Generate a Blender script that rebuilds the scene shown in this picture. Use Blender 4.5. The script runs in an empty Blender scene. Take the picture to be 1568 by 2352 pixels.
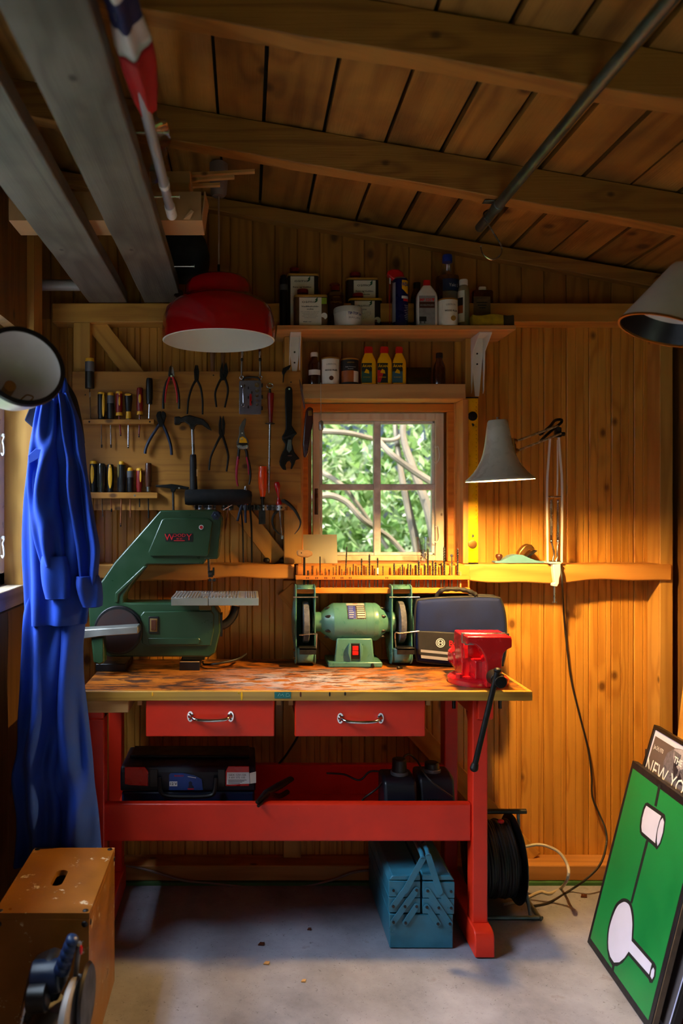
import bpy, bmesh, math, random
from mathutils import Vector, Matrix
random.seed(7)
C = bpy.context.scene.collection
scn = bpy.context.scene
V = Vector
# ---------------------------------------------------------------- camera, light, exposure
F, CX, CY, HC = 1800.0, 565.0, 1168.0, 1.42      # focal length in px, vanishing point of the depth axis, eye height
cam = bpy.data.cameras.new('camera'); camo = bpy.data.objects.new('camera', cam); C.objects.link(camo)
cam.sensor_fit = 'VERTICAL'; cam.sensor_height = 36; cam.sensor_width = 24
cam.lens = F / 2352 * 36
cam.shift_x = (784 - CX) / 2352; cam.shift_y = (CY - 1176) / 2352
cam.clip_start = .05; cam.clip_end = 60
camo.location = (0, 0, HC); camo.rotation_euler = (math.pi / 2, 0, 0)
cam.dof.use_dof = True; cam.dof.focus_distance = 2.62; cam.dof.aperture_fstop = 2.2
scn.camera = camo
scn.view_settings.view_transform = 'Standard'; scn.view_settings.look = 'None'
scn.view_settings.gamma = 1; scn.view_settings.use_curve_mapping = False
scn.view_settings.exposure = -0.55
scn.cycles.max_bounces = 14; scn.cycles.diffuse_bounces = 9; scn.cycles.transparent_max_bounces = 16
w = bpy.data.worlds.new('sky'); scn.world = w; w.use_nodes = True
nt = w.node_tree; bg = nt.nodes['Background']
sk = nt.nodes.new('ShaderNodeTexSky'); sk.sky_type = 'HOSEK_WILKIE'; sk.sun_direction = V((-.3, -.4, .8)).normalized(); sk.turbidity = 6; sk.ground_albedo = .4
nt.links.new(sk.outputs[0], bg.inputs[0]); bg.inputs[1].default_value = 1.7
def light(name, kind, loc, energy, color, size=None, target=None, **kw):
    l = bpy.data.lights.new(name, kind); o = bpy.data.objects.new(name, l); C.objects.link(o)
    o.location = loc; l.energy = energy; l.color = color
    if kind == 'AREA': l.shape = 'RECTANGLE'; l.size, l.size_y = size
    elif size is not None: l.shadow_soft_size = size
    if target is not None: o.rotation_euler = (V(target) - V(loc)).to_track_quat('-Z', 'Y').to_euler()
    for k, v in kw.items(): setattr(l, k, v)
    return o
# sky light falling in through the left window
light('sky_over_window', 'AREA', (-2.8, 1.9, 3.3), 1250, (.66, .80, 1.0), (3.8, 1.3), (-.8, 1.9, 1.58))
light('sky_high_over_window', 'AREA', (-1.85, 1.95, 4.3), 1000, (.66, .80, 1.0), (3.0, 1.0), (-.8, 1.95, 1.58))
light('sky_low_over_window', 'AREA', (-2.8, 1.6, 2.15), 62, (.66, .80, 1.0), (3.8, .8), (-.8, 1.9, 1.7))
# added fill from an assumed, unseen door behind the camera, bounced off the floor
light('door_bounce_fill', 'AREA', (.35, -3.3, 3.5), 720, (1.0, .96, .9), (1.3, 1.0), (.35, -.9, 0))
sun = light('sun', 'SUN', (0, 8, 6), 20.0, (1, .95, .85), None, (1, 9, 0)); sun.data.angle = .03
sun.rotation_euler = (math.radians(38), 0, math.radians(25))

# ---------------------------------------------------------------- helpers
def lin(h):
    h = h.lstrip('#'); r = [int(h[i:i + 2], 16) / 255 for i in (0, 2, 4)]
    return tuple(c / 12.92 if c <= .04045 else ((c + .055) / 1.055) ** 2.4 for c in r) + (1,)
def PX(u, Y): return (u - CX) * Y / F
def PZ(v, Y): return HC - (v - CY) * Y / F
def P(u, v, Y): return V((PX(u, Y), Y, PZ(v, Y)))
def cr(pts, k=4, closed=False):
    pts = [V(p) for p in pts]; n = len(pts); out = []
    rng = range(n if closed else n - 1)
    for i in rng:
        if closed: a, b, c, d = pts[i - 1], pts[i], pts[(i + 1) % n], pts[(i + 2) % n]
        else: a, b, c, d = pts[max(i - 1, 0)], pts[i], pts[i + 1], pts[min(i + 2, n - 1)]
        for j in range(k):
            t = j / k
            out.append(.5 * ((2 * b) + (c - a) * t + (2 * a - 5 * b + 4 * c - d) * t * t + (3 * b - a - 3 * c + d) * t ** 3))
    if not closed: out.append(pts[-1])
    return out
def ring2(cx, cz, r, n=20, a0=0, a1=2 * math.pi):
    return [(cx + r * math.cos(a0 + (a1 - a0) * i / n), cz + r * math.sin(a0 + (a1 - a0) * i / n)) for i in range(n)]
class B:
    def __init__(s): s.bm = bmesh.new(); s.mi = 0
    def m(s, i): s.mi = i; return s
    def _f(s, vs):
        try: f = s.bm.faces.new(vs); f.material_index = s.mi; return f
        except ValueError: return None
    def box(s, x0, x1, y0, y1, z0, z1, M=None):
        c = [(x, y, z) for z in (z0, z1) for y in (y0, y1) for x in (x0, x1)]
        v = [s.bm.verts.new((M @ V(p)) if M else p) for p in c]
        for q in ((0, 2, 3, 1), (4, 5, 7, 6), (0, 1, 5, 4), (2, 6, 7, 3), (0, 4, 6, 2), (1, 3, 7, 5)): s._f([v[i] for i in q])
        return s
    def ext(s, A, Bp):
        a = [s.bm.verts.new(p) for p in A]; b = [s.bm.verts.new(p) for p in Bp]; n = len(a)
        s._f(a); s._f(b[::-1])
        for i in range(n): s._f([a[i], b[i], b[(i + 1) % n], a[(i + 1) % n]])
        return s
    def prism(s, pts, y0, y1): return s.ext([(p[0], y0, p[1]) for p in pts], [(p[0], y1, p[1]) for p in pts])
    def prismx(s, pts, x0, x1): return s.ext([(x0, p[0], p[1]) for p in pts], [(x1, p[0], p[1]) for p in pts])
    def prismz(s, pts, z0, z1): return s.ext([(p[0], p[1], z0) for p in pts], [(p[0], p[1], z1) for p in pts])
    def px(s, pts, Y, t):            # outline measured in photo px at distance Y, real thickness t behind it
        return s.prism([(PX(u, Y), PZ(v, Y)) for u, v in pts], Y, Y + t)
    def loft(s, rings, cap=True, closed=False):
        R = [[s.bm.verts.new(p) for p in r] for r in rings]; n = len(R[0])
        for i in range(len(R) - (0 if closed else 1)):
            a, b = R[i], R[(i + 1) % len(R)]
            for j in range(n): s._f([a[j], a[(j + 1) % n], b[(j + 1) % n], b[j]])
        if cap and not closed: s._f(R[0][::-1]); s._f(R[-1])
        return s
    def _fr(s, d):
        d = V(d).normalized(); a = V((0, 0, 1)) if abs(d.z) < .9 else V((1, 0, 0))
        x = d.cross(a).normalized(); return x, d.cross(x).normalized()
    def cyl(s, p0, p1, r0, r1=None, n=18, cap=True):
        p0, p1 = V(p0), V(p1); r1 = r0 if r1 is None else r1; x, y = s._fr(p1 - p0)
        an = [2 * math.pi * i / n for i in range(n)]
        return s.loft([[p + (x * math.cos(a) + y * math.sin(a)) * r for a in an] for p, r in ((p0, r0), (p1, r1))], cap)
    def lathe(s, prof, base, axis=(0, 0, 1), n=28, sx=1, cap=True, closed=False):
        base = V(base); ax = V(axis).normalized()
        if abs(ax.z) > .999: x, y = V((1, 0, 0)), V((0, 1, 0)) * (1 if ax.z > 0 else -1)
        else: x, y = s._fr(ax)
        an = [2 * math.pi * i / n for i in range(n)]
        return s.loft([[base + ax * h + (x * math.cos(a) * sx + y * math.sin(a)) * max(r, 1e-5) for a in an] for r, h in prof], cap, closed)
    def tube(s, pts, r, n=8, closed=False, flat=1, up=None):
        pts = [V(p) for p in pts]; m = len(pts); rs = r if isinstance(r, (list, tuple)) else [r] * m
        rings = []; x = None
        for i, p in enumerate(pts):
            if closed: d = pts[(i + 1) % m] - pts[i - 1]
            else: d = pts[min(i + 1, m - 1)] - pts[max(i - 1, 0)]
            d.normalize()
            if x is None: x = V(up) if up else s._fr(d)[0]
            x = (x - d * x.dot(d)).normalized(); y = d.cross(x)
            rings.append([p + (x * math.cos(2 * math.pi * j / n) + y * flat * math.sin(2 * math.pi * j / n)) * rs[i] for j in range(n)])
        return s.loft(rings, not closed, closed)
    def ball(s, c, r, n=16, k=10):
        c = V(c); r = V(r) if not isinstance(r, (int, float)) else V((r, r, r))
        return s.loft([[c + V((r.x * math.sin(t) * math.cos(a), r.y * math.sin(t) * math.sin(a), r.z * math.cos(t))) for a in [2 * math.pi * j / n for j in range(n)]]
                       for t in [max(.02, min(math.pi - .02, math.pi * i / k)) for i in range(k + 1)]])
    def rbox(s, x0, x1, y0, y1, z0, z1, r, k=4, ry=0):      # box with rounded outline in x-z (rounding also towards y faces through a bevel)
        o = []
        for cx, cz, a in ((x1 - r, z1 - r, 0), (x0 + r, z1 - r, 90), (x0 + r, z0 + r, 180), (x1 - r, z0 + r, 270)):
            for i in range(k + 1): t = math.radians(a + 90 * i / k); o.append((cx + r * math.cos(t), cz + r * math.sin(t)))
        return s.prism(o, y0, y1)
    def rboxz(s, x0, x1, y0, y1, z0, z1, r, k=4):
        o = []
        for cx, cz, a in ((x1 - r, y1 - r, 0), (x0 + r, y1 - r, 90), (x0 + r, y0 + r, 180), (x1 - r, y0 + r, 270)):
            for i in range(k + 1): t = math.radians(a + 90 * i / k); o.append((cx + r * math.cos(t), cz + r * math.sin(t)))
        return s.prismz(o, z0, z1)
    def arc(s, cx, cy, R, z0, z1, a0, a1, n=14):             # a curved label on an upright can, angle 0 faces the room
        for i in range(n):
            q = [math.radians(a0 + (a1 - a0) * j / n) for j in (i, i + 1)]
            s._f([s.bm.verts.new((cx + R * math.sin(a), cy - R * math.cos(a), z)) for a, z in ((q[0], z0), (q[1], z0), (q[1], z1), (q[0], z1))])
        return s
    def txt(s, body, c, h, xd=(1, 0, 0), zd=(0, 0, 1), align='CENTER', sx=1.0, wrap=None, bold=0, off=.0007, width=None):
        cu = bpy.data.curves.new('t', 'FONT'); cu.body = body; cu.align_x = align; cu.align_y = 'CENTER'; cu.offset = bold; cu.resolution_u = 2
        o = bpy.data.objects.new('t', cu); C.objects.link(o); bpy.context.view_layer.update()
        me = bpy.data.meshes.new_from_object(o.evaluated_get(bpy.context.evaluated_depsgraph_get()))
        C.objects.unlink(o); bpy.data.objects.remove(o); bpy.data.curves.remove(cu)
        xd, zd, c = V(xd).normalized(), V(zd).normalized(), V(c); nn = xd.cross(zd)
        k = h / .7
        if width and len(me.vertices): 
            xs = [v.co.x for v in me.vertices]; sx = width / max(1e-6, (max(xs) - min(xs)) * k)
        vs = []
        for v in me.vertices:
            x, z = v.co.x * k * sx, v.co.y * k
            if wrap: cx, cy, R = wrap; a = (c.x - cx) / R + x / R; p = V((cx + (R + off) * math.sin(a), cy - (R + off) * math.cos(a), c.z + z))
            else: p = c + xd * x + zd * z + nn * off
            vs.append(s.bm.verts.new(p))
        for f in me.polygons: s._f([vs[i] for i in f.vertices])
        bpy.data.meshes.remove(me); return s
WL = {}
def obj(name, b, mats, parent=None, bev=0, smooth=35, seg=2, rot=None, loc=None, flip=True):
    bm = b.bm
    if flip: bmesh.ops.recalc_face_normals(bm, faces=bm.faces)
    org = V(WL.get(parent.name, (0, 0, 0))) if parent else V((0, 0, 0))
    me = bpy.data.meshes.new(name)
    if not parent and loc is None and len(bm.verts):       # a top-level mesh gets its origin at the middle of its base
        xs = [v.co for v in bm.verts]
        org = V(((min(p.x for p in xs) + max(p.x for p in xs)) / 2, (min(p.y for p in xs) + max(p.y for p in xs)) / 2, min(p.z for p in xs)))
    if loc is None: bmesh.ops.translate(bm, verts=bm.verts, vec=-org)
    bm.to_mesh(me); bm.free()
    for m in (mats if isinstance(mats, (list, tuple)) else [mats]): me.materials.append(m)
    if smooth:
        for p in me.polygons: p.use_smooth = True
        me.set_sharp_from_angle(angle=math.radians(smooth))
    o = bpy.data.objects.new(name, me); C.objects.link(o)
    if parent: o.parent = parent; WL[o.name] = org if loc is None else V(loc)
    else: o.location = org; WL[o.name] = org.copy()
    if loc is not None: o.location = loc; WL[o.name] = V(loc)
    if rot: o.rotation_euler = rot
    if bev:
        md = o.modifiers.new('Bevel', 'BEVEL'); md.width = bev; md.segments = seg; md.limit_method = 'ANGLE'; md.angle_limit = math.radians(40)
    return o
def tag(o, label=None, cat=None, group=None, kind=None):
    if label: o['label'] = label
    if cat: o['category'] = cat
    if group: o['group'] = group
    if kind: o['kind'] = kind
    return o
def thing(name, label, cat, loc, group=None):
    o = bpy.data.objects.new(name, None); C.objects.link(o); o.empty_display_size = .05
    o.location = loc; WL[o.name] = V(loc); return tag(o, label, cat, group)
def struct(name, b, m, **k): return tag(obj(name, b, m, **k), kind='structure')

# ---------------------------------------------------------------- materials
def newmat(name):
    m = bpy.data.materials.new(name); m.use_nodes = True; t = m.node_tree
    return m, t, t.nodes['Principled BSDF'], (lambda k, **kw: _nd(t, k, kw)), (lambda a, b: t.links.new(a, b))
def _nd(t, k, kw):
    n = t.nodes.new('ShaderNode' + k)
    for a, v in kw.items():
        if a.startswith('i_'): n.inputs[int(a[2:])].default_value = v
        else: setattr(n, a, v)
    return n
def mth(nd, lk, op, a, b=None, clamp=False):
    n = nd('Math', operation=op, use_clamp=clamp)
    for i, x in enumerate((a, b)):
        if x is None: continue
        if isinstance(x, (int, float)): n.inputs[i].default_value = x
        else: lk(x, n.inputs[i])
    return n.outputs[0]
def mixc(nd, lk, fac, a, b, bt='MIX'):
    n = nd('Mix', data_type='RGBA', blend_type=bt)
    for i, x in ((0, fac), (6, a), (7, b)):
        if isinstance(x, (int, float, tuple)): n.inputs[i].default_value = x
        else: lk(x, n.inputs[i])
    return n.outputs[2]
def ramp(nd, lk, x, stops):
    n = nd('ValToRGB'); lk(x, n.inputs[0]); e = n.color_ramp.elements
    while len(e) < len(stops): e.new(.5)
    for q, (p, c) in zip(e, stops): q.position = p; q.color = c if isinstance(c, tuple) else (c, c, c, 1)
    return n.outputs[0]
def pbr(name, col, rough=.5, metal=0, var=.12, scale=25, bump=0, bscale=200, coat=0, spots=None, spec=.5, trans=0, alpha=1, wear=None):
    m, t, p, nd, lk = newmat(name); col = lin(col) if isinstance(col, str) else col
    p.inputs['Roughness'].default_value = rough; p.inputs['Metallic'].default_value = metal
    p.inputs['Coat Weight'].default_value = coat; p.inputs['Specular IOR Level'].default_value = spec
    p.inputs['Transmission Weight'].default_value = trans; p.inputs['Alpha'].default_value = alpha
    p.inputs['Base Color'].default_value = col
    tc = nd('TexCoord')
    if var:
        n = nd('TexNoise'); n.inputs['Scale'].default_value = scale; n.inputs['Detail'].default_value = 4; lk(tc.outputs['Object'], n.inputs['Vector'])
        f = ramp(nd, lk, n.outputs[0], [(.35, 1 - var), (.65, 1 + var * .5)])
        c = mixc(nd, lk, 1.0, col, f, 'MULTIPLY')
        if wear:                         # (colour, amount, scale): chips and scratches of a second colour
            wn = nd('TexNoise'); wn.inputs['Scale'].default_value = wear[2]; wn.inputs['Detail'].default_value = 8; wn.inputs['Roughness'].default_value = .7; lk(tc.outputs['Object'], wn.inputs['Vector'])
            k = ramp(nd, lk, wn.outputs[0], [(wear[1], 0.0), (wear[1] + .04, 1.0)])
            c = mixc(nd, lk, k, c, lin(wear[0]))
        lk(c, p.inputs['Base Color'])
        r = ramp(nd, lk, n.outputs[0], [(.3, max(rough - .08, .02)), (.7, min(rough + .1, 1))]); lk(r, p.inputs['Roughness'])
    if bump:
        n = nd('TexNoise'); n.inputs['Scale'].default_value = bscale; n.inputs['Detail'].default_value = 3; lk(tc.outputs['Object'], n.inputs['Vector'])
        b = nd('Bump'); b.inputs['Strength'].default_value = bump; b.inputs['Distance'].default_value = .002; lk(n.outputs[0], b.inputs['Height']); lk(b.outputs[0], p.inputs['Normal'])
    return m
def wood(name, light_c, dark_c, axis='Z', rings=1.0, knots=.035, kscale=4.5, rough=.5, ivar=.22, spec=.4, stain=0, coat=0, bump=.25, rough_sawn=0):
    m, t, p, nd, lk = newmat(name); lc, dc = lin(light_c), lin(dark_c)
    tc = nd('TexCoord'); g = nd('NewGeometry'); sp = nd('SeparateXYZ'); lk(tc.outputs['Object'], sp.inputs[0])
    o = {'X': 0, 'Y': 1, 'Z': 2}[axis]; al = sp.outputs[o]; a, b = [sp.outputs[i] for i in range(3) if i != o]
    ri = g.outputs['Random Per Island']
    ac = mth(nd, lk, 'ADD', a, b)
    al2 = mth(nd, lk, 'ADD', al, mth(nd, lk, 'MULTIPLY', ri, 37.0)); ac2 = mth(nd, lk, 'ADD', ac, mth(nd, lk, 'MULTIPLY', ri, 11.0))
    # knots: sparse round marks along the board
    kv = nd('CombineXYZ'); lk(mth(nd, lk, 'MULTIPLY', ac2, kscale * 1.5), kv.inputs[0]); lk(mth(nd, lk, 'MULTIPLY', al2, kscale), kv.inputs[1])
    vo = nd('TexVoronoi', voronoi_dimensions='2D'); vo.inputs['Scale'].default_value = 1; lk(kv.outputs[0], vo.inputs['Vector'])
    kc = nd('SeparateColor'); lk(vo.outputs['Color'], kc.inputs[0])
    kd = mth(nd, lk, 'ADD', vo.outputs['Distance'], mth(nd, lk, 'MULTIPLY', mth(nd, lk, 'GREATER_THAN', kc.outputs[0], .55), .5))
    kd = mth(nd, lk, 'ADD', kd, mth(nd, lk, 'MULTIPLY', kc.outputs[1], knots * .7))
    near = ramp(nd, lk, kd, [(0.0, 1.0), (.34, 0.0)])
    # growth rings
    gv = nd('CombineXYZ'); lk(mth(nd, lk, 'MULTIPLY', ac2, 9.0 * rings), gv.inputs[0]); lk(mth(nd, lk, 'MULTIPLY', al2, .55), gv.inputs[1]); lk(mth(nd, lk, 'MULTIPLY', ri, 9.0), gv.inputs[2])
    n1 = nd('TexNoise'); n1.inputs['Scale'].default_value = 1; n1.inputs['Detail'].default_value = 2.5; n1.inputs['Roughness'].default_value = .45; lk(gv.outputs[0], n1.inputs['Vector'])
    ph = mth(nd, lk, 'ADD', mth(nd, lk, 'MULTIPLY', n1.outputs[0], 46.0), mth(nd, lk, 'MULTIPLY', near, 5.0))
    rg = mth(nd, lk, 'POWER', mth(nd, lk, 'ADD', mth(nd, lk, 'MULTIPLY', mth(nd, lk, 'SINE', ph), .5), .5), 2.0)
    fv = nd('CombineXYZ'); lk(mth(nd, lk, 'MULTIPLY', ac2, 260.0), fv.inputs[0]); lk(mth(nd, lk, 'MULTIPLY', al2, 6.0), fv.inputs[1])
    n2 = nd('TexNoise'); n2.inputs['Scale'].default_value = 1; n2.inputs['Detail'].default_value = 2; lk(fv.outputs[0], n2.inputs['Vector'])
    bl = nd('TexNoise'); bl.inputs['Scale'].default_value = 5; bl.inputs['Detail'].default_value = 3; lk(tc.outputs['Object'], bl.inputs['Vector'])
    f = mth(nd, lk, 'ADD', mth(nd, lk, 'MULTIPLY', rg, .62), mth(nd, lk, 'MULTIPLY', n2.outputs[0], .38))
    f = mth(nd, lk, 'ADD', f, mth(nd, lk, 'MULTIPLY', mth(nd, lk, 'SUBTRACT', bl.outputs[0], .5), .7))
    c = mixc(nd, lk, mth(nd, lk, 'MULTIPLY', f, .75, True), lc, dc)
    vv = mth(nd, lk, 'ADD', mth(nd, lk, 'MULTIPLY', ri, ivar * 2), 1 - ivar)
    vc = nd('CombineColor'); [lk(vv, vc.inputs[i]) for i in range(3)]
    c = mixc(nd, lk, 1.0, c, vc.outputs[0], 'MULTIPLY')
    if stain:
        sn = nd('TexNoise'); sn.inputs['Scale'].default_value = 4; sn.inputs['Detail'].default_value = 6; lk(tc.outputs['Object'], sn.inputs['Vector'])
        c = mixc(nd, lk, mth(nd, lk, 'MULTIPLY', ramp(nd, lk, sn.outputs[0], [(.45, 0.0), (.7, 1.0)]), stain), c, (.02, .012, .008, 1))
    if knots:
        k = ramp(nd, lk, kd, [(knots, 1.0), (knots * 2.2, 0.0)])
        c = mixc(nd, lk, mth(nd, lk, 'MULTIPLY', k, .82), c, (dc[0] * .22, dc[1] * .16, dc[2] * .15, 1))
    lk(c, p.inputs['Base Color']); p.inputs['Roughness'].default_value = rough; p.inputs['Specular IOR Level'].default_value = spec; p.inputs['Coat Weight'].default_value = coat
    bp = nd('Bump'); bp.inputs['Strength'].default_value = bump; bp.inputs['Distance'].default_value = .0015 + .003 * rough_sawn; lk(n2.outputs[0], bp.inputs['Height']); lk(bp.outputs[0], p.inputs['Normal'])
    return m
M = {}
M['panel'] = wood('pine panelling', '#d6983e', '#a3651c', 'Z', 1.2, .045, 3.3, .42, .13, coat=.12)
M['panelup'] = wood('dimmed plain boards', '#ab7430', '#7a4917', 'Z', 1.1, .05, 3.3, .5, .14)  # plain upper boards, colour darkened to stand in for the dim upper wall
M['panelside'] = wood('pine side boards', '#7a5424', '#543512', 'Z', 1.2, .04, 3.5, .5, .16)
M['frameX'] = wood('pine frame timber lying', '#cb933f', '#97611f', 'X', .8, .03, 3, .55, .1)
M['frameZ'] = wood('pine frame timber standing', '#cf9a48', '#9f6a28', 'Z', .8, .03, 3, .55, .1)
M['board'] = wood('glued pine tool board', '#b3782d', '#86521a', 'X', 1.5, .035, 4, .45, .12)
M['roofY'] = wood('old roof boards', '#a87a36', '#6a4418', 'Y', .7, .05, 3.2, .65, .25, stain=.45, rough_sawn=1)
M['rafter'] = wood('rough sawn rafter', '#ab7733', '#744a1c', 'X', 1.0, .03, 3, .65, .12, rough_sawn=1)
M['plankY'] = wood('grey weathered plank', '#6e675d', '#474038', 'Y', .9, .022, 2.6, .6, .08, stain=.45, rough_sawn=1)
M['honeyX'] = wood('honey varnished wood', '#d98a35', '#b2601c', 'X', 1.4, .02, 4, .5, .08, coat=0, spec=.3)
M['trimZ'] = wood('window jamb wood', '#d8924a', '#aa642b', 'Z', 1, .03, 3, .45, .1)
M['drawerwood'] = wood('plain pine', '#c99a60', '#a2713c', 'X', 1, .03, 4, .55, .1)
M['handlewood'] = wood('turned handle wood', '#8a5a34', '#5a361d', 'Z', 2, 0, 4, .4, .1)
M['red'] = pbr('red bench paint', '#d92a10', .38, var=.1, scale=9, bump=.08, bscale=60, wear=('#d98a78', .69, 45))
M['redgloss'] = pbr('red enamel', '#a80510', .12, var=.03, coat=.6)
M['visered'] = pbr('red vise enamel', '#c4121c', .22, var=.1, scale=30, coat=.4, bump=.15, bscale=90, wear=('#3a1a12', .70, 70))
M['white'] = pbr('white enamel', '#e6e2da', .35, var=.05)
M['cream'] = pbr('cream lamp enamel', '#c9c3b4', .35, var=.05)
M['greylamp'] = pbr('grey lamp enamel', '#c6beac', .28, var=.05, coat=.3)
M['black'] = pbr('black plastic', '#0b0b0d', .4, var=.1)
M['rubber'] = pbr('black rubber', '#0d0d0f', .65, var=.1)
M['steel'] = pbr('bright steel', '#b8b8ba', .25, 1, var=.1)
M['chrome'] = pbr('chrome', '#d8d8da', .1, 1, var=.03)
M['darksteel'] = pbr('dark steel', '#3b3a3a', .42, .9, var=.3, scale=60)
M['blacksteel'] = pbr('blackened steel', '#1a1918', .45, .6, var=.3, scale=60)
M['galv'] = pbr('galvanised steel', '#6f7d80', .38, .85, var=.25, scale=18)
M['alu'] = pbr('cast aluminium', '#b9bcbd', .38, .8, var=.08)
M['brass'] = pbr('worn brass', '#a87a3f', .35, .9, var=.2)
M['copper'] = pbr('copper', '#b06d4a', .35, .9, var=.2)
M['green'] = pbr('green machine enamel', '#213d24', .34, var=.08, scale=14, coat=.25, bump=.05, bscale=300)
M['hammergreen'] = pbr('hammered green enamel', '#4a7a70', .32, var=.1, scale=40, coat=.2, bump=.12, bscale=260)  # the grinder's own enamel colour
M['bluebox'] = pbr('blue toolbox enamel', '#2a6b82', .35, var=.18, scale=16, bump=.05, wear=('#3c3128', .70, 40))
M['planeblue'] = pbr('blue plane enamel', '#5c8fa0', .35, var=.1)
M['navy'] = pbr('navy plastic', '#0a1f3d', .4, var=.1)
M['bosch'] = pbr('tool case blue', '#0d2c55', .4, var=.08)
M['yellow'] = pbr('yellow enamel', '#f0b400', .3, var=.05)
M['yellowp'] = pbr('yellow plastic', '#e0a41c', .4, var=.08)
M['redp'] = pbr('red plastic', '#c01212', .3, var=.06)
M['darkred'] = pbr('dark red plastic', '#7a1210', .35, var=.08)
M['orange'] = pbr('orange translucent plastic', '#e4450a', .18, var=.05, coat=.5)
M['greyp'] = pbr('grey plastic', '#56565a', .45, var=.08)
M['brown'] = pbr('brown bakelite', '#4a2415', .3, var=.1)
M['paper'] = pbr('paper label', '#f0eadc', .6, var=.04)
M['ink'] = pbr('black print', '#141414', .6, var=0)
M['redink'] = pbr('red print', '#c8141e', .5, var=0)
M['blueink'] = pbr('blue print', '#1a2f86', .5, var=0)
M['greenink'] = pbr('green print', '#0f5a38', .5, var=0)
M['whiteink'] = pbr('white print', '#e8e8e8', .5, var=0)
M['greyink'] = pbr('grey print', '#77736e', .6, var=0)
M['goldlid'] = pbr('gold tin', '#c79a45', .35, .6, var=.08)
M['silver'] = pbr('silver reflective tape', '#a9a9b0', .4, .3, var=.06)
M['card'] = pbr('corrugated cardboard', '#a67c50', .8, var=.1, scale=12)
M['amber'] = pbr('amber bottle', '#3a1a0a', .12, var=.05, coat=.4)
M['leather'] = pbr('dark red leather', '#3a0f10', .3, var=.2, coat=.3)
M['cordw'] = pbr('white cable', '#b9aa90', .5, var=.05)
M['cordb'] = pbr('dark cable', '#1c1712', .5, var=.05)
M['sponge'] = pbr('yellow sponge', '#b89a18', .9, var=.25, scale=40, bump=.5, bscale=120)
M['nylon'] = pbr('blue grey nylon', '#101c44', .8, var=.3, scale=12, bump=.15, bscale=300, spec=.2)
M['cloth'] = pbr('blue work cloth', '#06389e', .85, var=.14, scale=16, bump=.25, bscale=500)
M['navycloth'] = pbr('navy work cloth', '#0c1230', .85, var=.15, scale=16, bump=.25, bscale=500)
M['blackcloth'] = pbr('black cloth', '#08080a', .85, var=.15, bump=.2, bscale=400)
def glassmat(name, col, rough=.02):
    m, t, p, nd, lk = newmat(name); p.inputs['Base Color'].default_value = col; p.inputs['Roughness'].default_value = rough
    p.inputs['Transmission Weight'].default_value = 1; p.inputs['IOR'].default_value = 1.3; return m
def thinglass(name, tint, gloss=.08):
    m, t, p, nd, lk = newmat(name); tr = nd('BsdfTransparent'); tr.inputs[0].default_value = tint
    gl = nd('BsdfGlossy'); gl.inputs['Roughness'].default_value = .03; mx = nd('MixShader'); mx.inputs[0].default_value = gloss
    lk(tr.outputs[0], mx.inputs[1]); lk(gl.outputs[0], mx.inputs[2]); lk(mx.outputs[0], t.nodes['Material Output'].inputs[0]); return m
M['pane'] = thinglass('window glass', (.97, .98, .97, 1), .05)
M['clear'] = thinglass('clear glass', (.98, .985, .98, 1), .14)
M['clearp'] = thinglass('smoky clear plastic', (.88, .88, .9, 1), .1)
M['film'] = thinglass('thin plastic film', (.75, .73, .72, 1), .18)
M['oil'] = pbr('dark oil', '#2a0c06', .15, var=.05)
M['palebottle'] = pbr('frosted bottle', '#8d8468', .35, var=.05)
def floormat():
    m, t, p, nd, lk = newmat('concrete floor'); tc = nd('TexCoord')
    a = nd('TexNoise'); a.inputs['Scale'].default_value = 3.5; a.inputs['Detail'].default_value = 8; a.inputs['Roughness'].default_value = .65; lk(tc.outputs['Object'], a.inputs['Vector'])
    b = nd('TexNoise'); b.inputs['Scale'].default_value = 120; b.inputs['Detail'].default_value = 3; b.inputs['Distortion'].default_value = 1.5; lk(tc.outputs['Object'], b.inputs['Vector'])
    c = ramp(nd, lk, a.outputs[0], [(.3, lin('#67666f')), (.55, lin('#8b8b97')), (.75, lin('#a09fab'))])
    c = mixc(nd, lk, ramp(nd, lk, b.outputs[0], [(.64, 0.0), (.72, .7)]), c, lin('#3d3936'))
    s = nd('TexNoise'); s.inputs['Scale'].default_value = 14; s.inputs['Detail'].default_value = 6; lk(tc.outputs['Object'], s.inputs['Vector'])
    c = mixc(nd, lk, ramp(nd, lk, s.outputs[0], [(.68, 0.0), (.76, .5)]), c, lin('#5a4a3a'))
    lk(c, p.inputs['Base Color']); p.inputs['Roughness'].default_value = .55
    bp = nd('Bump'); bp.inputs['Strength'].default_value = .35; bp.inputs['Distance'].default_value = .003
    lk(mth(nd, lk, 'ADD', a.outputs[0], mth(nd, lk, 'MULTIPLY', b.outputs[0], .3)), bp.inputs['Height']); lk(bp.outputs[0], p.inputs['Normal'])
    return m
M['floor'] = floormat()
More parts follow.
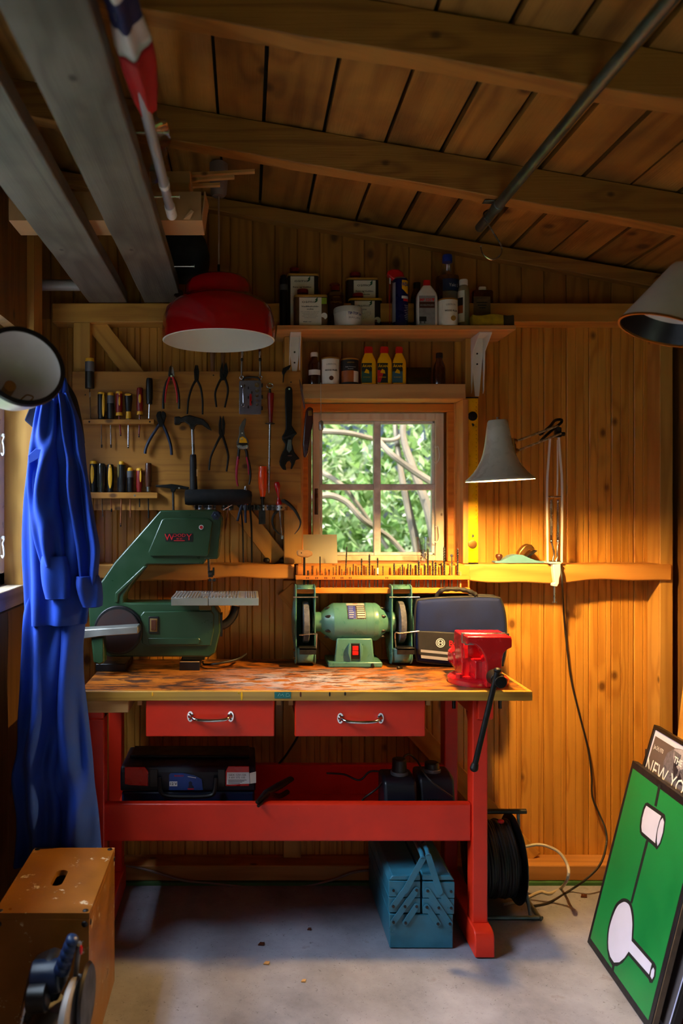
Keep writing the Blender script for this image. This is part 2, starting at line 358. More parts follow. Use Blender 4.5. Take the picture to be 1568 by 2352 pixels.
def benchtop():
    m, t, p, nd, lk = newmat('worn bench top'); tc = nd('TexCoord')
    mp = nd('Mapping'); mp.inputs['Scale'].default_value = (1, 2.6, 1); lk(tc.outputs['Object'], mp.inputs[0]); vec = mp.outputs[0]
    def N(sc, det, ro=.6, dist=0):
        n = nd('TexNoise'); n.inputs['Scale'].default_value = sc; n.inputs['Detail'].default_value = det; n.inputs['Roughness'].default_value = ro; n.inputs['Distortion'].default_value = dist
        lk(vec, n.inputs['Vector']); return n.outputs[0]
    a, b, d, e = N(4, 7, .65), N(9, 8, .7, .6), N(14, 9, .75, .8), N(60, 4)
    c = ramp(nd, lk, a, [(.35, lin('#b06a20')), (.55, lin('#9a5418')), (.7, lin('#6a3a18'))])
    c = mixc(nd, lk, ramp(nd, lk, b, [(.47, 0.0), (.56, .92)]), c, lin('#24140f'))
    g = nd('SeparateXYZ'); lk(tc.outputs['Object'], g.inputs[0])
    # white paint scrapes, thickest along the middle of the front edge
    wz = mth(nd, lk, 'SUBTRACT', 1.0, mth(nd, lk, 'MULTIPLY', mth(nd, lk, 'ABSOLUTE', mth(nd, lk, 'ADD', g.outputs[1], .1)), 4.5), True)
    wx = mth(nd, lk, 'SUBTRACT', 1.0, mth(nd, lk, 'MULTIPLY', mth(nd, lk, 'ABSOLUTE', mth(nd, lk, 'SUBTRACT', g.outputs[0], .05)), 2.4), True)
    wh = mth(nd, lk, 'MULTIPLY', ramp(nd, lk, d, [(.47, 0.0), (.53, 1.0)]), mth(nd, lk, 'MULTIPLY', mth(nd, lk, 'MULTIPLY', wz, wx), 1.5, True))
    c = mixc(nd, lk, mth(nd, lk, 'MULTIPLY', wh, .8), c, lin('#b9b2b4'))
    c = mixc(nd, lk, ramp(nd, lk, e, [(.68, 0.0), (.74, .6)]), c, lin('#c9b48a'))
    lk(c, p.inputs['Base Color']); lk(ramp(nd, lk, b, [(.4, .3), (.65, .55)]), p.inputs['Roughness'])
    bp = nd('Bump'); bp.inputs['Strength'].default_value = .35; bp.inputs['Distance'].default_value = .002; lk(d, bp.inputs['Height']); lk(bp.outputs[0], p.inputs['Normal'])
    return m
M['benchtop'] = benchtop()
M['benchedge'] = wood('bench front lipping', '#c0913a', '#8f6420', 'X', 1.2, .02, 3, .4, .05, coat=.2)
M['ply'] = pbr('varnished plywood', '#8a581c', .35, var=.22, scale=9, coat=.15, bump=.1, bscale=120, wear=('#c9b89a', .62, 24))
M['plydark'] = M['ply']
# ---------------------------------------------------------------- the shed itself
YP, YF = 3.06, 2.965                  # face of the panelling, face of the timbers standing in front of it
XL, XR = -.84, 1.66
def roofz(x): return 2.61 - .172 * x
struct('floor', B().box(-1.0, XR + .1, -1.8, 3.2, -.12, 0), M['floor'])
BW = .0876
def tboard(b, x0, x1, z0, z1, bead=True, y=YP, zt=None):
    g, d = .0022, .004; p = [(x0 + .0006, y + .016), (x0 + .0006, y + d), (x0 + .0006 + g * 1.6, y)]
    if bead:
        for f in (.41, .765):
            c = x0 + (x1 - x0) * f; p += [(c - g, y), (c, y + d * .8), (c + g, y)]
    p += [(x1 - .0006 - g * 1.6, y), (x1 - .0006, y + d), (x1 - .0006, y + .016)]
    b.prismz(p, z0, z1)
b = B(); k0 = -24
for k in range(k0, 5):
    x0 = max(1.251 + k * BW, XL); x1 = min(1.251 + (k + 1) * BW, XR)
    if x1 <= x0 + .01: continue
    top = roofz(x1)
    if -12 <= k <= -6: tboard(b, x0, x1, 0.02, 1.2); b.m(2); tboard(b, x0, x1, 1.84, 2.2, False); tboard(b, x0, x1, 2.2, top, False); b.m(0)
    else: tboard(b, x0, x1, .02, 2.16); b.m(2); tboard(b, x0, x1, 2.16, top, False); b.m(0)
wx0, wx1, wz0, wz1 = .2, .813, 1.2, 1.84
b.m(1)
b.box(XL - .1, wx0 - .003, YP + .017, 3.2, 0, 2.78); b.box(wx1 + .003, XR + .1, YP + .017, 3.2, 0, 2.78); b.box(wx0 - .003, wx1 + .003, YP + .017, 3.2, 0, wz0 - .012); b.box(wx0 - .003, wx1 + .003, YP + .017, 3.2, wz1, 2.78)
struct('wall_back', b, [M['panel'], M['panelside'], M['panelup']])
# left wall with its window opening
LY0, LY1, LZ0, LZ1 = .9, 2.72, 1.156, 2.02
b = B()
for i in range(18):
    y0 = -1.75 + i * .25; y1 = min(y0 + .249, LY1)
    if y0 >= LY1: break
    lo = LZ0 - .065 if y1 > LY0 else 2.76
    b.box(-.80, -.76, y0, y1, 0, lo)
    if y1 > LY0: b.box(-.80, -.76, y0, y1, LZ1, 2.76)
for i in range(3): b.box(XL - .02, XL, 2.83 + i * .08, 2.83 + i * .08 + .079, 0, 2.76)
b.box(-.95, XL - .02, -1.8, LY0, 0, 2.8); b.box(-.95, XL - .02, LY1 + .02, 3.2, 0, 2.8); b.box(-.95, XL - .02, LY0, LY1 + .02, 0, LZ0 - .03); b.box(-.95, XL - .02, LY0, LY1 + .02, LZ1, 2.8)
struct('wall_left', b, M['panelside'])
struct('trim_1', B().box(-.95, -.736, LY1, LY1 + .11, 0, 2.76), M['frameZ'])            # post whose face is the window jamb
struct('trim_2', B().box(-.92, -.768, LY0, LY1 - .001, LZ0 - .063, LZ0), wood('weathered window sill', '#a8957c', '#6d5a45', 'Y', 1, .02, 3, .7, .05, stain=.5), bev=.004)
b = B(); b.box(XR, XR + .1, -1.8, 3.2, 0, 2.6)
for i in range(13): b.box(XR - .018, XR, 3.06 - (i + 1) * .35, 3.06 - i * .35 - .003, 0, 2.45)
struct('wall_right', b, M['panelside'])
b = B(); b.box(-.95, -.15, -1.9, -1.8, 0, 2.9); b.box(.85, XR + .1, -1.9, -1.8, 0, 2.9); b.box(-.15, .85, -1.9, -1.8, 2.05, 2.9)
struct('wall_front', b, M['panelside'])
struct('door_1', B().box(.85, .89, -2.78, -1.901, 0.01, 2.03), M['panelside'])  # assumed open door leaf, out of view behind the camera
# roof boards running along the depth, with dark gaps between them
gaps = [-1.0, -.8, -.62, -.45, -.275, -.086, .053, .239, .425, .597, .737, .896, 1.03, 1.175, 1.32, 1.47, 1.62, 1.8]
b = B()
for x0, x1 in zip(gaps, gaps[1:]):
    g = random.uniform(.0045, .0085); a, c = x0 + g, x1 - g; dz = random.uniform(0, .006)
    b.ext([(a, -1.85, roofz(a) + dz), (c, -1.85, roofz(c) + dz), (c, -1.85, roofz(c) + .022 + dz), (a, -1.85, roofz(a) + .022 + dz)],
          [(a, 3.22, roofz(a) + dz), (c, 3.22, roofz(c) + dz), (c, 3.22, roofz(c) + .022 + dz), (a, 3.22, roofz(a) + .022 + dz)])
b.m(1); b.ext([(-1.05, -1.9, roofz(-1.05) + .03), (1.85, -1.9, roofz(1.85) + .03), (1.85, -1.9, roofz(1.85) + .05), (-1.05, -1.9, roofz(-1.05) + .05)],
              [(-1.05, 3.25, roofz(-1.05) + .03), (1.85, 3.25, roofz(1.85) + .03), (1.85, 3.25, roofz(1.85) + .05), (-1.05, 3.25, roofz(-1.05) + .05)])
struct('ceiling', b, [M['roofY'], pbr('tarred roofing', '#0b0908', .9, var=.1)])
def slope(y0, y1, dz0, dz1=0, x0=-.95, x1=XR, wob=.004):
    n = 12; xs = [x0 + (x1 - x0) * i / n for i in range(n + 1)]
    return B().prism([(x, roofz(x) + dz1) for x in xs] + [(x, roofz(x) - dz0 + random.uniform(-wob, wob)) for x in xs[::-1]], y0, y1)
nT = 3
for (y0, y1, h) in ((2.39, 2.45, .107), (1.757, 1.82, .107), (1.12, 1.18, .107), (.45, .51, .107), (-.2, -.14, .107)):
    struct('trim_%d' % nT, slope(y0, y1, h), M['rafter'], bev=.003); nT += 1
struct('trim_%d' % nT, slope(3.015, YP, .062, -.012), M['rafter'], bev=.003); nT += 1
# timbers on the back wall
def wavy(x0, x1, zt, zb, y0, y1, amp=.007, seed=1, topamp=.0015):
    r = random.Random(seed); n = 26; xs = [x0 + (x1 - x0) * i / n for i in range(n + 1)]; ph = r.random() * 6
    return B().prism([(x, zt + r.uniform(-topamp, topamp)) for x in xs] + [(x, zb + amp * math.sin(x * 9 + ph) + amp * .5 * math.sin(x * 23 + ph * 2)) for x in xs[::-1]], y0, y1)
rl = wood('natural edge rail', '#dd9b49', '#b06b26', 'X', .8, .02, 3, .5, .05)
def rail(name, *a, **k):
    return struct(name, wavy(*a, **k), rl, bev=.005)
rail('trim_%d' % nT, XL + .01, PX(676, 2.95), PZ(1296, 2.95), PZ(1331, 2.95), 2.95, YP, seed=3); nT += 1
rail('trim_%d' % nT, PX(1066, 2.95), PX(1543, 2.95), PZ(1296, 2.95), PZ(1336, 2.95), 2.95, YP, seed=8); nT += 1
for x0, x1 in ((-.735, 1.6),):
    struct('trim_%d' % nT, B().box(x0, x1, YF, YP, 2.125, 2.198), M['frameX'], bev=.004); nT += 1
struct('trim_%d' % nT, B().box(XL, XR - .02, 2.962, YP, 0.012, .07), wood('sill plate', '#bd8546', '#8c5726', 'X', .8, .03, 3, .6, .05), bev=.004); nT += 1
struct('trim_%d' % nT, B().box(XL, XR - .02, 2.95, YP, 0.0, .012), pbr('green damp course', '#3f6a3a', .7, var=.2)); nT += 1
b = PX(1515, YF)
struct('trim_%d' % nT, B().box(b, b + .05, YF, YP, .07, 2.3), M['frameZ'], bev=.003); nT += 1
struct('trim_%d' % nT, B().box(PX(168, YF), PX(207, YF), YF, YP, PZ(1296, 2.95), 2.125), M['frameZ'], bev=.003); nT += 1
struct('trim_%d' % nT, B().box(PX(652, YF), PX(694, YF), YF, YP, PZ(1296, 2.95), 2.071), M['frameZ'], bev=.003); nT += 1
struct('trim_%d' % nT, B().box(.838, .885, YF + .03, YP, PZ(1296, 2.95), 2.071), M['frameZ'], bev=.003); nT += 1
struct('trim_%d' % nT, B().box(PX(652, YF), PX(694, YF), YF + .06, YP, .07, PZ(1331, 2.95) - .01), M['frameZ'], bev=.003); nT += 1
def brace(p, q, wdt, y0, y1, cut0=None, cut1=None):
    global nT
    a, c = V((p[0], 0, p[1])), V((q[0], 0, q[1])); L = (c - a).length; ang = math.atan2(c.z - a.z, c.x - a.x)
    t = abs(math.tan(ang)); e = wdt / 2
    o = struct('trim_%d' % nT, B().prism([(0, -e), (L, -e), (L, e), (0, e)], y0, y1), M['frameX'], loc=(a.x, 0, a.z), rot=(0, -ang, 0), bev=.003); nT += 1
    return o
brace((PX(218, 3.02), PZ(742, 3.02)), (PX(640, 3.02), PZ(1286, 3.02)), .072, 3.0, 3.055)
brace((PX(655, 3.03), PZ(1352, 3.03)), (PX(1222, 3.03), PZ(1972, 3.03)), .075, 3.022, 3.057)
# the window in the back wall
t = B()
def win_y(u, v, Y): return PX(u, Y), PZ(v, Y)
w1 = tag(bpy.data.objects.new('window_1', None), kind='structure'); C.objects.link(w1); w1.location = (.52, 3.1, 1.21); WL['window_1'] = V(w1.location)
hz0, hz1 = 1.832, 1.889
obj('window_header', B().box(.2125, .826, 2.945, YP, hz0, hz1), M['drawerwood'], w1, bev=.003)
b = B(); b.box(.816, .837, 2.95, 3.2, 1.212, hz0 - .0005); b.box(.196, .216, 2.966, 3.2, 1.212, hz0 - .0005)
obj('jamb', b, M['trimZ'], w1, bev=.002)
b = B(); b.box(.789, .8155, 3.07, 3.09, 1.212, 1.8); b.box(.2165, .243, 3.07, 3.09, 1.212, 1.8); b.box(.2165, .8155, 3.07, 3.09, 1.8, 1.8315)
obj('inner_trim', b, M['honeyX'], w1, bev=.002)
obj('sill', B().box(.196, .837, 2.955, 3.24, 1.186, 1.2115), M['honeyX'], w1, bev=.003)
oldw = wood('old cream window paint', '#e6d9bf', '#cdb48f', 'Z', 1, .015, 4, .5, .05)
b = B(); b.box(.2165, .262, 3.13, 3.2, 1.212, 1.83); b.box(.786, .8155, 3.13, 3.2, 1.212, 1.83); b.box(.262, .786, 3.13, 3.2, 1.803, 1.83)
obj('outer_frame', b, M['trimZ'], w1)
sx0, sx1, sz0, sz1 = .264, .783, 1.213, 1.799
ix0, ix1, iz0, iz1 = PX(734, 3.1), PX(1000, 3.1), PZ(1276, 3.1), PZ(966, 3.1)
b = B(); b.box(sx0, ix0, 3.1, 3.14, sz0, sz1); b.box(ix1, sx1, 3.1, 3.14, sz0, sz1); b.box(ix0, ix1, 3.1, 3.14, sz0, iz0); b.box(ix0, ix1, 3.1, 3.14, iz1, sz1)
obj('sash', b, oldw, w1, bev=.003)
wp = pbr('old white window paint', '#e9ebea', .55, var=.2, scale=30, wear=('#6d5a44', .66, 60))
b = B(); e = .012
b.box(ix0, ix0 + e, 3.112, 3.138, iz0, iz1); b.box(ix1 - e, ix1, 3.112, 3.138, iz0, iz1); b.box(ix0, ix1, 3.112, 3.138, iz0, iz0 + e); b.box(ix0, ix1, 3.112, 3.138, iz1 - e, iz1)
mx0, mx1, mz0, mz1 = PX(857, 3.12), PX(873, 3.12), PZ(1126, 3.12), PZ(1112, 3.12)
b.box(mx0, mx1, 3.108, 3.138, iz0, iz1); b.box(ix0, mx0, 3.108, 3.138, mz0, mz1); b.box(mx1, ix1, 3.108, 3.138, mz0, mz1)
obj('muntin', b, wp, w1, bev=.003)
for a0, a1 in ((ix0 + e, mx0), (mx1, ix1 - e)):
    for c0, c1 in ((iz0 + e, mz0), (mz1, iz1 - e)): obj('pane', B().box(a0, a1, 3.127, 3.130, c0, c1), M['pane'], w1)
for v in (1027, 1210):
    pts = [P(1001, v, 3.095), P(1006, v - 1, 3.09), P(1008, v + 10, 3.085), P(1009, v + 22, 3.083), P(1006, v + 32, 3.085), P(1001, v + 36, 3.085), P(997, v + 33, 3.085)]
    obj('casement_hook', B().tube(cr(pts, 4), .0022, 6).ball(P(1001, v, 3.097), .005, 8, 6), M['white'], w1)
obj('hinge', B().cyl(P(726, 1125, 3.095), P(726, 1180, 3.095), .006, n=8).box(PX(722, 3.1), PX(730, 3.1), 3.096, 3.1, PZ(1182, 3.1), PZ(1122, 3.1)), M['brown'], w1)
# left window, seen edge-on at the margin of the view
w2 = tag(bpy.data.objects.new('window_2', None), kind='structure'); C.objects.link(w2); w2.location = (-.9, 1.96, LZ0); WL['window_2'] = V(w2.location)
b = B()
for y0, y1 in ((LY0, LY0 + .05), (1.78, 1.84), (LY1 - .055, LY1)): b.box(-.90, -.838, y0, y1, LZ0, LZ1)
b.box(-.90, -.838, LY0, LY1, LZ1 - .05, LZ1); b.box(-.90, -.838, LY0, LY1, LZ0, LZ0 + .045); b.box(-.89, -.85, LY0, LY1, 1.57, 1.595)
obj('window_frame', b, M['white'], w2, bev=.003)
obj('pane', B().box(-.872, -.869, LY0 + .05, 1.78, LZ0 + .04, LZ1 - .05), M['pane'], w2); obj('pane', B().box(-.872, -.869, 1.84, LY1 - .05, LZ0 + .04, LZ1 - .05), M['pane'], w2)
for v in (1000, 1235):
    pts = [P(7, v, 2.68), P(9, v + 5, 2.675), P(6, v + 14, 2.675), P(8, v + 24, 2.672), P(9, v + 40, 2.672), P(6, v + 46, 2.672), P(3, v + 40, 2.672)]
    obj('window_hook', B().tube(cr(pts, 4), .0032, 6).ball(P(7, v, 2.68), .007, 8, 6), M['white'], w2)
# baseboard strips along the foot of the back wall under the bench
# outside: ground and a bright thicket a few metres off
struct('exterior_ground', B().box(-14, 16, 3.25, 26, -.4, -.3).box(-3, 4, -6, -1.8, -.3, -.12), pbr('meadow', '#5f8a34', .9, var=.4, scale=3))
leafm, lt, lp, lnd, llk = newmat('leaf')
oi = lnd('NewGeometry'); c = ramp(lnd, llk, oi.outputs['Random Per Island'], [(0, lin('#5d7f42')), (.35, lin('#8fb066')), (.7, lin('#bdd29a')), (1, lin('#f0f2dc'))]); llk(c, lp.inputs['Base Color'])
lp.inputs['Roughness'].default_value = .6; lp.inputs['Subsurface Weight'].default_value = 0
trl = lnd('BsdfTranslucent'); llk(c, trl.inputs[0]); lmx = lnd('MixShader'); lmx.inputs[0].default_value = .55
llk(lp.outputs[0], lmx.inputs[1]); llk(trl.outputs[0], lmx.inputs[2]); llk(lmx.outputs[0], lt.nodes['Material Output'].inputs[0])
rr = random.Random(11); b = B()
for i in range(20000):
    far = i > 7000
    y = rr.uniform(6.5, 11) if far else rr.uniform(4.7, 7.5); x = .55 + rr.uniform(-1.25, 1.25) * y * .33 + (y - 3.1) * .05; z = 1.42 + rr.gauss(-.1, .34) * y * .33
    if z < -.3: continue
    s = rr.uniform(.07, .17) if far else rr.uniform(.025, .06); M3 = Matrix.Rotation(rr.uniform(0, 6.28), 3, 'Z') @ Matrix.Rotation(rr.uniform(-1.1, 1.1), 3, 'X')
    q = [V((-s * .4, 0, 0)), V((0, -s, s * .12)), V((s * .4, 0, 0)), V((0, s, s * .12))]
    b._f([b.bm.verts.new(V((x, y, z)) + M3 @ p) for p in q])
tag(obj('foliage', b, leafm, smooth=0, flip=False), 'bright green leaves of the thicket outside the back window', 'foliage', kind='stuff')
barkm = pbr('pale bark', '#8a7a66', .8, var=.3, scale=8)
def branch(pts, r0, r1, lab, grp='branches outside the window'):
    pp = cr(pts, 6); n = len(pp)
    return tag(obj('tree_branch', B().tube(pp, [r0 + (r1 - r0) * i / (n - 1) for i in range(n)], 8), barkm), lab, 'branch', grp)
branch([P(1005, 1290, 4.5), P(985, 1180, 4.5), P(950, 1080, 4.55), P(925, 1000, 4.6), P(935, 930, 4.6)], .032, .016, 'pale upright trunk seen through the window behind the two panes beside the yellow level')
branch([P(960, 1270, 4.6), P(938, 1170, 4.6), P(920, 1080, 4.6), P(905, 960, 4.7)], .028, .014, 'pale leaning trunk outside, second from the yellow level')
branch([P(560, 1872, 4.4), P(600, 1420, 4.4), P(660, 1190, 4.4), P(735, 1140, 4.4), P(790, 1150, 4.4), P(835, 1195, 4.4), P(900, 1240, 4.5), P(950, 1300, 4.5)], .022, .014, 'bent branch crossing the lower panes outside', None)
branch([P(730, 990, 4.5), P(800, 995, 4.5), P(870, 1010, 4.6), P(915, 1005, 4.6), P(935, 960, 4.7)], .018, .01, 'thin bare branch crossing the tops of the upper panes outside', None)
branch([P(740, 1085, 4.7), P(790, 1120, 4.7), P(850, 1200, 4.8), P(890, 1260, 4.8)], .016, .012, 'thin branch slanting down across the muntin crossing outside', None)
branch([P(995, 1110, 4.4), P(940, 1075, 4.4), P(895, 1040, 4.4), P(860, 1000, 4.5)], .022, .014, 'thick bare branch slanting across the upper pane beside the hooks', None)
# ---------------------------------------------------------------- workbench
bt = .841
wbx0, wbx1, wby0, wby1 = -.53, .9066, 2.48, 3.012
t = thing('workbench', 'red painted workbench with worn oiled top, two drawers and a lower shelf', 'workbench', ((wbx0 + wbx1) / 2, 2.74, 0))
obj('bench_top', B().box(wbx0, wbx1 - .012, wby0 + .016, wby1, bt - .03, bt), M['benchtop'], t, bev=.003)
b = B().box(wbx0, wbx1, wby0, wby0 + .0155, bt - .03, bt + .0003); b.box(wbx1 - .0115, wbx1, wby0 + .0158, wby1, bt - .03, bt + .0003)
obj('edge_lipping', b, M['benchedge'], t, bev=.002)
for u, v1, m in ((350, 1600, 'yellowp'), (555, 1609, 'yellow'), (548, 1594, 'sponge'), (757, 1600, 'black'), (792, 1598, 'black'), (690, 1601, 'brown')): obj('paint_drip', B().ball((PX(u, 2.48), 2.4797, (PZ(1589, 2.48) + PZ(v1, 2.48)) / 2), (.0026, .0012, (PZ(1589, 2.48) - PZ(v1, 2.48)) / 2), 10, 8), M[m], t)
obj('maker_label', B().box(PX(630, 2.48), PX(668, 2.48), 2.4785, 2.4799, PZ(1604, 2.48), PZ(1589, 2.48)).m(1).tube([P(638,1599,2.4783),P(642,1592,2.4783),P(645,1598,2.4783),P(649,1594,2.4783),P(651,1600,2.4783)],.0005,5).tube([P(657,1593,2.4783),P(663,1593,2.4783),P(665,1599,2.4783),P(657,1600,2.4783)],.0005,5,True), [pbr('teal label', '#1f6b62', .4, var=.25, scale=80), pbr('pale label print', '#7fb0a2', .5, var=0)], t)
lx = (( -.505, -.456), (.728, .777))
for x0, x1 in lx:
    for y0 in (2.52, 2.877): obj('leg', B().box(x0, x1, y0, y0 + .062, .086, bt - .03), M['red'], t, bev=.004)
    o = [(2.468, .004), (2.468, .062), (2.476, .08), (2.492, .087), (2.94, .087), (2.94, .004)]
    obj('foot', B().prismx(o, x0 - .007, x1 + .006), M['red'], t, bev=.004)
    obj('top_rail', B().prismx([(2.5, bt - .0305), (2.5, .75), (2.515, .742), (2.93, .742), (2.93, bt - .0305)], x0 - .0 if x0 < 0 else x0 + .012, x1 + .012 if x0 > 0 else x1), M['red'], t, bev=.003)
    obj('gusset', B().prismx([(2.585, .741), (2.585, .66), (2.64, .741)], x0 + .012, x0 + .03), M['red'], t)
obj('stretcher', B().box(lx[0][0] + .0, lx[1][0] - .0005, 2.53, 2.56, PZ(1933, 2.53), PZ(1846, 2.53)), M['red'], t, bev=.005)
obj('stretcher', B().box(lx[0][0] + .0, lx[1][0] - .0005, 2.88, 2.91, .35, PZ(1757, 2.88)), M['red'], t, bev=.004)
shz = .372
obj('shelf', B().box(lx[0][1] + .001, lx[1][0] - .001, 2.5605, 2.8795, shz - .018, shz), M['red'], t)
for u0, u1 in ((335, 630), (677, 976)):
    x0, x1 = PX(u0, 2.495), PX(u1, 2.495); z0 = PZ(1692, 2.495)
    d = obj('drawer', B().box(x0, x1, 2.495, 2.513, z0, bt - .031).box(x0 + .012, x1 - .012, 2.5131, 2.9, z0 + .008, bt - .045), M['red'], t, bev=.003)
    cx = (x0 + x1) / 2 + .001; hz = PZ(1648 if u0 < 500 else 1652, 2.48); hw = .064
    h = B()
    for sg in (-1, 1):
        pl = [(cx + sg * hw + .010 * math.cos(a) , hz + .017 * math.sin(a)) for a in [2 * math.pi * i / 20 for i in range(20)]]
        h.prism(pl, 2.4915, 2.4949)
        h.m(1)
        for s2 in (-1, 1): h.ball((cx + sg * hw + sg * .001, 2.4912, hz + s2 * .009), (.0028, .0012, .0028), 8, 6)
        h.m(0)
    pts = [(cx - hw, 2.493, hz + .001), (cx - hw + .006, 2.482, hz - .001), (cx - hw + .018, 2.470, hz - .004), (cx - .02, 2.466, hz - .006), (cx + .02, 2.466, hz - .006), (cx + hw - .018, 2.470, hz - .004), (cx + hw - .006, 2.482, hz - .001), (cx + hw, 2.493, hz + .001)]
    q = cr(pts, 5); n = len(q)
    h.tube(q, [.0085 - .0035 * math.sin(math.pi * i / (n - 1)) ** .5 for i in range(n)], 10, flat=1.0)
    obj('handle', h, [M['chrome'], M['darksteel']], d, smooth=50)
for u in (320, 640, 668, 985): obj('drawer_runner', B().box(PX(u, 2.5) - .008, PX(u, 2.5) + .008, 2.51, 2.92, bt - .052, bt - .031), M['drawerwood'], t, bev=.002)
obj('side_clamp_bar', B().box(-.522, PX(295, 2.49), 2.492, 2.86, PZ(1638, 2.49), bt - .0305), M['drawerwood'], t, bev=.003)

# ---------------------------------------------------------------- bandsaw
Yb = 2.80
sc_ = Yb / F
t = thing('bandsaw', 'green bench bandsaw with slanted arm, ribbed table and side sanding disc', 'bandsaw', (PX(365, 2.86), 2.86, bt))
body = [(368, 1172), (492, 1171), (506, 1178), (511, 1192), (501, 1284), (472, 1285), (468, 1296), (338, 1297), (300, 1345), (284, 1368), (283, 1384), (300, 1385), (474, 1384), (492, 1391), (505, 1408), (506, 1452), (494, 1500), (480, 1510), (450, 1509), (250, 1509), (226, 1494), (206, 1455), (203, 1400), (212, 1360), (236, 1330), (262, 1292)]
obj('body', B().px(body, Yb, .11), M['green'], t, bev=.006, seg=3)
def raised(pts, y, th): return B().px(pts, y, th)
obj('upper_cover', raised([(378, 1190), (480, 1191), (489, 1199), (479, 1274), (474, 1278), (345, 1278), (340, 1268), (371, 1194)], Yb - .010, .0095), M['green'], t, bev=.004, seg=3)
obj('lower_cover', raised([(330, 1404), (484, 1403), (492, 1411), (491, 1450), (484, 1484), (338, 1485), (326, 1478), (322, 1414)], Yb - .010, .0095), M['green'], t, bev=.004, seg=3)
obj('cover_rib', raised([(340, 1466), (456, 1465), (460, 1470), (455, 1480), (342, 1481)], Yb - .0135, .0034), M['green'], t, bev=.0015)
obj('arm_rib', raised([(330, 1300), (338, 1300), (272, 1366), (271, 1384), (263, 1384), (264, 1362)], Yb - .006, .0058), M['green'], t, bev=.003)
def pt(u, v, y): return (PX(u, y), y, PZ(v, y))
y = Yb - .0108
pl = B().px([(380, 1225), (443, 1225), (443, 1244), (380, 1244)], y, .0006).m(1)
pl.txt('W', pt(389, 1234.5, y), .023).txt('Y', pt(434, 1234.5, y), .023).txt('OOD', pt(411.5, 1230, y), .011, sx=1.25).box(PX(399, y), PX(424, y), y - .0006, y - .0003, PZ(1242.5, y), PZ(1241, y)).txt('BS 20', pt(411.5, 1237.5, y), .006)
obj('name_plate', pl, [M['black'], M['redink']], t)
obj('emblem', B().cyl(pt(462, 1211, y), pt(462, 1211, y - .001), .0085, n=20).m(1).cyl(pt(462, 1211, y - .0011), pt(462, 1211, y - .0016), .0058, n=20), [M['whiteink'], M['redink']], t)
k = [(PX(496, y) + (.0135 if i % 2 else .0175) * math.cos(math.pi * i / 6), PZ(1184, y) + (.0135 if i % 2 else .0175) * math.sin(math.pi * i / 6)) for i in range(12)]
obj('tension_knob', B().prism(k, Yb - .03, Yb - .001).ball(pt(496, 1184, Yb - .03), (.007, .003, .007), 10, 6), M['navy'], t, bev=.003)
g = B().cyl((PX(480, 2.85), 2.85, PZ(1284, 2.85)), (PX(480, 2.85), 2.85, PZ(1318, 2.85)), .0055, n=10)
obj('guide_post', g, M['steel'], t)
g = B(); g.box(PX(478, 2.83), PX(489, 2.83), 2.83, 2.87, PZ(1326, 2.83), PZ(1312, 2.83)); g.box(PX(488, 2.83), PX(492, 2.83), 2.83, 2.85, PZ(1322, 2.83), PZ(1304, 2.83))
for u, v in ((482, 1332), (492, 1332), (482, 1318)): g.cyl(pt(u, v, 2.825), pt(u, v, 2.85), .0062, n=12)
obj('blade_guide', g, M['darksteel'], t, bev=.001)
obj('blade', B().box(PX(486, 2.84), PX(486, 2.84) + .0012, 2.84, 2.85, PZ(1390, 2.85), PZ(1330, 2.85)), M['steel'], t)
# ribbed cast table, open at the blade slot
ty0, ty1 = 2.665, 2.86
tx0, tx1, tz = PX(393, ty0), PX(594, ty0), PZ(1372, ty0)
sl = PX(478, ty0)
ct = B(); ct.box(tx0, sl - .001, ty0, ty1, tz - .028, tz - .002); ct.box(sl + .001, tx1, ty0, ty1, tz - .028, tz - .002)
def ribs(xa, xb, ya, yb, n):
    for i in range(n):
        x = xa + (xb - xa) * i / n; ct.box(x, x + (xb - xa) / n * .55, ya, yb, tz - .0021, tz + .001)
ribs(tx0 + .002, sl - .03, ty0 + .001, ty1, 9); ribs(sl - .03, sl - .004, ty0 + .001, ty0 + .06, 3); ribs(sl + .006, tx1 - .062, ty0 + .001, ty0 + .07, 9); ribs(tx1 - .062 - .05, tx1 - .062, ty0 + .071, ty1, 5); ribs(tx1 - .043, tx1 - .002, ty0 + .001, ty1, 5); ribs(sl - .03, tx1 - .115, ty1 - .05, ty1, 9)
ct.box(tx0, tx1, ty1 - .003, ty1, tz - .028, tz + .001)
obj('saw_table', ct, M['alu'], t, bev=.001)
obj('table_trunnion', B().prismx([(2.70, tz - .0285), (2.795, tz - .0285), (2.795, tz - .05), (2.77, tz - .06), (2.72, tz - .05)], PX(455, 2.7), PX(485, 2.7)), M['green'], t, bev=.003)
hs = cr([pt(500, 1440, 2.86), pt(522, 1430, 2.87), pt(536, 1412, 2.88), pt(541, 1392, 2.885)], 5)
obj('dust_spout', B().tube(hs, .016, 14), M['black'], t)
obj('spout_bracket', B().box(PX(505, 2.83), PX(510, 2.83), 2.83, 2.9, PZ(1462, 2.83), PZ(1412, 2.83)), M['darksteel'], t)
sw = B().px([(341, 1416), (364, 1416), (364, 1455), (341, 1455)], Yb - .014, .0035).m(1).px([(344, 1421), (361, 1421), (361, 1451), (344, 1451)], Yb - .016, .002).m(2).px([(347, 1424), (358, 1424), (358, 1448), (347, 1448)], Yb - .019, .003)
obj('switch', sw, [M['black'], pbr('switch bezel', '#8a6a3a', .4, .4, var=.1), M['brown']], t, bev=.001)
dc = (PX(270, 2.77), 2.77, PZ(1449, 2.77))
obj('disc_housing', B().cyl((dc[0], 2.801, dc[2]), (dc[0], 2.782, dc[2]), .087, n=40), M['black'], t, bev=.003)
